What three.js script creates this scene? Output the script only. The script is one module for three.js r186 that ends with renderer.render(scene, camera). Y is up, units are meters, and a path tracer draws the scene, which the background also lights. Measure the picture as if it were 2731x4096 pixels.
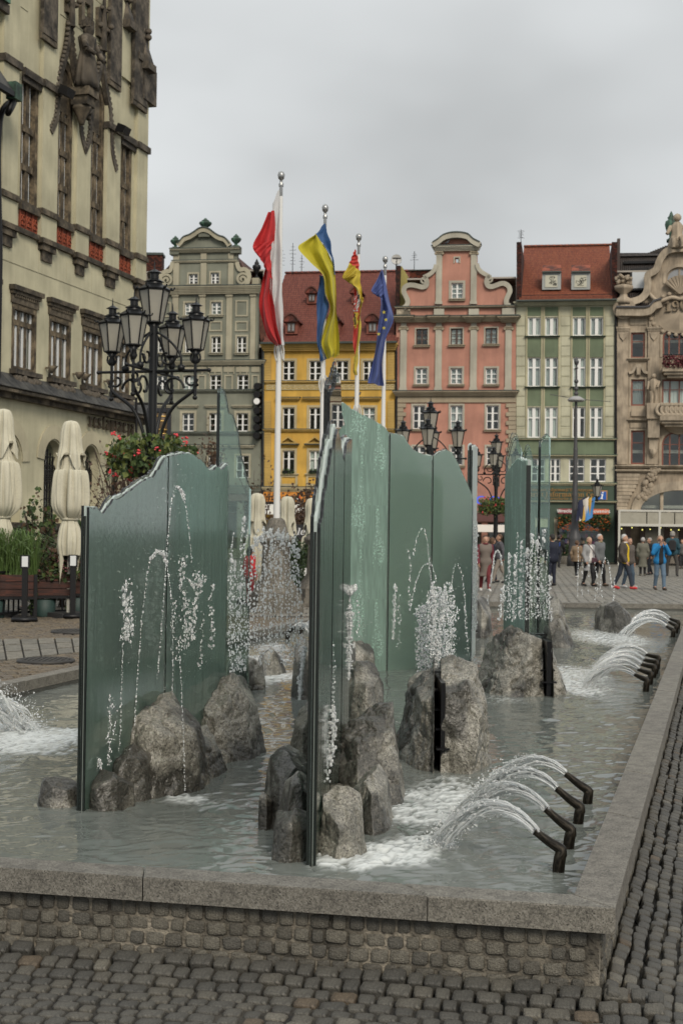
import * as THREE from 'three';
import { mergeGeometries, mergeVertices, toCreasedNormals } from 'three/addons/utils/BufferGeometryUtils.js';
import { MarchingCubes } from 'three/addons/objects/MarchingCubes.js';
import { FontLoader } from 'three/addons/loaders/FontLoader.js';
import { TextGeometry } from 'three/addons/geometries/TextGeometry.js';

// ---------------------------------------------------------------- camera, sky, sun, exposure
const EYE = 1.7, FOCAL = 5689, CX = 1365.5, CY = 2048;      // lens measured on the 2731 x 4096 photograph
const scene = new THREE.Scene();
const camera = new THREE.PerspectiveCamera(2 * Math.atan(2048 / FOCAL) * 180 / Math.PI, 682 / 1024, 0.1, 2000);
camera.rotation.order = 'YXZ';
camera.position.set(0, EYE, 0);
camera.rotation.set(0.01476, 0, 0.0130);
camera.focus = 7.4;
camera.userData.fStop = 8;
camera.updateMatrixWorld(true);

function mulberry(a) { return () => { a |= 0; a = a + 0x6D2B79F5 | 0; let t = Math.imul(a ^ a >>> 15, 1 | a); t = t + Math.imul(t ^ t >>> 7, 61 | t) ^ t; return ((t ^ t >>> 14) >>> 0) / 4294967296; }; }
const hash = (x, y, s = 0) => { let h = Math.imul(x | 0, 374761393) + Math.imul(y | 0, 668265263) + Math.imul(s | 0, 1442695041); h = Math.imul(h ^ h >>> 13, 1274126177); return ((h ^ h >>> 16) >>> 0) / 4294967296; };
const sm = t => t * t * (3 - 2 * t), lerp = (a, b, t) => a + (b - a) * t, clamp = (x, a = 0, b = 1) => Math.min(b, Math.max(a, x));
function vnoise(x, y, per = 0, s = 0) {
  const xi = Math.floor(x), yi = Math.floor(y), u = sm(x - xi), v = sm(y - yi), w = per ? (k => ((k % per) + per) % per) : (k => k);
  return lerp(lerp(hash(w(xi), w(yi), s), hash(w(xi + 1), w(yi), s), u), lerp(hash(w(xi), w(yi + 1), s), hash(w(xi + 1), w(yi + 1), s), u), v);
}
function fbm(x, y, oct = 4, per = 0, s = 0) { let a = 0, w = 0.5, n = 0; for (let i = 0; i < oct; i++) { a += w * vnoise(x, y, per, s + i); n += w; w *= 0.5; x *= 2; y *= 2; per *= 2; } return a / n; }
const h3 = (x, y, z, s) => hash(x + Math.imul(z, 7919), y + Math.imul(z, 104729), s);
function n3(x, y, z, s = 0) {
  const xi = Math.floor(x), yi = Math.floor(y), zi = Math.floor(z), u = sm(x - xi), v = sm(y - yi), w = sm(z - zi);
  const L = k => lerp(lerp(h3(xi, yi, zi + k, s), h3(xi + 1, yi, zi + k, s), u), lerp(h3(xi, yi + 1, zi + k, s), h3(xi + 1, yi + 1, zi + k, s), u), v);
  return lerp(L(0), L(1), w);
}
function f3(x, y, z, o = 4, s = 0) { let a = 0, w = 0.5, n = 0; for (let i = 0; i < o; i++) { a += w * n3(x, y, z, s + i); n += w; w *= 0.5; x *= 2; y *= 2; z *= 2; } return a / n; }

{ // overcast sky: soft grey layers of cloud all round
  const W = 1024, H = 512, d = new Float32Array(W * H * 4);
  for (let j = 0; j < H; j++) for (let i = 0; i < W; i++) {
    const el = ((j + 0.5) / H - 0.5) * Math.PI, az = i / W * 2 * Math.PI, se = Math.sin(el);
    const q = 1 / (Math.max(se, 0) + 0.22), cx = Math.cos(az) * Math.cos(el) * q, cz = Math.sin(az) * Math.cos(el) * q;
    let c = fbm(cx * 1.9 + 5.3, cz * 1.9 + 2.1, 5, 0, 11), c2 = fbm(cx * 0.55 + 9, cz * 0.55 + 4, 3, 0, 31);
    let L = 0.35 + 0.30 * (c - 0.5) + 0.26 * (c2 - 0.5) + 0.08 * Math.exp(-Math.max(se, 0) * 7) + 0.22 * Math.max(se, 0);
    if (se < 0) L = lerp(L, 0.30, clamp(-se * 6));
    L = Math.max(L, 0.1);
    const k = (j * W + i) * 4; d[k] = L * 0.965; d[k + 1] = L * 1.0; d[k + 2] = L * 1.015; d[k + 3] = 1;
  }
  const t = new THREE.DataTexture(d, W, H, THREE.RGBAFormat, THREE.FloatType);
  t.mapping = THREE.EquirectangularReflectionMapping; t.magFilter = THREE.LinearFilter; t.wrapS = THREE.RepeatWrapping; t.needsUpdate = true;
  scene.background = t; scene.environment = t;
}
const sun = new THREE.DirectionalLight(0xfff3e2, 1.5);
sun.position.set(26, 60, 38); sun.target.position.set(0, 0, -40);
sun.castShadow = true; sun.shadow.radius = 40; sun.shadow.mapSize.set(2048, 2048);
Object.assign(sun.shadow.camera, { left: -70, right: 70, top: 70, bottom: -70, near: 1, far: 260 });
scene.add(sun, sun.target);
const renderer = new THREE.WebGLRenderer({ antialias: true });
renderer.toneMapping = THREE.LinearToneMapping;
renderer.toneMappingExposure = 1.6;
renderer.shadowMap.enabled = true;

// ---------------------------------------------------------------- measuring: where a sight line of the photograph meets the world
const V = (x, y, z) => new THREE.Vector3(x, y, z);
const ray = (px, py) => V((px - CX) / FOCAL, -(py - CY) / FOCAL, -1).applyQuaternion(camera.quaternion);
const P = (px, py, depth) => { const r = ray(px, py); return r.multiplyScalar(depth / -r.z).add(camera.position); };   // at a distance
const G = (px, py, h = 0) => { const r = ray(px, py); return r.multiplyScalar((h - EYE) / r.y).add(camera.position); };   // at a height

// ---------------------------------------------------------------- objects
const taken = {};
const numbered = n => { const k = taken[n] = (taken[n] ?? -1) + 1; return k ? `${n}_${String(k).padStart(3, '0')}` : n; };
function mesh(name, geo, mat, parent) {
  const m = new THREE.Mesh(geo, mat); m.name = parent ? name : numbered(name); m.castShadow = m.receiveShadow = true;
  (parent || scene).add(m); return m;
}
function tag(o, label, category, group) { o.userData.label = label; o.userData.category = category; if (group) o.userData.group = group; return o; }
function thing(name, label, category, pos, turn = 0, group) {
  const o = new THREE.Group(); o.name = numbered(name); scene.add(o);
  if (pos) o.position.copy(pos.isVector3 ? pos : V(...pos)); o.rotation.y = turn;
  return tag(o, label, category, group);
}
function struct(name, geo, mat, parent) { const m = mesh(name, geo, mat, parent); m.userData.kind = 'structure'; return m; }
function stuff(o) { o.userData.kind = 'stuff'; return o; }
function copyOf(root, label, pos, turn, scl) {
  const r = root.clone(); r.name = numbered(root.name.replace(/_\d{3}$/, '')); r.userData = { ...root.userData, label };
  r.position.copy(pos); if (turn !== undefined) r.rotation.y = turn; if (scl) r.scale.setScalar(scl); scene.add(r); return r;
}
function instanced(name, geo, mat, list, parent) {       // list of [position, quaternion, scale, colour]
  const m = new THREE.InstancedMesh(geo, mat, list.length); m.name = parent ? name : numbered(name); m.castShadow = m.receiveShadow = true;
  const M = new THREE.Matrix4(), one = new THREE.Quaternion();
  list.forEach(([p, q, s, c], i) => { M.compose(p, q || one, s.isVector3 ? s : V(s, s, s)); m.setMatrixAt(i, M); if (c) m.setColorAt(i, c); });
  (parent || scene).add(m); m.userData.kind = 'stuff'; return m;
}

// ---------------------------------------------------------------- geometry helpers
function boxUV(g, s = 1) {                                 // texture coordinates in metres, by the way a face points
  if (g.index) g = g.toNonIndexed();
  const p = g.attributes.position, uv = new Float32Array(p.count * 2), a = V(), b = V(), c = V();
  for (let i = 0; i < p.count; i += 3) {
    a.fromBufferAttribute(p, i); b.fromBufferAttribute(p, i + 1); c.fromBufferAttribute(p, i + 2);
    const n = b.clone().sub(a).cross(c.clone().sub(a)), ax = Math.abs(n.x), ay = Math.abs(n.y), az = Math.abs(n.z);
    [a, b, c].forEach((q, k) => { const [u, v] = az >= ax && az >= ay ? [q.x, q.y] : ax >= ay ? [q.z, q.y] : [q.x, q.z]; uv[(i + k) * 2] = u * s; uv[(i + k) * 2 + 1] = v * s; });
  }
  g.setAttribute('uv', new THREE.BufferAttribute(uv, 2)); return g;
}
const flat = g => { g = g.index ? g.toNonIndexed() : g; return g; };
function join(list) {
  list = list.map(g => { g = g.index ? g.toNonIndexed() : g; for (const k of Object.keys(g.attributes)) if (!['position', 'normal', 'uv'].includes(k)) g.deleteAttribute(k); if (!g.attributes.uv) boxUV(g); if (!g.attributes.normal) g.computeVertexNormals(); g.morphAttributes = {}; return g; });
  return list.length === 1 ? list[0] : mergeGeometries(list);
}
const bx = (x0, y0, z0, x1, y1, z1) => boxUV(new THREE.BoxGeometry(Math.abs(x1 - x0), Math.abs(y1 - y0), Math.abs(z1 - z0)).translate((x0 + x1) / 2, (y0 + y1) / 2, (z0 + z1) / 2));
function tube(pts, r, rs = 8, seg = 0, closed = false) { return new THREE.TubeGeometry(new THREE.CatmullRomCurve3(pts.map(p => p.isVector3 ? p : V(...p)), closed), seg || pts.length * 6, r, rs, closed); }
function rod(a, b, r0, r1 = r0, rs = 10) {
  a = a.isVector3 ? a : V(...a); b = b.isVector3 ? b : V(...b); const d = b.clone().sub(a), L = d.length();
  return new THREE.CylinderGeometry(r1, r0, L, rs).applyQuaternion(new THREE.Quaternion().setFromUnitVectors(V(0, 1, 0), d.normalize())).translate((a.x + b.x) / 2, (a.y + b.y) / 2, (a.z + b.z) / 2);
}
const lathe = (pts, n = 20) => new THREE.LatheGeometry(pts.map(([x, y]) => new THREE.Vector2(x, y)), n);
function shapeOf(pts) { const s = new THREE.Shape(); pts.forEach(([x, y], i) => i ? s.lineTo(x, y) : s.moveTo(x, y)); return s; }
function slab(pts, z0, z1, holes = [], bevel = 0) {         // an outline in x, y with a thickness
  const s = shapeOf(pts); for (const h of holes) { const q = new THREE.Path(); h.forEach(([x, y], i) => i ? q.lineTo(x, y) : q.moveTo(x, y)); q.closePath(); s.holes.push(q); }
  const g = new THREE.ExtrudeGeometry(s, { depth: z1 - z0 - 2 * bevel, bevelEnabled: bevel > 0, bevelSize: bevel, bevelThickness: bevel, bevelOffset: -bevel, bevelSegments: 1, curveSegments: 8 }).translate(0, 0, z0 + bevel);
  return boxUV(g);
}
const smooth2 = (pts, n = 30) => new THREE.CatmullRomCurve3(pts.map(([x, y]) => V(x, y, 0)), false, 'centripetal').getPoints(n).map(p => [p.x, p.y]);
function band2(pts, w, z0, z1) {                            // a ribbon of width w along a line in x, y, with thickness
  const L = [], R = [];
  pts.forEach((p, i) => { const a = pts[Math.max(0, i - 1)], b = pts[Math.min(pts.length - 1, i + 1)]; const dx = b[0] - a[0], dy = b[1] - a[1], l = Math.hypot(dx, dy) || 1; L.push([p[0] - dy / l * w / 2, p[1] + dx / l * w / 2]); R.push([p[0] + dy / l * w / 2, p[1] - dx / l * w / 2]); });
  const g = []; for (let i = 0; i < pts.length - 1; i++) { const q = [R[i], R[i + 1], L[i + 1], L[i]]; g.push(quadPrism(q, z0, z1)); }
  return join(g);
}
function quadPrism(q, z0, z1) {
  const v = []; const F = (a, b, c, d) => v.push(...a, ...b, ...c, ...a, ...c, ...d), f = q.map(p => [p[0], p[1], z1]), k = q.map(p => [p[0], p[1], z0]);
  F(...f); F(k[3], k[2], k[1], k[0]); for (let i = 0; i < 4; i++) { const j = (i + 1) % 4; F(k[i], k[j], f[j], f[i]); }
  const g = new THREE.BufferGeometry(); g.setAttribute('position', new THREE.Float32BufferAttribute(v, 3)); g.computeVertexNormals(); return boxUV(g);
}
function grid(nu, nv, fn) {                                 // a smooth sheet from a function of u, v in 0..1
  const p = [], uv = [], ix = [];
  for (let j = 0; j <= nv; j++) for (let i = 0; i <= nu; i++) { const q = fn(i / nu, j / nv); p.push(q.x, q.y, q.z); uv.push(i / nu, j / nv); }
  for (let j = 0; j < nv; j++) for (let i = 0; i < nu; i++) { const a = j * (nu + 1) + i, b = a + 1, c = a + nu + 1, d = c + 1; ix.push(a, b, d, a, d, c); }
  const g = new THREE.BufferGeometry(); g.setAttribute('position', new THREE.Float32BufferAttribute(p, 3)); g.setAttribute('uv', new THREE.Float32BufferAttribute(uv, 2)); g.setIndex(ix); g.computeVertexNormals(); return g;
}

// ---------------------------------------------------------------- materials
function tex(n, fn, srgb = true, rep = 1) {
  const d = new Uint8Array(n * n * 4);
  for (let j = 0; j < n; j++) for (let i = 0; i < n; i++) { let c = fn(i / n, j / n, i, j); if (typeof c === 'number') c = [c, c, c]; const k = (j * n + i) * 4; for (let q = 0; q < 3; q++) d[k + q] = clamp(Math.round(c[q] * 255), 0, 255); d[k + 3] = 255; }
  const t = new THREE.DataTexture(d, n, n, THREE.RGBAFormat); t.wrapS = t.wrapT = THREE.RepeatWrapping; t.magFilter = THREE.LinearFilter; t.minFilter = THREE.LinearMipmapLinearFilter; t.generateMipmaps = true;
  if (srgb) t.colorSpace = THREE.SRGBColorSpace; t.repeat.set(rep, rep); t.needsUpdate = true; return t;
}
const rep = (t, r) => { const c = t.clone(); c.repeat.set(r, r); c.needsUpdate = true; return c; };
const lin = (r, g, b) => new THREE.Color().setRGB(r, g, b);
const std = (c, roughness = 0.8, o = {}) => new THREE.MeshStandardMaterial({ color: c.isColor ? c : new THREE.Color(c), roughness, ...o });
const phys = (c, roughness = 0.5, o = {}) => new THREE.MeshPhysicalMaterial({ color: c.isColor ? c : new THREE.Color(c), roughness, ...o });
// granite: crystals of feldspar, quartz and mica with broader tone
const TX = {};
TX.granite = tex(512, (u, v, i, j) => { const a = fbm(u * 64, v * 64, 3, 64, 1), m = hash(i, j, 3), b = fbm(u * 6, v * 6, 4, 6, 5), c = vnoise(u * 150, v * 150, 150, 8); let g = 0.80 + 0.50 * (a - 0.5) + 0.34 * (b - 0.5) + 0.16 * (m - 0.5); if (c > 0.80) g *= 0.5; else if (c < 0.14) g *= 1.25; return [g * 1.02, g, g * 0.95]; }, true, 1);
TX.graniteB = tex(512, (u, v, i, j) => 0.5 + 0.9 * (fbm(u * 40, v * 40, 4, 40, 21) - 0.5) + 0.4 * (fbm(u * 7, v * 7, 3, 7, 4) - 0.5), false, 1);
TX.plaster = tex(512, (u, v, i, j) => { const a = fbm(u * 5, v * 5, 5, 5, 41), s = fbm(u * 40, v * 3, 3, 0, 44), f = hash(i, j, 7); return 0.86 + 0.20 * (a - 0.5) + 0.07 * (s - 0.5) + 0.05 * (f - 0.5); });
TX.plasterB = tex(256, (u, v) => fbm(u * 32, v * 32, 4, 32, 61), false);
TX.sooty = tex(512, (u, v, i, j) => { const a = fbm(u * 6, v * 6, 5, 6, 71), b = fbm(u * 30, v * 30, 3, 30, 75); const g = clamp(0.72 + 1.1 * (a - 0.5) + 0.5 * (b - 0.5), 0.18, 1); return [g, g * 0.97, g * 0.92]; });
TX.wood = tex(256, (u, v) => { const a = fbm(u * 3, v * 40, 4, 0, 81); const g = 0.6 + 0.7 * (a - 0.5); return [g, g * 0.8, g * 0.62]; });
TX.cloth = tex(256, (u, v, i, j) => 0.9 + 0.08 * (hash(i, j, 9) - 0.5) + 0.10 * (fbm(u * 8, v * 8, 3, 8, 91) - 0.5));
TX.brick = tex(256, (u, v, i, j) => { const a = fbm(u * 24, v * 48, 3, 24, 95), b = hash(Math.floor(u * 12 + (Math.floor(v * 24) % 2) * 0.5), Math.floor(v * 24), 4); const g = 0.5 + 0.5 * (a - 0.5) + 0.4 * (b - 0.5); return [g * 1.1, g * 0.78, g * 0.66]; });
TX.sand = tex(512, (u, v, i, j) => { const a = fbm(u * 6, v * 6, 5, 6, 171), b = fbm(u * 60, v * 9, 3, 0, 175); const g = clamp(0.88 + 0.4 * (a - 0.5) + 0.2 * (b - 0.5), 0.18, 1); return [g, g * 0.98, g * 0.95]; });
const sandTex = rep(TX.sand, 0.3), plTex = rep(TX.plaster, 0.23), soTex = rep(TX.sooty, 0.37);
const plaster = (c, o = {}) => std(c, 0.9, { map: plTex, ...o });
const stone = (c, o = {}) => std(c, 0.88, { map: soTex, ...o });
// ================================================================ the square and the fountain basin
const W_TOP = 0.35, WATER = 0.22, COPE = 0.094;              // coping height, water level, coping thickness
// inner top edge of the basin, from the photograph: front right, back right, back left, front left
const edge = (a, b) => [G(...a, W_TOP), G(...b, W_TOP)], meet = ([a, b], [c, d]) => { const r = b.clone().sub(a), s = d.clone().sub(c), k = ((c.x - a.x) * s.z - (c.z - a.z) * s.x) / (r.x * s.z - r.z * s.x); return V(a.x + r.x * k, 0, a.z + r.z * k); };
const eRight = edge([2331, 3484], [2713, 2543]), eFront = edge([0, 3428], [2304, 3578]), eLeft = edge([0, 2745], [1219, 2482]), eBack = edge([2193, 2410], [2731, 2417]);
const FR = meet(eFront, eRight), BR = meet(eBack, eRight), BL = meet(eBack, eLeft), FL = meet(eFront, eLeft);
const inner = [FR, BR, BL, FL];
const outOf = (w) => inner.map((p, i) => {                   // the same outline pushed outwards
  const a = inner[(i + 3) % 4], b = inner[(i + 1) % 4], n = (s, e) => { const d = e.clone().sub(s).normalize(); return V(-d.z, 0, d.x); };
  const n1 = n(a, p), n2 = n(p, b), k = 1 / (1 + n1.dot(n2)); return p.clone().add(n1.add(n2).multiplyScalar(w * k));
});
const outer = outOf(0.165);
const gMat = std(lin(0.045, 0.043, 0.038), 0.95, { map: rep(TX.sooty, 0.8) });
{ // one sheet for the ground, with the basin's footprint cut out
  const s = shapeOf([[-900, 60], [900, 60], [900, -900], [-900, -900]]);
  const h = new THREE.Path(); outOf(0.08).forEach((p, i) => i ? h.lineTo(p.x, p.z) : h.moveTo(p.x, p.z)); s.holes.push(h);
  const g = new THREE.ShapeGeometry(s); const p = g.attributes.position;
  for (let i = 0; i < p.count; i++) p.setXYZ(i, p.getX(i), -0.012, p.getY(i));
  g.index.array.reverse(); g.computeVertexNormals(); boxUV(g);
  struct('ground', boxUV(g), gMat);
}
const ground = scene.getObjectByName('ground');
const cobbleTones = [[0.112, 0.111, 0.106], [0.132, 0.13, 0.122], [0.095, 0.095, 0.092], [0.205, 0.198, 0.178], [0.14, 0.135, 0.122], [0.155, 0.125, 0.095]];
const cobbleMats = cobbleTones.map(c => std(lin(...c), 0.62, { map: rep(TX.granite, 4.5), bumpMap: rep(TX.graniteB, 4.5), bumpScale: 0.004 }));
function cobbleGeo(r, rnd = 0.10) {                          // a hewn stone about 1 x 1 x 1, top at y = 0, rounded shoulders
  const c = [[-1, -1], [1, -1], [1, 1], [-1, 1]].map(([x, z]) => [x * (0.5 - r() * 0.10), z * (0.5 - r() * 0.10)]);
  const lv = [[1.0, -0.9], [1.0, -0.2], [0.955, -0.06], [0.85, 0.0]], v = [], ix = [];
  const out = []; for (const [x, z] of c) out.push([x, z]);
  const ringN = 8, ring = k => { const o = []; for (let i = 0; i < 4; i++) { const a = c[i], b = c[(i + 1) % 4]; o.push([lerp(a[0], b[0], k), lerp(a[1], b[1], k)], [lerp(a[0], b[0], 1 - k), lerp(a[1], b[1], 1 - k)]); } return o; };
  const rg = ring(0.14);
  for (const [s, y] of lv) for (const [x, z] of rg) v.push(x * s, y + (y === 0 ? (r() - 0.5) * 0.07 : 0), z * s);
  v.push((r() - 0.5) * 0.1, 0.015 + r() * 0.03, (r() - 0.5) * 0.1);
  for (let l = 0; l < 3; l++) for (let i = 0; i < ringN; i++) { const a = l * ringN + i, b = l * ringN + (i + 1) % ringN; ix.push(a, a + ringN, b, b, a + ringN, b + ringN); }
  for (let i = 0; i < ringN; i++) ix.push(3 * ringN + i, 4 * ringN, 3 * ringN + (i + 1) % ringN);
  const g = new THREE.BufferGeometry(); g.setAttribute('position', new THREE.Float32BufferAttribute(v, 3)); g.setIndex(ix); g.computeVertexNormals();
  const p = g.attributes.position, uv = []; for (let i = 0; i < p.count; i++) uv.push(p.getX(i) * 0.1 + p.getY(i) * 0.05, p.getZ(i) * 0.1 + p.getY(i) * 0.05); g.setAttribute('uv', new THREE.Float32BufferAttribute(uv, 2));
  return g;
}
const rC = mulberry(77), cobbleGeos = Array.from({ length: 14 }, () => cobbleGeo(rC));
const UPq = (n, along) => { const y = n.clone().normalize(), x = along.clone().addScaledVector(y, -along.dot(y)).normalize(), z = x.clone().cross(y); return new THREE.Quaternion().setFromRotationMatrix(new THREE.Matrix4().makeBasis(x, y, z)); };
function layCobbles(list, parent, name, most, sorted = true) {   // the ones that show largest are stones of their own, the rest one part
  if (sorted) list.sort((a, b) => a.p.distanceTo(camera.position) - b.p.distanceTo(camera.position));
  list.slice(0, most).forEach(c => { const m = mesh(name, cobbleGeos[c.g], cobbleMats[c.m], parent); m.position.copy(c.p); m.quaternion.copy(c.q); m.scale.copy(c.s); });
  const rest = list.slice(most); for (let m = 0; m < cobbleMats.length; m++) for (let g = 0; g < 3; g++) { const q = rest.filter((c, i) => c.m === m && c.g % 3 === g); if (q.length) instanced('more_' + name + 's', cobbleGeos[g], cobbleMats[m], q.map(c => [c.p, c.q, c.s]), parent); }
}
const pickTone = r => { const t = r(); return t < 0.3 ? 0 : t < 0.52 ? 1 : t < 0.76 ? 2 : t < 0.80 ? 3 : t < 0.965 ? 4 : 5; };
const eF = outer[0].clone().sub(outer[3]).normalize(), nF = V(-eF.z, 0, eF.x);            // along the front wall (to the right), towards the viewer
const eR = outer[1].clone().sub(outer[0]).normalize(), nR = V(-eR.z, 0, eR.x);            // along the right wall (away), outwards
if (nF.z < 0) nF.negate(); if (nR.x < 0) nR.negate();
{ // cobbles of the ground in front and to the right, falling away from the wall
  const r = mulberry(5), list = [], rise = d => d < 0.34 ? 0.055 * (1 - d / 0.34) ** 2 : 0;
  const put = (base, e, n, s, d, w, dd) => { const y = rise(d), dy = (rise(d + 0.01) - rise(d - 0.01)) / 0.02; const p = base.clone().addScaledVector(e, s).addScaledVector(n, d); p.y = y + (r() - 0.5) * 0.007; const nn = V(0, 1, 0).addScaledVector(n, -dy); nn.x += (r() - 0.5) * 0.09; nn.z += (r() - 0.5) * 0.09; list.push({ p, q: UPq(nn, e.clone().addScaledVector(n, (r() - 0.5) * 0.12)), s: V(w, 0.055, dd), g: Math.floor(r() * 14), m: pickTone(r) }); };
  const fb = outer[0];
  for (let row = 0, d = -0.03; row < 14; row++) { const dd = 0.066 + r() * 0.014; d += dd / 2 + 0.003; let s = 0.3 + r() * 0.05; while (s > -3.4) { const w = 0.056 + r() * 0.046; s -= w + 0.004; if (s > -d * 0.2 - 0.0 + 0.12) continue; put(fb, eF, nF, s + w / 2, d + (r() - 0.5) * 0.012, w, dd * (0.93 + r() * 0.09)); } d += dd / 2 + 0.003; }
  for (let row = 0, d = -0.035; row < 17; row++) { const dd = 0.05 + r() * 0.012; d += dd / 2 + 0.0005; let s = -0.7 + r() * 0.05; while (s < 13) { const w = 0.056 + r() * 0.046; s += w + 0.004; const p = fb.clone().addScaledVector(eR, s).addScaledVector(nR, d); if (s < 0.02 && d < 0.12) continue; if (s < -d * 0 + 0.02 && p.clone().sub(fb).dot(nF) > 0.02 && p.clone().sub(fb).dot(eF) < 0.14) continue; if (p.x / -p.z > 0.262 || p.x / -p.z < 0.15) continue; put(fb, eR, nR, s - w / 2, d + (r() - .5) * .014, w, dd * (0.95 + r() * 0.12)); } d += dd / 2 + 0.003; }
  layCobbles(list, ground, 'cobble', 300);
}
// ---- basin: coping stones, cobbled outer walls, inner walls, floor
const basin = thing('fountain_basin', 'long low fountain basin of grey granite with cobbled outer wall', 'basin', [0, 0, 0]);
const copeMats = [[0.232, 0.227, 0.215], [0.21, 0.206, 0.197], [0.245, 0.238, 0.222], [0.222, 0.214, 0.202]].map((c, i) => std(lin(...c), 0.72, { map: rep(TX.granite, 2.6), bumpMap: rep(TX.graniteB, 3), bumpScale: 0.0015 }));
const mortar = std(lin(0.25, 0.24, 0.215), 0.95, { map: rep(TX.sooty, 1.1), bumpMap: rep(TX.plasterB, 3), bumpScale: 0.01 });
const innerMat = std(lin(0.10, 0.104, 0.098), 0.6, { map: rep(TX.granite, 2.1) });
{
  const r = mulberry(9);
  const sideStones = (i, cuts) => { // stones between the inner and outer outline along side i
    const a = inner[i], b = inner[(i + 1) % 4], A = outer[i], B = outer[(i + 1) % 4];
    for (let k = 0; k < cuts.length - 1; k++) {
      const t0 = cuts[k], t1 = cuts[k + 1], L = a.distanceTo(b), e = 0.0022 / L, k0 = k ? t0 + e : t0, k1 = k < cuts.length - 2 ? t1 - e : t1;
      // the corner stones run through on the front; the sides butt against them
      const q = [a.clone().lerp(b, k0), a.clone().lerp(b, k1), A.clone().lerp(B, k1), A.clone().lerp(B, k0)];
      const bev = 0.006, c = q.reduce((s, p) => s.add(p), V(0, 0, 0)).multiplyScalar(0.25), v = [], Fq = (a, b, c, d) => v.push(...[a, b, c, a, c, d].flatMap(p => [p.x, p.y, p.z]));
      const y1 = W_TOP + (r() - 0.5) * 0.003, y0 = W_TOP - COPE, at = (p, y, ins) => { const d = c.clone().sub(p); d.y = 0; const l = d.length(); return V(p.x + d.x / l * ins, y, p.z + d.z / l * ins); };
      const top = q.map(p => at(p, y1, bev * 1.6)), sh = q.map(p => at(p, y1 - bev, 0)), bot = q.map(p => at(p, y0, 0));
      Fq(top[0], top[1], top[2], top[3]); for (let m = 0; m < 4; m++) { const n = (m + 1) % 4; Fq(sh[m], sh[n], top[n], top[m]); Fq(bot[m], bot[n], sh[n], sh[m]); } Fq(bot[3], bot[2], bot[1], bot[0]);
      const g = new THREE.BufferGeometry(); g.setAttribute('position', new THREE.Float32BufferAttribute(v, 3));
      // make every face point outwards
      const p = g.attributes.position.array; for (let f = 0; f < p.length; f += 9) { const A1 = V(p[f], p[f + 1], p[f + 2]), B1 = V(p[f + 3], p[f + 4], p[f + 5]), C1 = V(p[f + 6], p[f + 7], p[f + 8]); const n = B1.clone().sub(A1).cross(C1.clone().sub(A1)); const m = A1.clone().add(B1).add(C1).divideScalar(3).sub(V(c.x, (y0 + y1) / 2, c.z)); if (n.dot(m) < 0) { p.set([C1.x, C1.y, C1.z], f + 3); p.set([B1.x, B1.y, B1.z], f + 6); } }
      g.computeVertexNormals(); mesh('coping_stone', boxUV(g), copeMats[Math.floor(r() * 4)], basin);
    }
  };
  const tOf = (i, px, py) => { const p = G(px, py, W_TOP), a = inner[i], d = inner[(i + 1) % 4].clone().sub(a); return p.sub(a).dot(d) / d.lengthSq(); };
  const s0 = [0, tOf(0, 2427, 3247), tOf(0, 2500, 3080), tOf(0, 2560, 2930)]; for (let t = s0[3] + 0.055; t < 0.97; t += 0.062) s0.push(t); s0.push(1);
  sideStones(0, s0);
  sideStones(1, Array.from({ length: 8 }, (_, i) => i / 7)); sideStones(2, Array.from({ length: 19 }, (_, i) => i / 18));
  const tf = (px) => 1 - tOf(3, px, 3440); sideStones(3, [0, 0.30, tOf(3, 585, 3462), tOf(3, 1610, 3540), 1]);
  // walls under the coping
  const wallIn = outOf(0.03), wallOut = outOf(0.105);
  for (let i = 0; i < 4; i++) {
    const j = (i + 1) % 4; const q = [wallIn[i], wallIn[j], wallOut[j], wallOut[i]].map(p => [p.x, -p.z]);
    const g = slab(q, -0.3, W_TOP - COPE - 0.001).rotateX(-Math.PI / 2); mesh('wall', boxUV(g), i === 0 || i === 3 ? mortar : innerMat, basin);
  }
  const liner = inner.map(p => p.clone().lerp(inner[0].clone().add(inner[2]).multiplyScalar(0.5), -0.0005));
  for (let i = 0; i < 4; i++) { const a = outOf(-0.004)[i], b = outOf(-0.004)[(i + 1) % 4], c = outOf(0.028)[i], d = outOf(0.028)[(i + 1) % 4]; mesh('lining', boxUV(slab([[a.x, -a.z], [b.x, -b.z], [d.x, -d.z], [c.x, -c.z]], -0.3, W_TOP - COPE - 0.004).rotateX(-Math.PI / 2)), innerMat, basin); }
  const fl = slab(outOf(0.02).map(p => [p.x, -p.z]), -0.42, -0.3).rotateX(-Math.PI / 2); mesh('basin_floor', boxUV(fl), innerMat, basin);
  // hewn cobbles set in the outer faces
  const list = [];
  const course = (base, e, n, len, dir, minW, cut) => {
    for (let row = 0, y = W_TOP - COPE - 0.012; row < 5; row++) { const h = 0.046 + r() * 0.016; y -= h; if (y < -0.05) break; let s = r() * 0.06; while (s < len) { const w = 0.05 + r() * 0.036; const p = base.clone().addScaledVector(e, dir * (s + w / 2)).addScaledVector(n, 0.0005 + (r() - 0.35) * 0.011 + (W_TOP - COPE - y) * 0.05); p.y = y + h / 2 + (r() - 0.5) * 0.006; const nn = n.clone().add(V((r() - 0.5) * 0.12, 0.03 + (r() - 0.5) * 0.12, (r() - 0.5) * 0.12)); const lf = r(); list.push({ p, q: UPq(nn, e.clone().multiplyScalar(1).add(V(0, (r() - 0.5) * 0.12, 0))), s: V(w * 1.0, 0.045, h * 1.0), g: Math.floor(r() * 14), m: lf < 0.5 ? 3 : lf < .75 ? 1 : 4 }); s += w + 0.005; } y -= 0.004; }
  };
  const wo = outOf(0.105); course(wo[0], eF, nF, 3.2, -1); course(wo[0], eR, nR, 11, 1);
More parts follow.
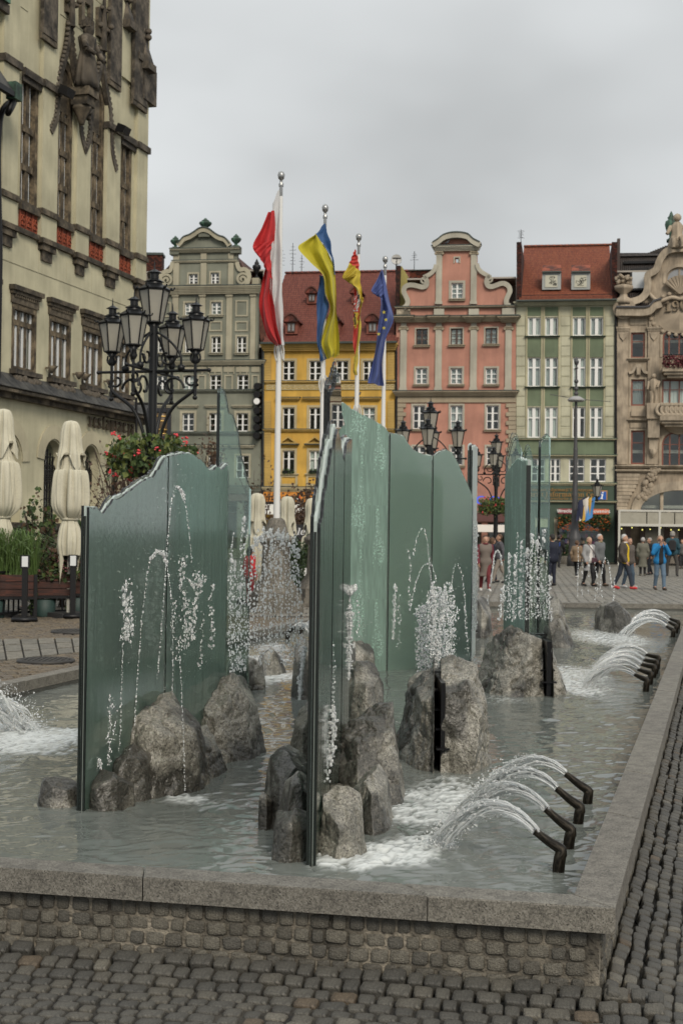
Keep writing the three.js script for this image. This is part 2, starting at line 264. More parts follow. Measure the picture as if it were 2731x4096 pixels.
  layCobbles(list, basin, 'wall_cobble', 300);
}
// ================================================================ water
const WAT = (px, py) => G(px, py, WATER);
// places where falling water hits the surface: point, reach along the view, reach across, strength
const foamAt = [[1470, 3435, .16, .22, 1.15], [1400, 3470, .08, .16, .8], [1560, 3400, .2, .2, .8], [1700, 3370, .25, .2, .65], [1760, 3270, .3, .22, .7], [1830, 3190, .35, .25, .75], [1700, 3180, .3, .2, .6], [1620, 3250, .25, .16, .6], [1800, 3120, .3, .2, .5],
  [60, 2950, .35, .3, 1.2], [200, 2960, .4, .3, .9], [90, 3000, .3, .3, .9], [20, 2900, .4, .3, 1.1], [250, 2930, .3, .2, .6], [735, 3188, .13, .09, .95], [830, 3215, .2, .2, .4], [1090, 2640, .8, .25, .9], [1130, 2700, .6, .2, .8], [1060, 2720, .6, .2, .6], [1100, 2590, .9, .3, .7], [1010, 2650, .7, .2, .7],
  [2290, 2750, .8, .3, 1.0], [2250, 2700, 1.2, .3, .8], [2330, 2690, .9, .3, .6], [2440, 2545, 1.8, .5, 1.0], [2400, 2560, 1.6, .4, .7], [1980, 2800, .5, .4, .45], [1900, 2640, .9, .3, .5], [1480, 3060, .4, .2, .5], [1230, 3430, .1, .12, .6], [1000, 3300, .2, .3, .3], [1020, 2880, .4, .15, .5], [1540, 2660, .8, .2, .5], [1660, 3440, .12, .14, .6]].map(([x, y, a, b, s]) => { const p = WAT(x, y); return { x: p.x, z: p.z, a, b, s }; });
{
  const nu = 420, nv = 640, pos = [], col = [], uv = [], ix = [];
  const inn = outOf(-0.006), [fr, br, bl, fl] = inn;
  for (let j = 0; j <= nv; j++) {
    const s = Math.pow(j / nv, 2.0), a = fl.clone().lerp(bl, s), b = fr.clone().lerp(br, s);
    for (let i = 0; i <= nu; i++) {
      const p = a.clone().lerp(b, i / nu); let f = 0;
      const wx = p.x + 0.12 * (fbm(p.x * 5, p.z * 5, 2, 0, 3) - 0.5), wz = p.z + 0.2 * (fbm(p.x * 5 + 7, p.z * 5, 2, 0, 4) - 0.5);
      for (const q of foamAt) { const dx = (wx - q.x) / q.b, dz = (wz - q.z) / q.a, d = dx * dx + dz * dz; if (d < 6) f += q.s * Math.exp(-d * 1.1); }
      const rid = 1 - Math.abs(2 * fbm(wx * 22, wz * 13, 4, 0, 17) - 1), fine = fbm(p.x * 70, p.z * 55, 2, 0, 19);
      let m = clamp(f * 0.85 - 0.30 + (rid - 0.70) * 2.6 * Math.min(1, f * 1.5 + 0.10) + (fine - 0.5) * 0.7 * Math.min(1, f)); m = m * m * (3 - 2 * m) * 0.85;
      const far = clamp((-p.z - 5) / 20), fq = lerp(1, 0.45, far);
      let h = 0.016 * (fbm(wx * 5 * fq, wz * 8 * fq, 3, 0, 23) - 0.5) + 0.009 * (fbm(wx * 15 * fq, wz * 24 * fq, 3, 0, 29) - 0.5) + 0.03 * f * (rid - 0.7) + 0.01 * m * fine;
      pos.push(p.x, WATER + h, p.z); uv.push(p.x, p.z);
      const tb = fbm(p.x * 1.3, p.z * 0.8, 3, 0, 37), c0 = [0.118 + 0.04 * tb, 0.132 + 0.04 * tb, 0.122 + 0.035 * tb];
      col.push(...c0.map((c, k) => lerp(c, [0.66, 0.69, 0.68][k], m)));
    }
  }
  for (let j = 0; j < nv; j++) for (let i = 0; i < nu; i++) { const a = j * (nu + 1) + i, b = a + 1, c = a + nu + 1, d = c + 1; ix.push(a, b, d, a, d, c); }
  const g = new THREE.BufferGeometry(); g.setAttribute('position', new THREE.Float32BufferAttribute(pos, 3)); g.setAttribute('color', new THREE.Float32BufferAttribute(col, 3)); g.setAttribute('uv', new THREE.Float32BufferAttribute(uv, 2)); g.setIndex(ix); g.computeVertexNormals();
  struct('water', g, phys(0xffffff, 0.07, { vertexColors: true, ior: 1.33, specularIntensity: 1 }));
}
// ================================================================ boulders
const rockMat = std(lin(0.25, 0.251, 0.245), 0.42, { vertexColors: true, map: rep(TX.granite, 1.7), bumpMap: rep(TX.graniteB, 1.6), bumpScale: 0.009 });
const rockDark = std(lin(0.2, 0.196, 0.186), 0.4, { vertexColors: true, map: rep(TX.granite, 1.5), bumpMap: rep(TX.graniteB, 1.6), bumpScale: 0.01 });
function rockGeo(seed, hw, hh, hd, { detail = 34, cuts = [], rough = 1, top = 0.5 } = {}) {
  const r = mulberry(seed), pl = [];
  const put = (y, n, d0, dd) => { for (let i = 0; i < n; i++) { const a = (i + r() * .9) / n * 6.283 + seed, yy = y[0] + (y[1] - y[0]) * r(), q = Math.sqrt(Math.max(0, 1 - yy * yy)); pl.push([V(Math.cos(a) * q, yy, Math.sin(a) * q), d0 + r() * dd]); } };
  put([-.05, .28], 9, .86, .16); put([.9, .99], 3, .80, .16); put([.4, .75], 6, 1.1, .3); put([-.1, .95], 34, 1.14, .3);
  const lean = (r() - 0.5) * 0.7;
  const g = mergeVertices(new THREE.IcosahedronGeometry(1, detail).deleteAttribute('uv').deleteAttribute('normal')), p = g.attributes.position, d = V(), Q = [];
  let mx = [9, -9], my = -9, mz = [9, -9];
  for (let i = 0; i < p.count; i++) {
    d.fromBufferAttribute(p, i).normalize(); let acc = 0;
    const wb = V(d.x + 0.35 * (n3(d.x * 2 + seed, d.y * 2, d.z * 2, 3) - 0.5), d.y, d.z + 0.35 * (n3(d.x * 2, d.y * 2 + seed, d.z * 2, 4) - 0.5)).normalize();
    for (const [n, k] of pl) { const c = n.dot(wb); if (c > 0.05) acc += Math.pow(c / k, 70); }
    let R = acc > 0 ? Math.pow(acc, -1 / 70) : 1; R = Math.min(R, 1.7);
    const q = d.clone().multiplyScalar(R); if (q.y > 0) { const k = 1 - top * 0.36 * q.y; q.x = q.x * k + lean * q.y * q.y * 0.4; q.z *= k; }
    Q.push(q); if (q.y > -0.1) { mx = [Math.min(mx[0], q.x), Math.max(mx[1], q.x)]; mz = [Math.min(mz[0], q.z), Math.max(mz[1], q.z)]; my = Math.max(my, q.y); }
  }
  const am = Math.min(hw, hh, hd) * rough;
  for (let i = 0; i < p.count; i++) {
    const q = Q[i]; d.fromBufferAttribute(p, i).normalize();
    q.x = ((q.x - mx[0]) / (mx[1] - mx[0]) * 2 - 1) * hw; q.z = ((q.z - mz[0]) / (mz[1] - mz[0]) * 2 - 1) * hd; q.y = q.y > 0 ? q.y / my * hh : q.y * 0.4;
    const cr = Math.abs(f3(q.x * 6 + seed, q.y * 6, q.z * 6, 4, seed + 5) - 0.5) * 2;
    const o = (f3(q.x * 3 + seed, q.y * 3, q.z * 3, 3, seed) - 0.5) * 0.22 * am - Math.pow(1 - cr, 6) * 0.09 * am + (f3(q.x * 17, q.y * 17, q.z * 17, 3, seed + 9) - 0.5) * (0.05 * am + 0.007);
    q.addScaledVector(d, o);
    for (const [nx, ny, nz, k] of cuts) { const n = V(nx, ny, nz).normalize(), e = n.dot(q) - k; if (e > 0) q.addScaledVector(n, -e + (f3(q.x * 12, q.y * 12, q.z * 12, 2, seed) - 0.5) * 0.015); }
    p.setXYZ(i, q.x, q.y, q.z);
  }
  const cc = []; for (let i = 0; i < p.count; i++) { const x = p.getX(i), y = p.getY(i), z = p.getZ(i), w = clamp((f3(x * 3.2 + seed * 3, y * 3.2, z * 3.2, 4, 77) - .46) * 9), f = f3(x * 11, y * 11, z * 11, 3, 79), k = lerp(.36, 1.2, w) * (.82 + .4 * f); cc.push(k * 1.01, k, k * .97); }
  g.setAttribute('color', new THREE.Float32BufferAttribute(cc, 3));   // wet and dry patches of the stone
  return boxUV(toCreasedNormals(g, 0.32));
}
// [seed, x0, x1, top, base, depth of the stone, label, options]
const rocks = [
  [11, 158, 338, 3098, 3232, .34, 'flat broken granite block left of the green glass wall', { top: .15, detail: 26 }],
  [12, 344, 532, 3078, 3250, .40, 'squarish granite block at the front foot of the left glass wall', { top: .2, detail: 30 }],
  [13, 452, 838, 2785, 3195, .9, 'tall pointed granite boulder leaning on the left glass wall', { top: 1.1, detail: 48 }],
  [14, 748, 1056, 2684, 3055, 1.0, 'rounded granite boulder right of the pointed one by the left glass', { top: .6, detail: 44 }],
  [15, 900, 1062, 2618, 2765, .9, 'low wet boulder behind the rounded one at the end of the left glass', { top: .5, detail: 28 }],
  [16, 1080, 1246, 3222, 3452, .36, 'low rough boulder left of the foremost glass edge', { top: .4, detail: 36 }],
  [17, 1256, 1462, 3140, 3446, .5, 'rough boulder right of the foremost glass edge', { top: .6, detail: 40 }],
  [18, 1040, 1256, 2985, 3325, .95, 'long boulder along the left side of the central glass', { top: .8, detail: 46 }],
  [34, 1150, 1300, 2800, 3140, .8, 'upright boulder behind the long one, left of the central glass', { top: .7, detail: 40 }],
  [19, 1300, 1606, 2800, 3232, 1.3, 'big pale boulder along the right side of the central glass', { top: 1.0, detail: 50 }],
  [35, 1352, 1545, 2640, 2960, .9, 'steep boulder behind the big pale one, under the knotted jet', { top: .8, detail: 40 }],
  [20, 1165, 1262, 2535, 2800, 1.0, 'dark upright boulder behind the central glass on its left', { top: .5, detail: 32, dark: 1 }],
  [21, 1378, 1500, 2555, 2760, 1.0, 'wet boulder farther back under the knotted jet', { top: .5, detail: 32 }],
  [22, 1436, 1570, 2538, 2660, 1.0, 'low boulder at the foot of the bright frosted glass', { top: .6, detail: 26 }],
  [23, 1570, 1705, 2520, 2640, 1.0, 'low boulder at the foot of the dark middle glass', { top: .5, detail: 26 }],
  [25, 1866, 1962, 2378, 2552, 1.3, 'upright boulder beside the thin dripping glass edge', { top: .4, detail: 28 }],
  [28, 2112, 2278, 2376, 2590, 1.7, 'steep pointed boulder behind the split boulder', { top: 1.2, detail: 32 }],
  [30, 2396, 2530, 2402, 2538, 1.7, 'rightmost low boulder beyond the split boulders', { top: .7, detail: 30 }],
  [31, 1020, 1142, 2585, 2708, .9, 'small wet pointed boulder under the plume of the left channel', { top: 1.1, detail: 28 }],
  [36, 420, 640, 2975, 3222, .55, 'sloping slab joining the square block and the pointed boulder', { top: .9, detail: 36 }],
  [37, 660, 905, 2905, 3125, .8, 'low ridge of rock between the pointed and the rounded boulder', { top: .7, detail: 36 }],
  [38, 1105, 1262, 3085, 3392, .5, 'rock step between the low and the long boulder left of the central glass', { top: .6, detail: 36 }],
  [39, 1395, 1575, 3075, 3340, .7, 'rock ledge at the right foot of the big pale boulder', { top: .8, detail: 36 }],
  [32, 1036, 1092, 3175, 3322, .2, 'small dark lump at the waterline left of the central glass', { top: .2, detail: 22, dark: 1 }],
];
const steelAndSlotShade = std(lin(0.012, 0.012, 0.013), 0.35, { metalness: 0.6 });  // metal of the clamps, and the painted shade in slots and gaps
for (const [seed, x0, x1, yt, yb, D, label, o] of rocks) {
  const xc = (x0 + x1) / 2, b = WAT(xc, yb), Zf = -b.z, Zc = Zf + D * 0.5, w = (x1 - x0) / FOCAL * (Zf + D * 0.35), top = P(xc, yt, Zc).y - WATER, c = P(xc, yb, Zc);
  const m = mesh('boulder', rockGeo(seed, w / 2 * 1.08, Math.max(0.08, top), D / 2 * 1.05, o), o.dark ? rockDark : rockMat); m.position.set(c.x, WATER, -Zc);
  tag(m, label, 'boulder', 'granite boulders in the basin');
}
// boulders sawn in two, a dark plate in the slot painting in its shade
function splitRock(seed, x0, x1, xs, yt, yb, D, gap, label, o = {}) {
  const b = WAT((x0 + x1) / 2, yb), Zf = -b.z, Zc = Zf + D * 0.5, k = 1 / FOCAL * (Zf + D * 0.3), w = (x1 - x0) * k, c = P((x0 + x1) / 2, yb, Zc), top = P((x0 + x1) / 2, yt, Zc).y - WATER;
  const t = thing('split_boulder', label, 'boulder', [c.x, WATER, -Zc], 0, 'granite boulders in the basin'); const slotX = (xs - (x0 + x1) / 2) * k, tx = o.tilt || 0;
  const half = s => rockGeo(seed, w / 2, top, D / 2, { detail: 46, top: o.top ?? .5, cuts: [[s, 0, -s * tx, s * slotX - gap / 2]] });
  mesh('rock_half', half(1), rockMat, t); mesh('rock_half', half(-1), rockMat, t);
  const ch = bx(slotX - gap * 0.3, -0.3, -D * 0.3, slotX + gap * 0.3, top * 0.8, D * 0.42); mesh('slot_shade_plate', ch, steelAndSlotShade, t);  // dark plate that paints the shade deep in the slot
  for (let i = 0; i < 5; i++) { const y = top * (0.2 + 0.16 * i); mesh('clamp', bx(slotX - gap * 0.9, y, D * 0.36 - i * D * 0.07, slotX + gap * 0.9, y + 0.012, D * 0.44 - i * D * 0.07), steelAndSlotShade, t); }
  return t;
}
splitRock(41, 1562, 1965, 1742, 2612, 3100, 1.4, .045, 'big round-shouldered boulder split by a dark slot, under the tall white jet', { top: .55, tilt: -0.06 });
splitRock(42, 1892, 2272, 2152, 2490, 2792, 1.7, .075, 'broad wedge boulder split by a dark slot, under the right glass cluster', { top: .95 });
splitRock(43, 2250, 2415, 2378, 2378 + 170, 2556, 1.8, .05, 'far boulder with a saw-toothed slot near the back edge', { top: .8 }).position.y = WATER;

// ================================================================ glass walls
const wetSparkleTex = tex(512, (u, v, i, j) => { const s = fbm(u * 60, v * 6, 3, 0, 301), d = vnoise(u * 128, v * 128, 128, 303) * clamp(fbm(u * 9, v * 2, 2, 0, 305) * 2.6 - .7); const g = .72 + .2 * (s - .5) + (d > .62 ? .28 : 0); return [g * .93, g, g * .97]; });  // water streaks and drops, their sparkle painted in as pale specks
const wetFilm = tex(256, (u, v) => .5 + .9 * (fbm(u * 22, v * 3, 3, 0, 311) - .5) + .35 * (fbm(u * 60, v * 40, 2, 0, 313) - .5), false);
const glassFrost = phys(lin(0.74, 0.83, 0.79), 0.42, { transmission: 0.52, thickness: 0.012, ior: 1.5, attenuationColor: lin(0.56, 0.66, 0.615), attenuationDistance: 0.045 });
const glassClear = phys(lin(0.96, 0.99, 0.98), 0.0, { transmission: 1, thickness: 0.012, ior: 1.5, attenuationColor: lin(0.56, 0.70, 0.64), attenuationDistance: 0.055 });
const glassSkin = phys(lin(0.95, 0.99, 0.97), 0.07, { bumpMap: wetFilm, bumpScale: .0007, transmission: 1, thickness: 0.006, ior: 1.5, attenuationColor: lin(0.58, 0.69, 0.64), attenuationDistance: 0.045 });
const glassMilk = phys(lin(0.70, 0.86, 0.79), 0.6, { map: wetSparkleTex, bumpMap: wetSparkleTex, bumpScale: .004, transmission: 0.4, thickness: 0.012, ior: 1.45, attenuationColor: lin(0.35, 0.65, 0.53), attenuationDistance: 0.04 });
const edgeShadeMat = std(lin(0.01, 0.014, 0.012), 0.35);  // near-black colour standing for light lost inside the glass edges
class Wall { // an upright plane through two places; sight lines give metres along it and height
  constructor(a, b) { this.o = V(a.x, 0, a.z); this.u = V(b.x - a.x, 0, b.z - a.z).normalize(); this.n = V(-this.u.z, 0, this.u.x); this.turn = Math.atan2(-this.u.z, this.u.x); }
  uv(px, py, z = 0) { const r = ray(px, py), t = this.o.clone().addScaledVector(this.n, z).sub(camera.position).dot(this.n) / r.dot(this.n), p = camera.position.clone().addScaledVector(r, t).sub(this.o); return [p.dot(this.u), p.y]; }
  group(name, label, cat, g) { const t = thing(name, label, cat, this.o, this.turn, g); return t; }
}
function glassPanel(wall, profile, bottom, label, { layers = ['s', 'f', 's'], th = 0.0145, gap = 0.0012, seed = 1, jag = 0.02, edgeShade = [1, 1], step = 0.009 } = {}) {
  const pts = profile.map(([x, y]) => wall.uv(x, y)), u0 = pts[0][0], u1 = pts[pts.length - 1][0];
  const t = thing('glass_panel', label, 'glass panel', wall.o.clone().addScaledVector(wall.u, u0), wall.turn, 'shattered-edge glass walls of the fountain');
  const L = u1 - u0, n = Math.max(24, Math.round(L / 0.012)), base = u => { for (let i = 0; i < pts.length - 1; i++) if (u <= pts[i + 1][0] || i === pts.length - 2) { const k = clamp((u - pts[i][0]) / ((pts[i + 1][0] - pts[i][0]) || 1)); return lerp(pts[i][1], pts[i + 1][1], k); } };
  const T = layers.length * (th + gap);
  layers.forEach((k, li) => {
    const out = [[0, bottom], [L, bottom]];
    for (let i = n; i >= 0; i--) { const u = L * i / n, e = (li - (layers.length - 1) / 2) * step * (0.5 + fbm(u * 9, seed, 2, 0, seed)); out.push([u, base(u0 + u) - e * 0.6 + jag * (fbm(u * 26 + li * 2.3, seed * 3.1, 3, 0, seed + li) - 0.5) * 1.6]); }
    const mat = k === 'f' ? glassFrost : k === 'c' ? glassClear : k === 'm' ? glassMilk : glassSkin;
    const z0 = -T / 2 + li * (th + gap); mesh('glass_sheet', slab(out, z0, z0 + th, [], 0.0006), mat, t);
  });
  const topAt = u => base(u0 + u) - 0.05;
  if (edgeShade[0]) mesh('edge_shade_strip', join(layers.map((_, i) => bx(-0.0035, bottom, -T / 2 + i * (th + gap) + 0.0016, -0.0008, topAt(0.004), -T / 2 + i * (th + gap) + th - 0.0016))), edgeShadeMat, t);  // added dark strips: the darkness of thick glass edges put in as colour
  if (edgeShade[1]) mesh('edge_shade_strip', bx(L + 0.001, bottom, -T * 0.46, L + 0.007, topAt(L - 0.01), T * 0.46), edgeShadeMat, t);
  mesh('foot_shade_strip', bx(0, bottom - 0.12, -T * 0.7, L, bottom + 0.03, T * 0.7), steelAndSlotShade, t);  // dark strip painting in the shaded gap at the glass foot
  return t;
}
const gl = (x, y) => WAT(x, y);
{ // left wall, two panes, seen along its right face
  const a = V(-1.355, 0, -7.45), b = V(-0.783, 0, -9.68), w = new Wall(a, b);
  glassPanel(w, [[343, 2026], [384, 2030], [402, 2052], [438, 1998], [472, 1984], [500, 1966], [560, 1922], [600, 1904], [626, 1868], [650, 1826], [659, 1822]], WATER - 0.1, 'tall green glass pane whose broken top climbs to the right, left wall', { seed: 3, edgeShade: [1, 1], jag: .018 });
  glassPanel(w, [[663, 1823], [700, 1815], [735, 1809], [765, 1816], [800, 1846], [826, 1880], [846, 1874], [862, 1862], [876, 1876], [903, 1852]], WATER - 0.1, 'green glass pane with a rounded hump on top, right half of the left wall', { seed: 5, edgeShade: [0, 1], jag: .016 });
}
{ // clear slender shard behind it
  const w = new Wall(V(-1.10, 0, -13.0), V(-0.855, 0, -13.22));
  glassPanel(w, [[876, 1548], [894, 1556], [904, 1600], [914, 1655], [930, 1660], [948, 1720], [958, 1800], [975, 1870], [988, 1930], [999, 1952]], WATER - 0.1, 'slender clear glass shard rising to a tall point behind the left wall', { layers: ['c', 'c', 'c'], seed: 8, edgeShade: [1, 0], jag: .03 });
}
{ // central wall, seen almost edge on
  const w = new Wall(V(-0.118, 0, -6.30), V(0.055, 0, -9.0));
  glassPanel(w, [[1262, 2085], [1276, 2000], [1288, 1900], [1300, 1830], [1308, 1775], [1319, 1768]], 0.02, 'foremost glass blade with stepped broken edge, almost edge-on, centre', { seed: 12, jag: .05, step: .06 });
  glassPanel(w, [[1322, 1765], [1330, 1712], [1338, 1706], [1346, 1735], [1353, 1780], [1361, 1830]], WATER - 0.1, 'middle blade of the central glass row, seen almost edge-on', { seed: 13, jag: .05, step: .05 });
  glassPanel(w, [[1364, 1828], [1372, 1770], [1384, 1752], [1394, 1752]], WATER - 0.1, 'rearmost blade of the central glass row, dark green', { seed: 14, jag: .02, step: .02 });
}
{ // tall clear shards behind the central wall
  const w = new Wall(V(-0.11, 0, -10.0), V(0.03, 0, -12.4));
  glassPanel(w, [[1308, 1562], [1316, 1545], [1324, 1540], [1331, 1520], [1336, 1490], [1345, 1478], [1351, 1500], [1354, 1560], [1357, 1640], [1372, 1690]], WATER - 0.1, 'tallest clear glass shard with stepped splinters above the central row', { layers: ['c', 'c', 'c'], seed: 17, jag: .06, step: .07, edgeShade: [0, 0] });
}
{ // long wall across the middle: one bright wet pane, two dark ones
  const a = P(1346, 2560, 14.9), b = P(1886, 2560, 16.2), w = new Wall(V(a.x, 0, a.z), V(b.x, 0, b.z));
  glassPanel(w, [[1350, 1612], [1372, 1610], [1395, 1630], [1420, 1645], [1450, 1662], [1490, 1682], [1520, 1698], [1540, 1712], [1549, 1730]], WATER - 0.1, 'bright frosted pane streaming with water, tall left end of the long glass wall', { layers: ['m', 'f', 'm'], seed: 21, jag: .02, edgeShade: [1, 1] });
  glassPanel(w, [[1556, 1732], [1590, 1736], [1612, 1745], [1630, 1775], [1650, 1800], [1675, 1812], [1700, 1818], [1722, 1822]], WATER - 0.1, 'dark green pane in the middle of the long glass wall', { layers: ['s', 'f', 's'], seed: 23, jag: .02, edgeShade: [0, 1] });
  glassPanel(w, [[1728, 1824], [1755, 1806], [1780, 1798], [1805, 1812], [1825, 1850], [1845, 1895], [1862, 1930], [1874, 1960], [1884, 1985]], WATER - 0.1, 'dark green pane with a sloping shoulder, right end of the long glass wall', { layers: ['s', 'f', 's'], seed: 25, jag: .02, edgeShade: [0, 1] });
}
{ // narrow edge-on blade
  const a = P(1880, 2500, 17.5), b = P(1902, 2500, 19.6), w = new Wall(V(a.x, 0, a.z), V(b.x, 0, b.z));
  glassPanel(w, [[1880, 1784], [1890, 1780], [1900, 1790]], WATER - 0.1, 'narrow dripping glass blade seen edge-on, right of the long glass wall', { layers: ['f', 'c', 'c', 'f'], seed: 27, jag: .03 });
}
{ // right cluster
  let a = P(2114, 2500, 13.2), b = P(2026, 2500, 15.6), w = new Wall(V(b.x, 0, b.z), V(a.x, 0, a.z));
  glassPanel(w, [[2027, 1900], [2045, 1872], [2060, 1850], [2078, 1832], [2090, 1838], [2102, 1842], [2113, 1840]], WATER - 0.1, 'smooth green pane on the left of the right glass cluster', { layers: ['f', 'f', 'm'], seed: 31, jag: .02, edgeShade: [0, 1] });
  a = P(2020, 2500, 16.2); b = P(2082, 2500, 16.3); w = new Wall(V(a.x, 0, a.z), V(b.x, 0, b.z));
  glassPanel(w, [[2026, 1830], [2036, 1790], [2050, 1752], [2060, 1742], [2070, 1752], [2078, 1790], [2084, 1800]], WATER - 0.1, 'splintered rounded shard standing behind the right glass cluster', { layers: ['c', 'c', 'c'], seed: 33, jag: .06, step: .06, edgeShade: [0, 0] });
  a = P(2100, 2500, 15.4); b = P(2152, 2500, 15.5); w = new Wall(V(a.x, 0, a.z), V(b.x, 0, b.z));
  glassPanel(w, [[2090, 1838], [2104, 1800], [2114, 1785], [2124, 1810], [2132, 1850], [2144, 1862], [2150, 1856]], WATER - 0.1, 'low splintered clear shard in the middle of the right glass cluster', { layers: ['c', 'c', 'c'], seed: 35, jag: .06, step: .06, edgeShade: [0, 0] });
  a = P(2157, 2500, 15.2); b = P(2197, 2500, 15.26); w = new Wall(V(a.x, 0, a.z), V(b.x, 0, b.z));
  glassPanel(w, [[2158, 1772], [2164, 1762], [2172, 1752], [2182, 1734], [2190, 1744], [2196, 1750]], WATER - 0.1, 'tall clear glass blade at the right end of the right cluster', { layers: ['c', 'c', 'c'], seed: 37, jag: .03, edgeShade: [1, 0] });
}
// ================================================================ spouts, streams, jets
const bronze = std(lin(0.055, 0.05, 0.042), 0.45, { metalness: 0.75, map: rep(TX.sooty, 3) });
const waterMat = phys(lin(0.97, 0.985, 0.98), 0.03, { transmission: 0.9, thickness: 0.01, ior: 1.33 });
const foamMat = phys(lin(0.9, 0.92, 0.92), 0.08, { transmission: 0.62, thickness: 0.01, ior: 1.33 });
const dropGeos = Array.from({ length: 4 }, (_, k) => { const g = mergeVertices(new THREE.IcosahedronGeometry(1, 2).deleteAttribute('uv').deleteAttribute('normal')), p = g.attributes.position; for (let i = 0; i < p.count; i++) { const x = p.getX(i), y = p.getY(i), z = p.getZ(i), s = 1 + 0.55 * (n3(x * 1.3 + k * 9, y * 1.3, z * 1.3, k) - 0.5); p.setXYZ(i, x * s, y * s, z * s); } g.computeVertexNormals(); return g; });
function drops(parent, list, mat = waterMat) {               // list of [position, size, stretch]
  const r = mulberry(list.length + 3);
  for (let k = 0; k < 4; k++) { const q = list.filter((_, i) => i % 4 === k); if (q.length) instanced('droplets', dropGeos[k], mat, q.map(([p, s, st = 1]) => [p, new THREE.Quaternion().setFromEuler(new THREE.Euler((r() - 0.5) * 0.5, r() * 6, (r() - 0.5) * 0.5)), V(s * (0.8 + r() * 0.4), s * st * (0.8 + r() * 0.5), s * (0.8 + r() * 0.4))]), parent); }
}
// strands: { d: depth, pts: [[px, py]...], n: drops, r: drop radius, j: sideways scatter in m, big: heavy head }
function jet(label, strands, { mat = foamMat, category = 'water jet', name = 'water_jet', mist = 0 } = {}) {
  const o = P(strands[0].pts[0][0], strands[0].pts[0][1], strands[0].d), base = V(o.x, WATER, o.z), t = thing(name, label, category, base, 0, 'jets of the fountain'), r = mulberry(Math.floor(o.x * 1e4) + strands.length), list = [], gs = () => (r() + r() + r() - 1.5) / 1.5;
  for (const s of strands) {
    const c = new THREE.CatmullRomCurve3(s.pts.map(([x, y, d]) => P(x, y, d || s.d).sub(base)));
    const len = c.getLength(), nb = s.clump ? Math.min(420, Math.round(len / (s.r * 1.75))) : s.n;
    for (let i = 0; i < nb; i++) {
      const k = s.clump ? clamp((i + (r() - .5) * .9) / nb) : r(), q = Math.pow(k, s.pow || 1), p = c.getPointAt(clamp(q)), J = (s.clump ? .8 : 1.6) * s.j * (0.35 + 0.65 * (s.wide ? q : 1));
      const st = 1 + r() * (s.st || 0.7), sz = s.clump ? s.r * (0.34 + 0.46 * r() * r()) : s.r * (0.16 + 0.62 * Math.pow(r(), 2.2)) * (s.head && q < 0.12 ? s.head : 1);
      list.push([p.add(V(gs() * J, gs() * J * 0.6, gs() * J)), sz, st]);
    }
    if (s.core && s.core > .0045) { // an unbroken, knotted thread of water
      const n = 40, pts = Array.from({ length: n + 1 }, (_, i) => c.getPointAt(i / n).add(V(gs() * s.j * 0.25, 0, gs() * s.j * 0.25)));
      const g = new THREE.TubeGeometry(new THREE.CatmullRomCurve3(pts), n * 4, 1, 8), p = g.attributes.position, cp = new THREE.CatmullRomCurve3(pts).getSpacedPoints(n * 4);
      for (let i = 0; i <= n * 4; i++) { const q = cp[i], k = i / (n * 4), R = s.core * (0.35 + 1.1 * fbm(k * 30 + s.d, 3.3, 2, 0, 5)) * (s.fade ? 1 - 0.8 * k : 1); for (let m = 0; m <= 8; m++) { const id = i * 9 + m; p.setXYZ(id, q.x + (p.getX(id) - q.x) * R, q.y + (p.getY(id) - q.y) * R, q.z + (p.getZ(id) - q.z) * R); } }
      g.computeVertexNormals(); mesh('water_thread', g, mat, t);
    }
  }
  for (let i = 0; i < mist * 3; i++) { const s = strands[Math.floor(r() * strands.length)], q = s.pts[Math.floor(r() * s.pts.length)]; list.push([P(q[0] + gs() * 90, q[1] + gs() * 160, s.d + gs() * 0.3).sub(base), 0.001 + 0.0018 * r() * r(), 1]); }
  drops(t, list, mat); return t;
}
// arching jets in front of the left glass
jet('highest arching jet before the left glass wall', [{ d: 8.0, pts: [[632, 2700], [648, 2500], [662, 2300], [674, 2130], [690, 2000], [709, 1948], [733, 1985], [752, 2085], [764, 2200], [768, 2262]], n: 330, r: .0078, j: .006, clump: 1, core: .0032 }, { d: 7.95, pts: [[700, 1955], [709, 1946], [722, 1958], [738, 2000]], n: 50, r: .012, j: .008 }, { d: 8.0, pts: [[715, 2560], [724, 2700], [733, 2900], [740, 3180]], n: 90, r: .007, j: .006, clump: 1 }], { mist: 80 });
jet('lower arching jet before the left glass wall', [{ d: 7.8, pts: [[540, 2900], [556, 2640], [575, 2420], [592, 2290], [612, 2222], [636, 2200], [662, 2240], [676, 2310], [686, 2400]], n: 330, r: .0078, j: .006, clump: 1, core: .003 }, { d: 7.8, pts: [[606, 2235], [630, 2203], [652, 2215], [668, 2250]], n: 60, r: .012, j: .008 }, { d: 7.9, pts: [[690, 2440], [692, 2650], [690, 2780]], n: 70, r: .006, j: .006, clump: 1 }], { mist: 60 });
jet('short lumpy jet at the left of the left glass wall', [{ d: 7.7, pts: [[505, 2322], [500, 2400], [510, 2480], [498, 2560]], n: 120, r: .013, j: .022 }, { d: 7.7, pts: [[520, 2370], [530, 2500], [520, 2590]], n: 60, r: .010, j: .014 }, { d: 7.7, pts: [[500, 2380], [490, 2650], [484, 2900], [478, 3010]], n: 150, r: .007, j: .007, clump: 1, core: .0028 }], { mist: 60 });
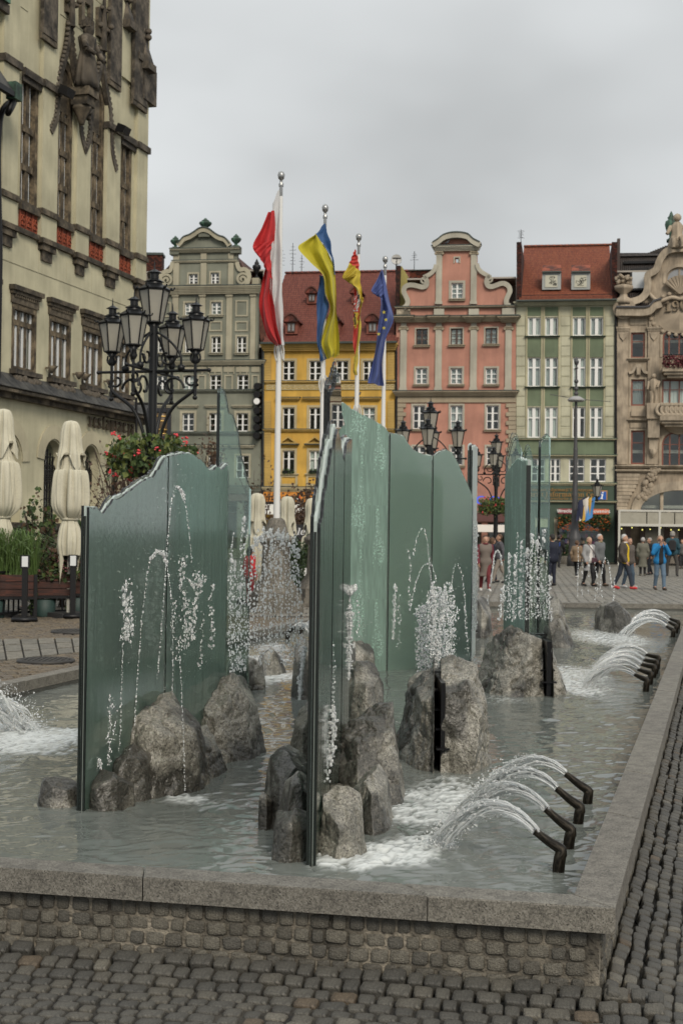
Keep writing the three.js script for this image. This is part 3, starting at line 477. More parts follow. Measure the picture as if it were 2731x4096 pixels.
jet('ragged splash on the right pane of the left glass wall', [{ d: 8.6, pts: [[735, 2215], [728, 2330], [745, 2430], [735, 2600]], n: 190, r: .011, j: .024 }, { d: 8.6, pts: [[785, 2290], [800, 2330], [780, 2420], [770, 2560]], n: 150, r: .011, j: .02 }, { d: 8.6, pts: [[815, 2310], [790, 2350], [760, 2320]], n: 70, r: .012, j: .02 }, { d: 8.6, pts: [[690, 2560], [700, 2400], [706, 2640]], n: 60, r: .008, j: .02 }, { d: 8.9, pts: [[858, 2335], [838, 2400], [850, 2480], [842, 2600]], n: 100, r: .010, j: .014 }, { d: 8.8, pts: [[812, 2450], [805, 2600], [800, 2680]], n: 60, r: .008, j: .012 }], { mist: 120 });
jet('small jets at the front foot of the left glass wall', [{ d: 7.6, pts: [[447, 2782], [440, 2900], [437, 3065]], n: 130, r: .007, j: .014, core: .004 }, { d: 7.6, pts: [[398, 3028], [402, 3080]], n: 50, r: .009, j: .012 }, { d: 7.6, pts: [[455, 2800], [470, 2850], [450, 2960]], n: 40, r: .006, j: .01 }]);
// plume in the left channel
{ const S = [], r = mulberry(61); for (let i = 0; i < 19; i++) { const x = 1012 + i * 9.6 + r() * 6, d = 11.6 + r() * 0.9, y = 2062 + 90 * Math.pow(Math.abs(i - 5) / 12, 1.3) + r() * 60; S.push({ d, pts: [[x + 8, y], [x, y + 40], [x - 4 + (i - 9) * 1.5, 2330], [x + (i - 9) * 2.8, 2560 + r() * 120]], n: 110, r: .0125, j: .016, head: 1.6, clump: i % 2, core: i % 3 ? 0 : .004 }); }
  jet('wide curtain of falling drops in the channel behind the left glass', S, { mist: 260 }); }
{ const S = [], r = mulberry(62); for (let i = 0; i < 8; i++) { const x = 918 + i * 9 + r() * 5, d = 12.3 + r() * 0.4, y = [2200, 2130, 2250, 2290, 2330, 2080, 2070, 2120][i]; S.push({ d, pts: [[x + 6, y], [x, y + 60], [x - 4, 2450], [x, 2690]], n: 110, r: .012, j: .018, head: 1.8, clump: i % 2 }); }
  jet('foaming jets before the slender clear shard', S, { mist: 120 }); }
// around the central glass
jet('white knotted jet behind the central glass row', [{ d: 8.7, pts: [[1406, 2345], [1392, 2400], [1400, 2470], [1398, 2600], [1396, 2720]], n: 260, r: .011, j: .02, head: 2, core: .012, fade: 1 }, { d: 8.7, pts: [[1430, 2400], [1436, 2480], [1430, 2560]], n: 40, r: .007, j: .01 }], { mat: foamMat, mist: 80 });
jet('low water climbing the foot of the central glass, left side', [{ d: 7.3, pts: [[1220, 2590], [1212, 2640], [1204, 2720], [1198, 2800]], n: 90, r: .010, j: .012, core: .010 }]);
jet('splashes running down the right face of the central glass', [{ d: 7.3, pts: [[1332, 2340], [1330, 2500], [1336, 2700], [1330, 2900]], n: 160, r: .007, j: .012, clump: 1 }, { d: 7.2, pts: [[1300, 2360], [1290, 2450], [1300, 2560]], n: 40, r: .005, j: .008 }, { d: 7.1, pts: [[1330, 2820], [1335, 2900], [1322, 3060]], n: 150, r: .010, j: .016, core: .008 }, { d: 7.0, pts: [[1305, 2950], [1300, 3060], [1310, 3130]], n: 70, r: .008, j: .016 }]);
// tall jet over the split boulder
{ const S = [], r = mulberry(64); for (let i = 0; i < 10; i++) { const k = (i - 4.5) / 4.5, x = 1752 + k * 52; S.push({ d: 9.5 + r() * 0.3, pts: [[x - 14 + r() * 10, 2322 + Math.abs(k) * 130 * r() + r() * 40], [x - 6 + k * 16, 2440], [x - 8 + k * 14, 2560], [1744 + k * 66, 2700]], n: 330, r: .0088, j: .026 }); }
  S.push({ d: 9.55, pts: [[1726, 2330], [1734, 2420], [1738, 2540], [1742, 2680]], n: 160, r: .014, j: .016 }, { d: 9.55, pts: [[1778, 2345], [1770, 2430], [1758, 2540], [1748, 2680]], n: 160, r: .014, j: .016 });
  S.push({ d: 9.6, pts: [[1742, 2600], [1740, 2800], [1738, 2960]], n: 200, r: .008, j: .014 });
  jet('thick white jet over the split boulder', S, { mat: foamMat, mist: 200 }); }
jet('arching drops left of the thick white jet', [{ d: 9.4, pts: [[1655, 2215], [1668, 2150], [1690, 2112], [1706, 2150], [1720, 2300], [1730, 2420]], n: 120, r: .008, j: .009, clump: 1 }, { d: 9.4, pts: [[1640, 2440], [1660, 2340], [1690, 2270], [1720, 2250], [1745, 2330]], n: 110, r: .008, j: .010, clump: 1 }, { d: 9.4, pts: [[1632, 2190], [1640, 2240], [1636, 2420]], n: 60, r: .008, j: .009 }], { mist: 60 });
jet('arching drops right of the thick white jet', [{ d: 9.4, pts: [[1800, 2380], [1812, 2290], [1825, 2252], [1845, 2290], [1855, 2350], [1862, 2520]], n: 190, r: .0085, j: .010, clump: 1, core: .004 }, { d: 9.4, pts: [[1860, 2430], [1868, 2560], [1872, 2620]], n: 40, r: .006, j: .008 }], { mist: 60 });
jet('wet film and drops at the foot of the dark middle pane', [{ d: 14.6, pts: [[1582, 2340], [1578, 2440], [1572, 2560]], n: 140, r: .011, j: .02, core: .006 }, { d: 14.6, pts: [[1598, 2380], [1592, 2600]], n: 60, r: .009, j: .02 }]);
// water on the narrow blade and the right cluster
{ const S = []; for (let i = 0; i < 5; i++) S.push({ d: 17.2, pts: [[1874 + i * 8, 2085 + (i % 2) * 20], [1874 + i * 8, 2300], [1872 + i * 8, 2520]], n: 150, r: .013, j: .012, core: .006 }); jet('sheet of water dripping down the narrow glass blade', S); }
{ const S = [], r = mulberry(66); for (let i = 0; i < 17; i++) { const x = 2010 + i * 11.5 + r() * 5, y = [2340, 2300, 2220, 2330, 2225, 2130, 2160, 2215, 2190, 2230, 2140, 2165, 2150, 2180, 2120, 2200, 2300][i]; S.push({ d: 12.5 + r() * 0.3, pts: [[x + 2, y], [x - 2, y + 70], [x - 4, 2380], [x - 2 + (i - 8) * 1.5, 2480]], n: 150, r: .0098, j: .014, head: 1.9, clump: i % 2 }); }
  jet('broad foaming jets before the right glass cluster', S, { mist: 200 }); }
jet('thin arching jet left of the right glass cluster', [{ d: 12.6, pts: [[1962, 2330], [1970, 2270], [1978, 2215], [1990, 2202], [2000, 2218], [2004, 2260]], n: 110, r: .011, j: .006, core: .006 }, { d: 12.6, pts: [[1958, 2330], [1952, 2380], [1950, 2420]], n: 30, r: .008, j: .006 }]);
jet('thin far jets over the far boulder', [{ d: 20.5, pts: [[2310, 2192], [2311, 2250], [2309, 2320], [2308, 2390]], n: 70, r: .014, j: .008, clump: 1 }, { d: 20.5, pts: [[2326, 2240], [2328, 2330], [2326, 2390]], n: 36, r: .011, j: .008 }, { d: 20.5, pts: [[2356, 2210], [2352, 2290], [2350, 2380]], n: 44, r: .012, j: .010 }, { d: 20.5, pts: [[2376, 2240], [2386, 2300], [2390, 2390]], n: 44, r: .012, j: .010 }], { mist: 30 });
jet('thin far arching jet over the rightmost boulder', [{ d: 21, pts: [[2396, 2380], [2405, 2290], [2420, 2231], [2430, 2245], [2440, 2310], [2446, 2350]], n: 90, r: .013, j: .006, core: .004 }, { d: 21, pts: [[2456, 2310], [2454, 2360], [2452, 2400]], n: 40, r: .014, j: .01 }, { d: 21, pts: [[2380, 2350], [2378, 2400]], n: 20, r: .012, j: .01 }, { d: 21, pts: [[2405, 2358], [2405, 2390]], n: 20, r: .013, j: .012 }]);
// ---- bent bronze spouts along the edges, each with its stream
function spout(label, slabel, base, elbow, tip, land, { r = 0.027, swell = 1, n = 150 } = {}) {
  const t = thing('water_spout', label, 'spout', base, 0, 'bronze spouts of the fountain'), L = p => p.clone().sub(base), e = L(elbow), k = L(tip);
  const pts = [V(0, -0.2, 0), V(0, 0, 0), V(e.x * 0.5, e.y * 0.75, e.z * 0.5), e, e.clone().lerp(k, 0.5), k], g = new THREE.TubeGeometry(new THREE.CatmullRomCurve3(pts, false, 'centripetal'), 40, 1, 14), p = g.attributes.position, cp = new THREE.CatmullRomCurve3(pts, false, 'centripetal').getSpacedPoints(40);
  for (let i = 0; i <= 40; i++) { const R = r * (i < 24 ? 1 : lerp(1, 0.62, (i - 24) / 16)); for (let m = 0; m <= 14; m++) { const id = i * 15 + m; p.setXYZ(id, cp[i].x + (p.getX(id) - cp[i].x) * R, cp[i].y + (p.getY(id) - cp[i].y) * R, cp[i].z + (p.getZ(id) - cp[i].z) * R); } }
  g.computeVertexNormals(); mesh('pipe', g, bronze, t);
  const dir = k.clone().sub(e).normalize(); mesh('mouth_ring', new THREE.TorusGeometry(r * 0.6, r * 0.09, 8, 16).applyQuaternion(new THREE.Quaternion().setFromUnitVectors(V(0, 0, 1), dir)).translate(k.x, k.y, k.z), bronze, t);
  // stream: a bundle of clear threads that widens as it falls
  const s = thing('water_stream', slabel, 'water stream', tip, 0, 'streams from the spouts'), D = land.clone().sub(tip), rnd = mulberry(Math.floor(tip.x * 999)), lift = Math.max(0.05, Math.hypot(D.x, D.z) * 0.2), list = [];
  const at = (q, ox, oy, oz) => V(D.x * q + ox, D.y * q * q + lift * 4 * q * (1 - q) * (1 - 0.25 * q) + oy, D.z * q + oz);
  for (let a = 0; a < 22; a++) {
    const ph = a / 22 * 6.283 + rnd(), amp = r * (0.28 + 0.5 * rnd()), sp = [];
    for (let i = 0; i <= 26; i++) { const q = i / 26, w = amp * (1 + 1.5 * q) * swell; sp.push(at(q, Math.cos(ph + q * 3) * w * 0.8 + (rnd() - 0.5) * 0.012 * q, Math.sin(ph + q * 3) * w + (rnd() - 0.5) * 0.014 * q, Math.cos(ph * 2 + q * 2) * w)); }
    const gg = new THREE.TubeGeometry(new THREE.CatmullRomCurve3(sp), 70, 1, 7), pp = gg.attributes.position, cc = new THREE.CatmullRomCurve3(sp).getSpacedPoints(70);
    for (let i = 0; i <= 70; i++) { const R = r * 0.24 * (0.2 + 1.2 * fbm(i * 0.4 + a * 7, 1.7, 2, 0, 3)) * (i > 58 ? (70 - i) / 14 + 0.15 : 1); for (let m = 0; m <= 7; m++) { const id = i * 8 + m; pp.setXYZ(id, cc[i].x + (pp.getX(id) - cc[i].x) * R, cc[i].y + (pp.getY(id) - cc[i].y) * R, cc[i].z + (pp.getZ(id) - cc[i].z) * R); } }
    gg.computeVertexNormals(); mesh('water_thread', gg, a % 2 ? waterMat : foamMat, s);
  }
  for (let i = 0; i < n * 3; i++) { const q = 0.1 + 0.85 * Math.sqrt(rnd()), w = r * (0.8 + 1.6 * q) * swell; list.push([at(q, (rnd() - 0.5) * 2 * w, (rnd() - 0.5) * 2 * w, (rnd() - 0.5) * 2 * w), 0.0012 + 0.0042 * rnd() * rnd() + 0.03 * r * rnd(), 1]); }
  for (let i = 0; i < n * 2; i++) { const a = rnd() * 6.3, R = rnd() * rnd() * r * 5; list.push([D.clone().add(V(Math.cos(a) * R, rnd() * rnd() * r * 3, Math.sin(a) * R)), 0.0012 + 0.005 * rnd() * rnd() + 0.04 * r * rnd(), 1]); }
  drops(s, list, foamMat);
}
const ord = ['first', 'second', 'third', 'fourth', 'fifth'];
[[[2232, 3483], [2246, 3405], [2140, 3326], [1740, 3388]], [[2272, 3391], [2285, 3325], [2183, 3237], [1806, 3312]], [[2311, 3293], [2321, 3234], [2226, 3155], [1880, 3232]], [[2348, 3214], [2354, 3168], [2262, 3096], [1936, 3172]]].forEach(([b, e, t, l], i) => {
  const base = WAT(...b), z = -base.z; spout(`${ord[i]} bent bronze spout of the nearest row on the right edge, counted from the viewer`, `${ord[i]} arching stream of the nearest spout row, counted from the viewer`, base, P(e[0], e[1], z + 0.005), P(t[0], t[1], z + 0.05), WAT(...l), { n: 190 });
});
[[[2581, 2767], [2538, 2698], [2338, 2752]], [[2597, 2740], [2551, 2677], [2345, 2735]], [[2611, 2714], [2563, 2657], [2358, 2712]], [[2620, 2694], [2573, 2639], [2372, 2690]], [[2627, 2675], [2582, 2618], [2385, 2668]]].forEach(([b, t, l], i) => {
  const base = WAT(...b), z = -base.z; spout(`${ord[i]} bent bronze spout of the middle row on the right edge, counted from the viewer`, `${ord[i]} arching stream of the middle spout row, counted from the viewer`, base, P(b[0] + 6, b[1] - 44, z), P(t[0], t[1], z + 0.1), WAT(...l), { r: .03, n: 110 });
});
[[[2689, 2550], [2663, 2505], [2482, 2545]], [[2701, 2533], [2672, 2487], [2490, 2530]], [[2709, 2517], [2676, 2474], [2500, 2516]]].forEach(([b, t, l], i) => {
  const base = WAT(...b), z = -base.z; spout(`${ord[i]} bent bronze spout of the farthest row on the right edge, counted from the viewer`, `${ord[i]} arching stream of the farthest spout row, counted from the viewer`, base, P(b[0] + 3, b[1] - 28, z), P(t[0], t[1], z + 0.15), WAT(...l), { r: .034, n: 80 });
});
[[[1150, 2556], [1153, 2530], [1180, 2506], [1268, 2560]], [[1204, 2536], [1206, 2515], [1230, 2494], [1320, 2540]]].forEach(([b, e, t, l], i) => {
  const base = WAT(...b), z = -base.z; spout(`bronze spout on the far left edge, ${['nearer', 'farther'][i]} of the two in the gap`, `stream of the ${['nearer', 'farther'][i]} spout on the far left edge`, base, P(e[0], e[1], z), P(t[0], t[1], z - 0.1), WAT(...l), { r: .032, n: 60 });
});
{ // stream that comes in from the left edge, beyond the frame
  const base = WAT(-300, 2935), z = -base.z; spout('bronze spout on the left edge outside the view', 'thick arching stream falling in at the left margin', base, P(-305, 2860, z), P(-240, 2805, z), WAT(100, 2925), { r: .05, swell: 1.5, n: 420 });
}
// ================================================================ houses: shared builders
const FB = new Wall(V(-12, 0, -91.92), V(22, 0, -86.48));    // the row of house fronts across the square
const crop = (ox, oy, k) => (x, y) => [ox + x / k, oy + y / k];
const whiteFrame = std(lin(0.74, 0.74, 0.72), 0.5), brownFrame = std(lin(0.075, 0.045, 0.035), 0.5), redFrame = std(lin(0.20, 0.065, 0.04), 0.5);
const paneMat = phys(lin(0.9, 0.94, 0.93), 0.02, { transmission: 1, thickness: 0, ior: 1.5 });
const paneDark = paneMat;
const paneOld = [paneMat, paneMat, phys(lin(.26, .27, .28), .12)];
const curtainMats = [std(lin(0.62, 0.62, 0.60), 0.95), std(lin(0.45, 0.46, 0.46), 0.95), std(lin(0.30, 0.31, 0.31), 0.95)];
const roomMat = std(lin(0.36, 0.33, 0.29), 0.95);
const zinc = std(lin(0.06, 0.075, 0.068), 0.5, { metalness: 0.4 }), verdigris = std(lin(0.09, 0.20, 0.155), 0.7, { map: soTex });
const blackIron = std(lin(0.013, 0.013, 0.014), 0.45, { metalness: 0.5 });
const shell = (a, b, c, d, z0, z1, floors = 3.4) => { const g = [bx(a, b, z0 - 0.1, c, d, z0), bx(a - 0.1, b, z0, a, d, z1), bx(c, b, z0, c + 0.1, d, z1), bx(a, d, z0, c, d + 0.1, z1), bx(a, b - 0.1, z0, c, b, z1)]; for (let y = b + floors; y < d - 1; y += floors) g.push(bx(a + 0.01, y, z0 + 0.01, c - 0.01, y + 0.2, z1 - 0.01)); return join(g); };   // the rooms behind a front, floor by floor
class House {
  constructor(wall, px, label, name = 'house', cat = 'house') {
    this.w = wall; this.u0 = wall.uv(px, 2100)[0]; this.t = thing(name, label, cat, wall.o.clone().addScaledVector(wall.u, this.u0), wall.turn, cat === 'house' ? 'house fronts on the far side of the square' : undefined);
    this.holes = []; this.c = (x, y) => [x, y]; this.k = mulberry(Math.floor(px));
  }
  q(x, y, z = 0) { const [a, b] = this.c(x, y), [u, v] = this.w.uv(a, b, z); return [u - this.u0, v]; }
  R(x0, y0, x1, y1) { const a = this.q(x0, y0), b = this.q(x1, y0), c = this.q(x0, y1); return [a[0], c[1], b[0], a[1]]; }      // left, bottom, right, top in metres
  pts(l) { return l.map(([x, y]) => this.q(x, y)); }
  box(name, x0, y0, x1, y1, d0, d1, mat, parent) { const [a, b, c, d] = this.R(x0, y0, x1, y1); return mesh(name, bx(a, b, d0, c, d, d1), mat, parent || this.t); }
  // a moulded course: stacked strips that step out towards the top
  course(name, x0, y0, x1, y1, out, mat, steps = 3, parent, capMat) {
    const [a, b, c, d] = this.R(x0, y0, x1, y1), g = [], h = (d - b) / steps;
    for (let i = 0; i < steps; i++) g.push(bx(a - out * i / steps * 0.4, b + h * i, 0.002 * i, c + out * i / steps * 0.4, b + h * (i + 1) - 0.001, out * (0.35 + 0.65 * (i + 1) / steps)));
    const m = mesh(name, join(g), mat, parent || this.t);
    if (capMat) mesh('flashing', bx(a - out * 0.4, d, 0, c + out * 0.4, d + 0.05, out * 1.06), capMat, m);
    return m;
  }
  frame(name, x0, y0, x1, y1, wpx, d1, mat, parent) { // a flat surround round an opening
    const [a, b, c, d] = this.R(x0, y0, x1, y1), [e] = this.R(x0 + wpx, y0, x1, y1), w = e - a;
    return mesh(name, join([bx(a, b, 0, a + w, d, d1), bx(c - w, b, 0, c, d, d1), bx(a + w, d - w, 0, c - w, d, d1 - 0.003), bx(a + w, b, 0, c - w, b + w, d1 - 0.003)]), mat, parent || this.t);
  }
  win(x0, y0, x1, y1, { cols = 2, rows = [0, .5, 1], bar = 0.055, mid = 0.10, mat = whiteFrame, trim = 0, trimMat, trimOut = 0.05, sill = 0, sillMat, recess = 0.16, curtain = -1, pane, arch = 0, colAt, hole = true, name = 'window' } = {}) {
    const [a, b, c, d] = this.R(x0, y0, x1, y1), z0 = -recess, z1 = -recess + 0.06, g = [], k = this.k, W = c - a, H = d - b;
    const ar = arch ? Math.min(W / 2, H) * arch : 0, outl = (i = 0) => { if (!ar) return [[a + i, b + i], [c - i, b + i], [c - i, d - i], [a + i, d - i]]; const o = [[a + i, b + i], [c - i, b + i]]; for (let s = 0; s <= 14; s++) { const th = Math.PI * s / 14; o.push([(a + c) / 2 + Math.cos(th) * (W / 2 - i), d - ar + Math.sin(th) * (ar - i)]); } return o; };
    if (hole) this.holes.push(outl(0).reverse());
    const w = mesh(name, slab(outl(0.001), z0, z1, [outl(bar).reverse()]), mat, this.t), bars = [];
    const xs = colAt ? [0, ...colAt, 1] : Array.from({ length: cols + 1 }, (_, i) => i / cols), X = f => a + bar + (W - 2 * bar) * f, Y = f => b + bar + (H - 2 * bar) * (1 - f);
    for (let i = 1; i < xs.length - 1; i++) { const m = cols === 2 && xs.length === 3 ? mid : mid * 0.8; bars.push(bx(X(xs[i]) - m / 2, b + bar, z0 + 0.004, X(xs[i]) + m / 2, d - bar - (ar ? 0.001 : 0), z1 + 0.012)); }
    for (let j = 1; j < rows.length - 1; j++) { const m = Math.abs(rows[j]) === 0.5 ? mid * 0.6 : mid * 0.42; for (let i = 0; i < xs.length - 1; i++) bars.push(bx(X(xs[i]) + (i ? mid / 2 : 0), Y(rows[j]) - m / 2, z0 + 0.008, X(xs[i + 1]) - (i < xs.length - 2 ? mid / 2 : 0), Y(rows[j]) + m / 2, z1 + 0.006)); }
    if (bars.length) mesh('glazing_bar', join(bars), mat, w);
    const pm = pane || paneMat;
    if (ar) mesh('pane', slab(outl(bar * 0.5), z0 + 0.022, z0 + 0.032), pm, w);
    else for (let i = 0; i < xs.length - 1; i++) for (let j = 0; j < rows.length - 1; j++) mesh('pane', bx(X(xs[i]) - 0.01, Y(rows[j + 1]) - 0.008, z0 + 0.022, X(xs[i + 1]) + 0.01, Y(rows[j]) + 0.008, z0 + 0.03), pm, w);
    if (curtain >= 0) { const cm = curtainMats[curtain % 3], n = 14, half = k() < 0.5; const cg = grid(40, 1, (u, v) => V(lerp(a + 0.03, half ? c - 0.03 : lerp(a, c, 0.82), u), lerp(b + 0.04, d - 0.03, v), z0 - 0.08 + 0.02 * Math.sin(u * 46))); mesh('curtain', cg, cm, w); }
    if (trim) { const q = this.R(x0 - trim, y0 - trim, x1 + trim, y1), tw = a - q[0]; if (ar) { const o = []; for (let s = 0; s <= 20; s++) { const th = Math.PI * s / 20; o.push([(a + c) / 2 + Math.cos(th) * (W / 2 + tw / 2 + 0.002), d - ar + Math.sin(th) * (ar + tw / 2)]); } mesh('surround', join([band2(o, tw, 0.001, trimOut), bx(a - tw, b, 0.001, a - 0.002, d - ar, trimOut), bx(c + 0.002, b, 0.001, c + tw, d - ar, trimOut)]), trimMat, w); } else mesh('surround', join([bx(a - tw, b, 0.001, a - 0.002, d + tw, trimOut), bx(c + 0.002, b, 0.001, c + tw, d + tw, trimOut), bx(a - 0.002, d + 0.002, 0.001, c + 0.002, d + tw, trimOut - 0.002)]), trimMat, w); }
    if (sill) { const q = this.R(x0 - sill, y1, x1 + sill, y1 + 7); mesh('sill', join([bx(q[0], b - 0.14, 0.001, q[2], b - 0.05, 0.16), bx(q[0] - 0.02, b - 0.05, 0.002, q[2] + 0.02, b - 0.003, 0.22)]), sillMat || trimMat || mat, w); }
    return w;
  }
  wall(pts, mat, th = 0.4, name = 'wall') {
    const m = mesh(name, slab(pts, -th, 0, this.holes), mat, this.t), xs = pts.map(p => p[0]), ys = pts.map(p => p[1]); this.holes = []; return m;
  }
  room(x0, y0, x1, y1, deep = 3) { const [a, b, c, d] = this.R(x0, y0, x1, y1); mesh('interior', shell(a, b, c, d, -deep, -0.52), roomMat, this.t); }
  pilaster(x0, y0, x1, y1, mat, { out = 0.12, cap = 1, base = 1, capMat } = {}) {
    const [a, b, c, d] = this.R(x0, y0, x1, y1), W = c - a, p = mesh('pilaster', bx(a, b, 0.001, c, d, out), mat, this.t);
    if (base) mesh('base', join([bx(a - W * 0.1, b, 0.003, c + W * 0.1, b + W * 0.4, out + 0.07), bx(a - W * 0.05, b + W * 0.4, 0.004, c + W * 0.05, b + W * 0.55, out + 0.035)]), mat, p);
    if (cap === 2) { const g = [bx(a - W * 0.14, d - W * 0.16, 0.003, c + W * 0.14, d, out + 0.10), bx(a - W * 0.05, d - W * 0.4, 0.004, c + W * 0.05, d - W * 0.16, out + 0.05)]; for (const s of [a - W * 0.1, c + W * 0.1]) g.push(new THREE.CylinderGeometry(W * 0.2, W * 0.2, out + 0.08, 14).rotateX(Math.PI / 2).translate(s, d - W * 0.34, (out + 0.08) / 2)); mesh('capital', join(g), capMat || mat, p); }
    else if (cap) mesh('capital', join([bx(a - W * 0.12, d - W * 0.22, 0.003, c + W * 0.12, d, out + 0.09), bx(a - W * 0.06, d - W * 0.4, 0.004, c + W * 0.06, d - W * 0.22, out + 0.05)]), mat, p);
    return p;
  }
  // rows of lapped tiles on a slope between an eave and a ridge; depth goes back as it rises
  tiles(name, x0, yE, x1, yR, back, cols, rows, mats, pantile = 0, eaveOut = 0.35, parent) {
    const [a, b, c] = this.R(x0, yE, x1, yE + 5), e = this.q(x0, yE)[1], w = c - a, vEye = 0;
    // height of the ridge so that it shows at yR although it stands further back
    const ridge = (() => { const [px, py] = this.c((x0 + x1) / 2, yR), r = ray(px, py), n = this.w.n, o = this.w.o.clone().addScaledVector(n, -back), t = o.sub(camera.position).dot(n) / r.dot(n); return camera.position.y + r.y * t; })();
    const rise = ridge - e, run = back + eaveOut, L = Math.hypot(rise, run), ang = Math.atan2(rise, run);
    const m = mesh(name, bx(0, -0.12, -L, w, -0.05, 0), mats[0], parent || this.t); m.position.set(a, e, eaveOut); m.rotation.x = ang;   // boards under the tiles
    const tw = w / cols, th = L / rows, lists = mats.map(() => []), r = this.k;
    const tg = pantile ? (() => { const p = []; const s = new THREE.Shape(); for (let i = 0; i <= 8; i++) { const u = i / 8 - 0.5, y = 0.10 + 0.16 * Math.sin(u * 6.283 + 0.6) * (pantile); i ? s.lineTo(u, y) : s.moveTo(u, y); } for (let i = 8; i >= 0; i--) { const u = i / 8 - 0.5, y = 0.02 + 0.16 * Math.sin(u * 6.283 + 0.6) * (pantile); s.lineTo(u, y); } return boxUV(new THREE.ExtrudeGeometry(s, { depth: 1.12, bevelEnabled: false }).translate(0, 0, -1.0)); })()
      : boxUV(slab([[-0.47, -0.12], [-0.3, -0.2], [0, -0.23], [0.3, -0.2], [0.47, -0.12], [0.47, 1], [-0.47, 1]], 0, 0.09).rotateX(-Math.PI / 2));
    for (let j = 0; j < rows; j++) for (let i = 0; i < cols; i++) { const x = tw * (i + 0.5 + (!pantile && j % 2 ? 0.5 : 0)); if (x > w) continue; lists[Math.floor(r() * mats.length)].push([V(x, -0.045, -th * j), new THREE.Quaternion().setFromEuler(new THREE.Euler((pantile ? 0.2 : 0.12) + (r() - 0.5) * 0.03, 0, (r() - 0.5) * 0.03)), V(tw * 0.99, pantile ? tw * 0.8 : 0.6, th)]); }
    lists.forEach((l, i) => l.length && instanced('roof_tiles', tg, mats[i], l, m));
    const rg = []; for (let i = 0; i < Math.ceil(w / 0.42); i++) rg.push(new THREE.CylinderGeometry(0.13, 0.14, 0.45, 8, 1, false, 0, Math.PI).rotateZ(Math.PI / 2).rotateX(-Math.PI / 2 - ang + Math.PI / 2).translate(Math.min(w, 0.42 * i + 0.21), 0.02, -L)); stuff(mesh('ridge_tiles', join(rg), mats[0], m));
    return m;
  }
  // where a sight line meets the roof slope: local x, y, z
  onSlope(x, y, yE, yR, back, eaveOut = 0.35) {
    const hit = (px, py, b) => { const [X, Y] = this.c(px, py), r = ray(X, Y), n = this.w.n, o = this.w.o.clone().addScaledVector(n, -b), k = o.sub(camera.position).dot(n) / r.dot(n), p = camera.position.clone().addScaledVector(r, k).sub(this.w.o); return [p.dot(this.w.u) - this.u0, p.y]; };
    const e = this.q(x, yE)[1], R = hit(x, yR, back)[1]; let b = 0; for (let i = 0; i < 40; i++) { const [u, v] = hit(x, y, b), want = (v - e) / (R - e) * (back + eaveOut) - eaveOut; b = lerp(b, want, 0.5); }
    return V(...hit(x, y, b), -b);
  }
}
const shadowStone = stone(lin(0.20, 0.185, 0.155));
function volute(cx, cy, R, turns, dir, w, z0, z1, start = 0) { const p = []; for (let i = 0; i <= 46; i++) { const k = i / 46, a = start + dir * k * turns * 6.283, r = R * (1 - 0.86 * k); p.push([cx + Math.cos(a) * r, cy + Math.sin(a) * r]); } return band2(p, w, z0, z1); }
const urn = (h, r) => lathe([[0, 0], [r * .7, 0], [r * .7, h * .08], [r * .3, h * .14], [r * .28, h * .22], [r * .8, h * .4], [r, h * .56], [r * .9, h * .66], [r * .45, h * .72], [r * .6, h * .78], [r * .35, h * .84], [r * .22, h * .92], [0, h]], 14);

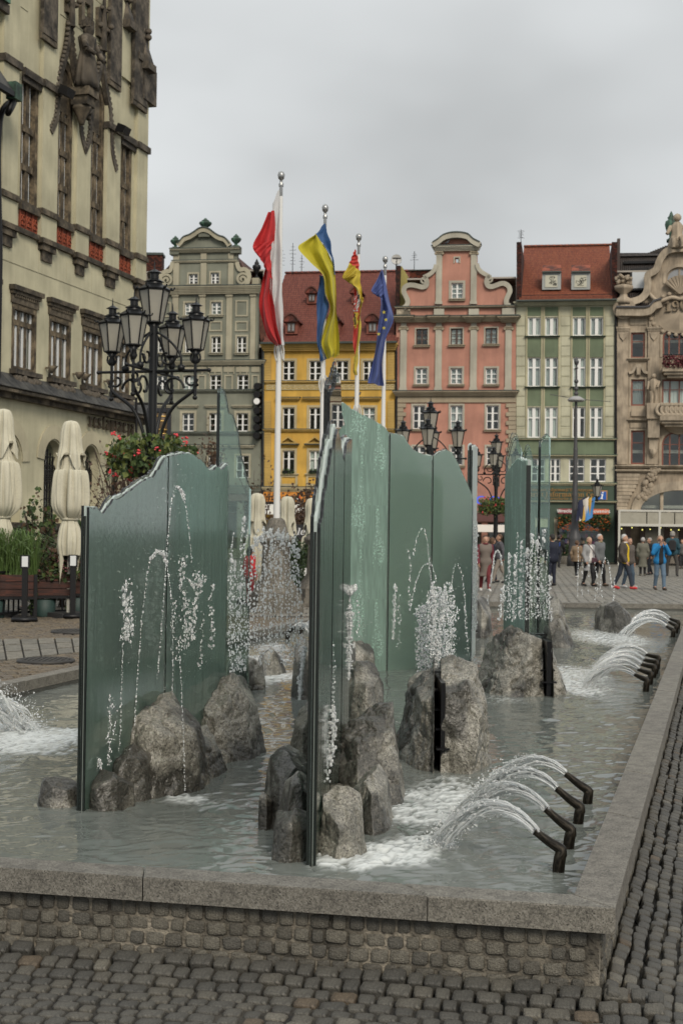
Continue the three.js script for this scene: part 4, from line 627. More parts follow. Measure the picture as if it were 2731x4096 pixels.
// ================================================================ grey-green house with volutes
{
  const B = new House(FB, 560, 'tall grey-green gabled house with cream pilasters, scroll volutes and three urns'), c3 = B.c = crop(600, 800, 2.24), t = B.t;
  const body = plaster(lin(0.25, 0.26, 0.205)), lo = plaster(lin(0.205, 0.215, 0.17)), cream = plaster(lin(0.47, 0.435, 0.32)), cap = zinc;
  for (const [x0, y0, x1, y1] of [[350, 664, 430, 756], [547, 652, 622, 754]]) B.win(x0, y0, x1, y1, { rows: [0, .36, .68, 1], trim: 14, trimMat: cream, sill: 18 });
  for (const [x0, y0, x1, y1] of [[315, 922, 395, 1035], [553, 915, 640, 1028]]) B.win(x0, y0, x1, y1, { rows: [0, .36, .68, 1], trim: 15, trimMat: cream, sill: 20, curtain: 1 });
  for (const [x0, y0, x1, y1] of [[72, 1225, 155, 1368], [315, 1225, 395, 1370], [553, 1224, 636, 1370], [781, 1224, 866, 1370]]) B.win(x0, y0, x1, y1, { rows: [0, .42, .71, 1], trim: 15, trimMat: cream, sill: 20 });
  for (const [x0, y0, x1, y1] of [[62, 1572, 160, 1704], [302, 1572, 400, 1704], [540, 1566, 641, 1706], [784, 1566, 885, 1706]]) B.win(x0, y0, x1, y1, { rows: [0, .36, .68, 1], trim: 6, trimMat: cream, curtain: x0 === 302 ? 0 : -1 });
  for (const [x0, x1] of [[60, 155], [293, 397], [535, 640], [778, 882]]) { B.win(x0, 1910, x1, 2072, { rows: [0, .3, .66, 1], trim: 22, trimMat: cream }); B.course('window_head', x0 - 34, 1838, x1 + 34, 1862, .2, cream, 3); B.course('window_head', x0 - 50, 2196, x1 + 50, 2222, .22, cream, 3, null, zinc); B.win(x0 - 6, 2290, x1 + 6, 2490, { rows: [0, .3, .66, 1], trim: 16, trimMat: cream }); B.box('blind_panel', x0, 1864, x1, 1896, 0.001, 0.04, lo); }
  for (const [x0, x1] of [[60, 240], [320, 500], [600, 780], [840, 980]]) B.win(x0, 2700, x1, 3120, { rows: [0, .25, 1], trim: 10, trimMat: lo, mat: brownFrame, pane: paneDark });
  const volR = smooth2(B.pts([[782, 560], [792, 600], [812, 628], [845, 622], [878, 640], [892, 690], [880, 740], [862, 772]]), 26), volL = smooth2(B.pts([[208, 560], [200, 600], [182, 640], [150, 640], [112, 668], [100, 708], [112, 750], [130, 785]]), 26);
  const bell = smooth2(B.pts([[262, 418], [290, 385], [312, 360], [365, 340], [410, 312], [450, 284], [495, 274], [545, 290], [585, 320], [630, 348], [675, 362], [700, 385], [722, 418]]), 40);
  const up = B.pts([[-60, 3240], [1012, 3240], [1012, 1440], [965, 1440], [965, 800], [862, 800]]);
  B.wall([...up, ...volR.slice().reverse(), ...B.pts([[782, 420], [722, 420]]), ...bell.slice().reverse(), ...B.pts([[262, 420], [208, 420]]), ...volL, ...B.pts([[128, 800], [-60, 800]])], body, 0.45);
  B.room(-50, 640, 1000, 3200);
  mesh('volute_scroll', join([band2(volR, 0.26, 0.002, 0.16), volute(...B.q(832, 712), 0.40, 1.6, 1, 0.15, 0.004, 0.15, 0.6)]), cream, t);
  mesh('volute_scroll', join([band2(volL, 0.26, 0.002, 0.16), volute(...B.q(154, 722), 0.40, 1.6, -1, 0.15, 0.004, 0.15, 2.5)]), cream, t);
  mesh('gable_moulding', band2(bell, 0.30, 0.003, 0.34), cream, t); mesh('gable_flashing', band2(bell.map(([x, y]) => [x, y + 0.16]), 0.07, 0.0, 0.40), zinc, t);
  B.course('cornice', 205, 447, 800, 478, .36, cream, 4, null, cap); B.course('band', 205, 548, 786, 566, .16, cream, 2, null, cap);
  for (const [x0, x1] of [[215, 266], [460, 510], [705, 752]]) { B.pilaster(x0, 568, x1, 780, cream, { cap: 0, base: 0 }); B.pilaster(x0, 480, x1, 546, cream, { cap: 0, base: 0, out: .1 }); }
  B.course('cornice', 90, 785, 985, 852, .5, cream, 5, null, cap); B.course('band', 40, 1446, 1028, 1484, .34, cream, 4, null, cap);
  for (const [x0, x1] of [[-30, 15], [208, 258], [450, 500], [690, 741], [905, 950]]) B.pilaster(x0, 853, x1, 1445, cream, { cap: 1, base: 0, out: .1 });
  for (const [a, b, c, d] of [[768, 898, 880, 1045], [110, 915, 192, 1050], [532, 1085, 648, 1178], [765, 1085, 880, 1178], [300, 1085, 415, 1178], [428, 1566, 505, 1706], [668, 1566, 746, 1706], [912, 1566, 980, 1706], [196, 1566, 268, 1706]]) { const f = B.frame('blind_panel', a, b, c, d, 13, .06, cream); }
  for (const [a, b] of [[425, 506], [528, 642], [664, 748], [774, 888], [912, 982], [296, 402]]) B.box('frieze_panel', a, 1496, b, 1542, .001, .05, cream);
  for (let i = 0; i < 9; i++) B.box('frieze_strip', 408 + i * 58 - 6 * (i > 5), 1486, 416 + i * 58 - 6 * (i > 5), 1560, .001, .06, cream);
  B.course('band', 20, 1706, 1018, 1726, .2, lo, 3, null, zinc); B.course('band', 20, 2084, 1012, 2102, .2, lo, 3, null, zinc); B.course('band', -40, 2560, 1012, 2620, .25, lo, 3, null, zinc);
  for (const [x, y0, y1, w] of [[495, 158, 274, .42], [227, 318, 432, .34], [770, 300, 418, .34]]) { const [u, v] = B.q(x, y1), h = B.q(x, y0)[1] - v; const m = mesh('urn', urn(h, w), verdigris, t); m.position.set(u, v, -0.05); mesh('pedestal', bx(-w * .9, -0.45, -.3, w * .9, 0, .3), lo, m); }
  // roof behind the gable and the tile-hung flank
  const tileC = [std(lin(0.20, 0.062, 0.038), .85, { map: soTex }), std(lin(0.12, 0.05, 0.036), .85, { map: soTex })];
  const rq = B.pts([[858, 800], [862, 610], [876, 592], [1002, 735], [1002, 800]]); mesh('side_roof', slab(rq, -2.6, -1.2), tileC[0], t);
  const fq = B.pts([[966, 800], [1000, 760], [1005, 1000], [1024, 1310], [985, 1300], [966, 1180]]); mesh('tile_hung_flank', slab(fq, -1.0, -0.5), tileC[1], t);
  B.box('chimney', 905, 690, 965, 790, -.9, -.3, cream); { const [u, v] = B.q(937, 690); const m = mesh('urn', urn(1.3, .28), blackIron, t); m.position.set(u, v, -0.6); }
  mesh('roof', slab(B.pts([[-60, 800], [960, 800], [740, 470], [250, 470]]), -9, -0.5), tileC[1], t);
  const pipe = B.q(1018, 1300), pb = B.q(1016, 3240); mesh('downpipe', rod([pipe[0], pipe[1], .12], [pb[0], pb[1], .12], .07), zinc, t);
  // shop front below
  B.box('shop_fascia', -40, 2630, 1010, 2690, .01, .12, std(lin(.10, .075, .06), .6));
}
{ // column of round black lamps at its right edge
  const w = FB, u = w.uv(1033, 1700)[0], v0 = w.uv(1033, 1755)[1], v1 = w.uv(1033, 1545)[1], t = thing('lamp_chain', 'vertical chain of round black lamps on the edge of the grey-green house', 'wall lamps', w.o.clone().addScaledVector(w.u, u).addScaledVector(w.n, 0.3), w.turn);
  mesh('rail', bx(-.05, v0, -.28, .05, v1, -.18), blackIron, t);
  [1548, 1582, 1608, 1645, 1680, 1712, 1745].forEach((py, i) => { const v = w.uv(1033, py)[1]; const m = mesh('lamp_housing', new THREE.CylinderGeometry(.22, .26, .5, 16).rotateX(Math.PI / 2).translate(0, v, 0), blackIron, t); mesh('lens', new THREE.CylinderGeometry(.2, .2, .02, 16).rotateX(Math.PI / 2).translate(0, v, .255), i === 2 ? whiteFrame : blackIron, m); });
}
// ================================================================ yellow house
{
  const B = new House(FB, 1056, 'bright yellow three-storey house with red tiled roof and white windows'), t = B.t;
  const body = plaster(lin(0.72, 0.435, 0.085)), cream = plaster(lin(0.56, 0.47, 0.28)), quo = plaster(lin(0.62, 0.41, 0.12)), lip = plaster(lin(0.36, 0.24, 0.06));
  const xs = [1155, 1261, 1369, 1476], wo = { trim: 9, trimMat: cream, mid: .12 };
  xs.forEach((x, i) => {
    B.win(x - 24, 1443, x + 24, 1522, { ...wo, rows: [0, .33, .66, 1] }); B.win(x - 24, 1630, x + 24, 1718, { ...wo, rows: [0, .3, 1], curtain: i === 3 ? 1 : -1 }); B.win(x - 24, 1802, x + 24, 1896, { ...wo, rows: [0, .34, 1], curtain: i === 1 ? 0 : -1 });
    B.course('window_head', x - 42, 1592, x + 42, 1602, .3, quo, 3, null, zinc); B.box('sill', x - 40, 1523, x + 40, 1529, .001, .12, cream);
    const tri = B.pts([[x - 40, 1775], [x + 40, 1775], [x, 1744]]), tin = B.pts([[x - 26, 1771], [x + 26, 1771], [x, 1752]]); mesh('pediment', slab(tri, .002, .26, [tin.slice().reverse()]), quo, t); mesh('pediment_field', slab(tin, .001, .06), lip, t); B.box('pediment_sill', x - 42, 1775, x + 42, 1779, .002, .3, zinc);
    const pn = B.frame('apron_panel', x - 36, 1899, x + 36, 1944, 9, .07, cream); B.course('sill', x - 38, 1894, x + 38, 1901, .2, cream, 2);
    if (i < 2) { const gr = []; const r = mulberry(i + 4), leaf = [V(0, 0, 0)]; const [a, b, c, d] = B.R(x - 22, 1876, x + 22, 1893); instanced('window_plants', new THREE.PlaneGeometry(.16, .1), std(lin(.05, .09, .03), .9, { side: THREE.DoubleSide }), Array.from({ length: 90 }, () => [V(lerp(a, c, r()), lerp(b, d, r() * r()), .05 + r() * .2), new THREE.Quaternion().setFromEuler(new THREE.Euler(r() * 6, r() * 6, r() * 6)), 1]), t); mesh('flower_box', bx(a, b - .02, .02, c, b + .16, .24), blackIron, t); }
  });
  for (let i = 0; i < 4; i++) B.win(1100 + i * 115, 2080, 1190 + i * 115, 2225, { mat: brownFrame, pane: paneDark, rows: [0, .3, 1] });
  B.wall(B.pts([[1056, 2240], [1584, 2240], [1584, 1385], [1056, 1385]]), body); B.room(1056, 1385, 1584, 2240);
  B.course('eave_cornice', 1056, 1380, 1584, 1406, .5, quo, 4); B.box('gutter', 1050, 1374, 1590, 1381, .3, .75, zinc);
  // frieze with a meander
  B.course('band', 1062, 1526, 1580, 1534, .2, quo, 2, null, zinc); B.box('frieze', 1062, 1536, 1580, 1562, .001, .04, plaster(lin(.58, .40, .11)));
  { const [, b, , d] = B.R(1062, 1540, 1580, 1559), g = [], h = d - b, s = h * .16; for (let px = 1068; px < 1572; px += 23.4) { const u = B.q(px, 1550)[0], W = B.q(px + 20, 1550)[0] - u; g.push(bx(u, d - s, .041, u + W, d, .075), bx(u + W - s, b + s * 2.4, .041, u + W, d - s, .075), bx(u + W * .35, b + s * 2.4, .041, u + W - s, b + s * 3.4, .075), bx(u, b, .041, u + s, d - s, .075), bx(u + s, b, .041, u + W * 1.17, b + s, .075), bx(u + W * .35, b + s * 3.4, .041, u + W * .35 + s, d - s * 2, .075)); } mesh('meander', join(g), plaster(lin(.64, .55, .34)), t); }
  B.course('band', 1056, 1718, 1584, 1727, .22, quo, 3, null, zinc); B.course('band', 1056, 1948, 1584, 1966, .3, cream, 3, null, zinc);
  for (const x of [1057, 1550]) { for (let i = 0; i < 12; i++) B.box('quoin', x, 1408 + i * 10.6, x + 28, 1418 + i * 10.6, .001, .07, quo); for (let i = 0; i < 11; i++) B.box('quoin', x, 1602 + i * 10.6, x + 28, 1612 + i * 10.6, .001, .07, quo); for (let i = 0; i < 20; i++) B.box('quoin', x, 1729 + i * 10.9, x + 28, 1739 + i * 10.9, .001, .07, quo); }
  B.box('sign_fascia', 1056, 1968, 1584, 2006, .02, .22, std(lin(.52, .20, .025), .6)); B.box('fascia_base', 1056, 2006, 1584, 2016, .02, .2, blackIron);
  mesh('shop_awning', (() => { const [a, b, c, d] = B.R(1060, 2018, 1580, 2056); return boxUV(quadPrism([[0, 0], [1, 0], [1, 1], [0, 1]], 0, 1).applyMatrix4(new THREE.Matrix4().makeScale(c - a, .04, 2.4)).rotateX(.28).translate(a, d, .1)); })(), std(lin(.62, .62, .58), .9), t);
  const red = [[.215, .058, .040], [.185, .048, .034], [.235, .07, .05]].map(c => std(lin(...c), .8, { map: soTex }));
  const roof = B.tiles('roof', 1056, 1374, 1590, 1092, 6.5, 74, 34, red);
  mesh('gable_parapet', slab(B.pts([[1572, 1374], [1590, 1374], [1600, 1060], [1584, 1060]]), -4.5, -.2), std(lin(.09, .05, .035), .9, { map: rep(TX.brick, .5) }), t);
  mesh('party_wall', slab(B.pts([[1598, 1062], [1602, 1058], [1624, 1095], [1624, 1240], [1590, 1240], [1590, 1160]]), -5, -.5), plaster(lin(.44, .38, .13)), t);
  // dormers: hooded boxes with a two-leaf window
  const dorm = (x, yT, yB, w) => { const at = B.onSlope(x, yB, 1374, 1092, 6.5), s = 1.03, hw = w / 2 * .0158 * s, h = (yB - yT) * .0158 * s, g = mesh('dormer', bx(-hw, 0, -2.5, hw, h * .66, 0), std(lin(.20, .062, .04), .8), t); g.position.set(at.x, at.y, at.z + .25);
    const hood = []; for (let i = 0; i <= 12; i++) { const k = i / 12; hood.push([lerp(-hw * 1.35, hw * 1.35, k), h * .64 + h * .36 * Math.sin(Math.PI * k) ** .8]); } mesh('hood', slab([[-hw * 1.35, h * .6], [hw * 1.35, h * .6], ...hood.slice().reverse()], -2.2, .25), red[1], g); mesh('hood_lip', band2(hood, .09, .2, .34), std(lin(.10, .035, .025), .8), g);
    mesh('window_frame', slab([[-hw * .62, .12], [hw * .62, .12], [hw * .62, h * .56], [-hw * .62, h * .56]], .01, .08, [[[-hw * .52, .2], [-hw * .52, h * .52], [-.05, h * .52], [-.05, .2]], [[.05, .2], [.05, h * .52], [hw * .52, h * .52], [hw * .52, .2]]]), brownFrame, g); for (const s2 of [-1, 1]) mesh('pane', bx(s2 * hw * .54, .2, .02, s2 * .05, h * .52, .03), paneOld[2], g); };
  for (const x of [1250, 1428]) dorm(x, 1150, 1216, 40); for (const x of [1168, 1335, 1492]) dorm(x, 1260, 1338, 48);
  for (const x of [1052, 1585]) { const a = B.q(x, 1380), b = B.q(x, 2240); mesh('downpipe', rod([a[0], a[1], .14], [b[0], b[1], .14], .075), blackIron, t); }
}
// ================================================================ pink house
{
  const B = new House(FB, 1586, 'salmon-pink baroque house with curved gable and white pilasters'), t = B.t; B.c = crop(1550, 900, 2.8);
  const body = plaster(lin(0.58, 0.285, 0.21)), dk = plaster(lin(0.47, 0.19, 0.13)), cream = plaster(lin(0.52, 0.49, 0.40)), bei = plaster(lin(0.44, 0.37, 0.265));
  const O = { rows: [0, .34, .67, 1], trim: 20, trimMat: cream, sill: 26, sillMat: bei, bar: .06 };
  B.win(712, 650, 842, 828, { ...O, trim: 26, curtain: 1 }); B.win(752, 368, 798, 428, { cols: 1, rows: [0, 1], trim: 14, trimMat: cream, mat: dk, pane: paneDark });
  [[318, 1165, 448, 1345], [705, 1160, 838, 1342], [1092, 1155, 1226, 1335]].forEach((r, i) => B.win(...r, { ...O, mat: brownFrame, curtain: i - 1, trim: 14 }));
  [[315, 1604, 442, 1784], [704, 1604, 834, 1784], [1096, 1604, 1224, 1784]].forEach((r, i) => B.win(...r, { ...O, curtain: [2, 1, 1][i] }));
  [[284, 2022, 420, 2285], [702, 2022, 840, 2290], [1104, 2022, 1244, 2290]].forEach((r, i) => B.win(...r, { ...O, rows: [0, .3, .66, 1], mid: .13, curtain: i === 1 ? 1 : -1 }));
  [[284, 2480, 420, 2690], [702, 2480, 840, 2690], [1104, 2480, 1244, 2690]].forEach((r, i) => B.win(...r, { ...O, rows: [0, .3, .66, 1], mid: .13 }));
  for (let i = 0; i < 4; i++) B.win(140 + i * 325, 3330, 400 + i * 325, 3720, { mat: brownFrame, pane: paneDark, rows: [0, .25, 1] });
  const L = smooth2(B.pts([[180, 934], [215, 905], [228, 860], [205, 800], [185, 755], [190, 710], [225, 682], [285, 678], [340, 690], [390, 700], [428, 690], [440, 650], [432, 615], [405, 590]]), 50), L2 = smooth2(B.pts([[405, 592], [440, 575], [490, 545], [525, 505], [545, 450]]), 16);
  const Rr = smooth2(B.pts([[1365, 912], [1330, 885], [1330, 840], [1350, 790], [1368, 745], [1355, 695], [1310, 662], [1265, 662], [1215, 680], [1165, 695], [1125, 685], [1108, 645], [1118, 605], [1150, 585]]), 50), R2 = smooth2(B.pts([[1150, 590], [1100, 560], [1050, 530], [1015, 490], [1000, 440]]), 16);
  const head = smooth2(B.pts([[510, 240], [560, 210], [625, 160], [700, 135], [775, 128], [850, 134], [905, 150], [960, 200], [1035, 238]]), 34);
  const gl = [...B.pts([[250, 940], [232, 934]]), ...L.slice(1, 40), ...B.pts([[430, 630]]), ...L2, ...B.pts([[545, 240]]), ...head.slice(3, -3), ...B.pts([[1000, 240]]), ...R2.slice().reverse(), ...B.pts([[1125, 620]]), ...Rr.slice(1, 40).reverse(), ...B.pts([[1320, 920], [1424, 920], [1424, 1030]])];
  B.wall([...B.pts([[95, 3760], [1434, 3760], [1434, 1030]]).concat(gl.slice().reverse()), ...B.pts([[100, 940], [95, 1040]])], body, .45); B.room(100, 600, 1430, 3700);
  mesh('gable_moulding', join([band2(L, .30, .002, .2), band2(L2, .26, .003, .2)]), cream, t); mesh('gable_moulding', join([band2(Rr, .30, .002, .2), band2(R2, .26, .003, .2)]), cream, t);
  mesh('gable_eye', new THREE.TorusGeometry(.17, .07, 8, 18).translate(...B.q(407, 628), .12), cream, t); mesh('gable_eye', new THREE.TorusGeometry(.17, .07, 8, 18).translate(...B.q(1137, 617), .12), cream, t);
  mesh('crown_moulding', band2(head, .34, .002, .5), cream, t); mesh('crown_flashing', band2(head.map(([a, b]) => [a, b + .19]), .06, 0, .56), zinc, t);
  B.course('crown_cornice', 520, 245, 1025, 300, .4, cream, 4, null, zinc);
  for (const [x0, x1] of [[545, 612], [933, 1000]]) { B.pilaster(x0, 302, x1, 890, cream, { cap: 2, capMat: bei, base: 1 }); B.box('plinth_block', x0 - 25, 945, x1 + 22, 1030, .002, .24, cream); }
  B.box('plinth_block', 102, 950, 256, 1036, .002, .2, stone(lin(.5, .46, .38))); B.box('plinth_block', 1280, 935, 1422, 1024, .002, .2, cream);
  B.course('band', 96, 926, 1424, 942, .3, bei, 2, null, zinc); B.course('main_cornice', 92, 1040, 1424, 1096, .55, bei, 5, null, zinc);
  for (const [x0, x1] of [[145, 218], [537, 610], [928, 1002], [1318, 1390]]) { B.course('cornice_block', x0 - 45, 1036, x1 + 45, 1098, .75, bei, 4, null, zinc); B.box('frieze_block', x0 + 5, 1098, x1 - 5, 1142, .002, .12, cream); B.pilaster(x0, 1142, x1, 1858, cream, { cap: 2, capMat: bei }); }
  B.course('band', 92, 1868, 1436, 1920, .5, bei, 4, null, zinc); B.box('frieze', 94, 1922, 1434, 1990, .002, .1, bei);
  for (const [s, x] of [[1, 96], [-1, 1434]]) for (let i = 0; i < 26; i++) { const y = 2000 + i * 49, w = i % 2 ? 82 : 110; if (y > 3180) break; B.box('quoin', s > 0 ? x : x - w, y, s > 0 ? x + w : x, y + 44, .001, .12, bei); }
  B.course('band', 92, 3200, 1436, 3216, .2, bei, 2, null, zinc);
  B.box('shop_fascia', 100, 3222, 1430, 3310, .02, .2, std(lin(.11, .045, .04), .6));
  { const [a, b, c, d] = B.R(900, 3348, 1432, 3440); mesh('shop_awning', slab([[0, 0], [c - a, 0], [c - a, d - b], [0, d - b]], 0, .05).rotateX(-.5).translate(a, b, 1.0), std(lin(.62, .58, .53), .9), t); }
  mesh('roof', slab(B.pts([[110, 1000], [1410, 1000], [960, 480], [560, 480]]), -9, -.6), std(lin(.13, .05, .035), .9), t);
  mesh('chimney_stack', slab(B.pts([[207, 700], [520, 700], [520, 446], [207, 446]]), -3.4, -2), std(lin(.20, .10, .068), .95, { map: rep(TX.brick, .5) }), t); B.box('chimney_cap', 200, 438, 528, 448, -3.5, -1.9, zinc);
}
// ================================================================ pale green house
{
  const B = new House(FB, 2064, 'pale green house with dark green panels between window pairs and orange roof'), t = B.t; B.c = crop(2000, 850, 2.145);
  const body = plaster(lin(0.60, 0.585, 0.43)), strip = plaster(lin(0.54, 0.50, 0.33)), grn = plaster(lin(0.195, 0.245, 0.155)), shop = plaster(lin(0.085, 0.125, 0.092));
  const cols = [[236, 346], [385, 494], [622, 731], [771, 880]];
  cols.forEach(([a, b], i) => {
    const k = i * 5;
    B.box('green_panel', a - 2, 812, b + 2, 886, .001, .03, grn); B.box('green_panel', a - 4, 1076, b + 4, 1240, .001, .03, grn); B.box('green_panel', a - 6, 1506, b + 4, 1660, .001, .03, grn);
    B.win(a, 900, b, 1058, { rows: [0, 1], mid: .2, bar: .07, curtain: [0, 0, 1, 1][i] }); B.win(a - 1, 1245, b - 2, 1494, { rows: [0, .33, 1], mid: .2, bar: .06, curtain: [1, 1, 0, 2][i] }); B.win(a - 3, 1670, b - 4, 1932, { rows: [0, .33, 1], mid: .2, bar: .07, curtain: [0, 0, -1, 2][i] });
    for (const [y0, y1] of [[806, 1062], [1070, 1500], [1506, 1940]]) for (const s of [a - 16, b + 4]) B.box('window_strip', s, y0, s + 12, y1, .001, .08, strip);
  });
  for (const [a, b] of [[215, 505], [605, 895]]) for (const y of [1062, 1496]) B.course('sill', a, y, b, y + 8, .26, shop, 2);
  [[262, 382], [428, 515], [588, 722], [768, 905]].forEach(([a, b], i) => B.win(a, 2110, b, 2310, { rows: [0, .33, .66, 1], mid: .14, bar: .07, curtain: -1 }));
  B.win(300, 2700, 408, 2960, { cols: 1, rows: [0, 1], mat: shop, pane: paneDark }); B.win(466, 2620, 860, 2930, { colAt: [.5], cols: 2, rows: [0, 1], mat: std(lin(.32, .27, .2), .7), mid: .2, bar: .14, pane: paneMat, name: 'shop_window' });
  B.wall(B.pts([[135, 3010], [990, 3010], [990, 790], [135, 790]]), body); B.room(140, 800, 985, 3000);
  B.course('eave_cornice', 130, 775, 992, 806, .45, body, 4); B.box('gutter', 140, 766, 996, 778, .4, .8, zinc);
  for (const y of [888, 1062, 1240, 1320, 1410, 1500, 1660, 1755, 1850]) { for (const [a, b] of [[137, 218], [520, 604], [897, 985]]) B.box('rustic_joint', a, y, b, y + 3.5, .001, .045, strip); }
  for (const [a, b] of [[137, 212], [522, 598], [900, 985]]) for (let i = 0; i < 12; i++) B.box('facing_slab', a, 892 + i * 86, b, 892 + i * 86 + 80, .001, .04, body);
  B.box('green_band', 137, 1955, 988, 2080, .002, .05, grn); B.course('band', 132, 1942, 990, 1954, .24, strip, 2, null, shop); B.course('band', 132, 2080, 990, 2094, .24, strip, 2, null, shop); B.course('band', 132, 2318, 990, 2340, .24, strip, 3, null, shop);
  B.box('shop_front', 137, 2342, 988, 2470, .002, .1, shop); B.course('band', 132, 2470, 990, 2486, .3, strip, 2, null, shop); B.box('shop_front', 137, 2487, 462, 2616, .002, .08, shop); B.box('shop_front', 137, 2616, 298, 3000, .002, .08, shop); B.box('shop_front', 410, 2616, 462, 3000, .002, .08, shop); B.box('shop_front', 866, 2487, 988, 3000, .002, .08, shop); B.box('shop_front', 462, 2487, 866, 2612, .002, .07, shop); B.box('shop_front', 462, 2935, 866, 3000, .002, .07, shop);
  const tl = [[.30, .082, .036], [.26, .066, .03], [.33, .10, .045]].map(c => std(lin(...c), .75, { map: soTex })), bk = std(lin(.115, .055, .042), .95, { map: rep(TX.brick, .5) });
  B.tiles('roof', 160, 765, 960, 292, 8, 66, 30, tl, 1);
  for (const [a, b, ty] of [[138, 178, 250], [955, 1000, 250]]) mesh('parapet', slab(B.pts([[a, 770], [b, 770], [b + 2, ty], [a, ty]]), -8, -.1), bk, t); for (const [a, b] of [[172, 220], [902, 958]]) B.box('chimney', a, 248, b, 292, -9, -8, plaster(lin(.45, .45, .43)));
  B.box('snow_guard', 165, 712, 962, 716, .05, .1, blackIron);
  // two boxy dormers, boarded and scribbled on
  for (const [i, x] of [[0, 438], [1, 688]]) { const at = B.onSlope(x, 668, 765, 292, 8), k = .0158 * 2.145 / 4.6, hw = .58, h = 1.05, g = mesh('dormer', bx(-hw, 0, -2.6, hw, h, 0), std(lin(.30, .32, .31), .6), t); g.position.copy(at).add(V(0, 0, .3)); mesh('dormer_roof', bx(-hw * 1.02, h, -3.2, hw * 1.02, h + .08, .2).rotateX(0), zinc, g); const sl = bx(-hw, 0, 0, hw, .1, 1.3); sl.rotateX(.5).translate(0, h + .62, -1.2); mesh('dormer_tiles', sl, tl[1], g); mesh('boarding', bx(-hw * .68, .14, .005, hw * .62, h * .85, .04), std(lin(.48, .47, .38), .8), g);
    const r = mulberry(91 + i); for (let s = 0; s < 8; s++) { const p = []; let x2 = (r() - .5) * .6, y2 = .3 + r() * .3; for (let m = 0; m < 5; m++) { p.push(V(x2, y2, .045)); x2 += (r() - .5) * .35; y2 += (r() - .5) * .35; x2 = clamp(x2, -.34, .34); y2 = clamp(y2, .25, .8); } mesh('graffiti_stroke', tube(p, .014, 5), blackIron, g); } }
  { const a = B.q(988, 780), b = B.q(988, 3010); mesh('downpipe', rod([a[0], a[1], .12], [b[0], b[1], .12], .08), blackIron, t); }
}
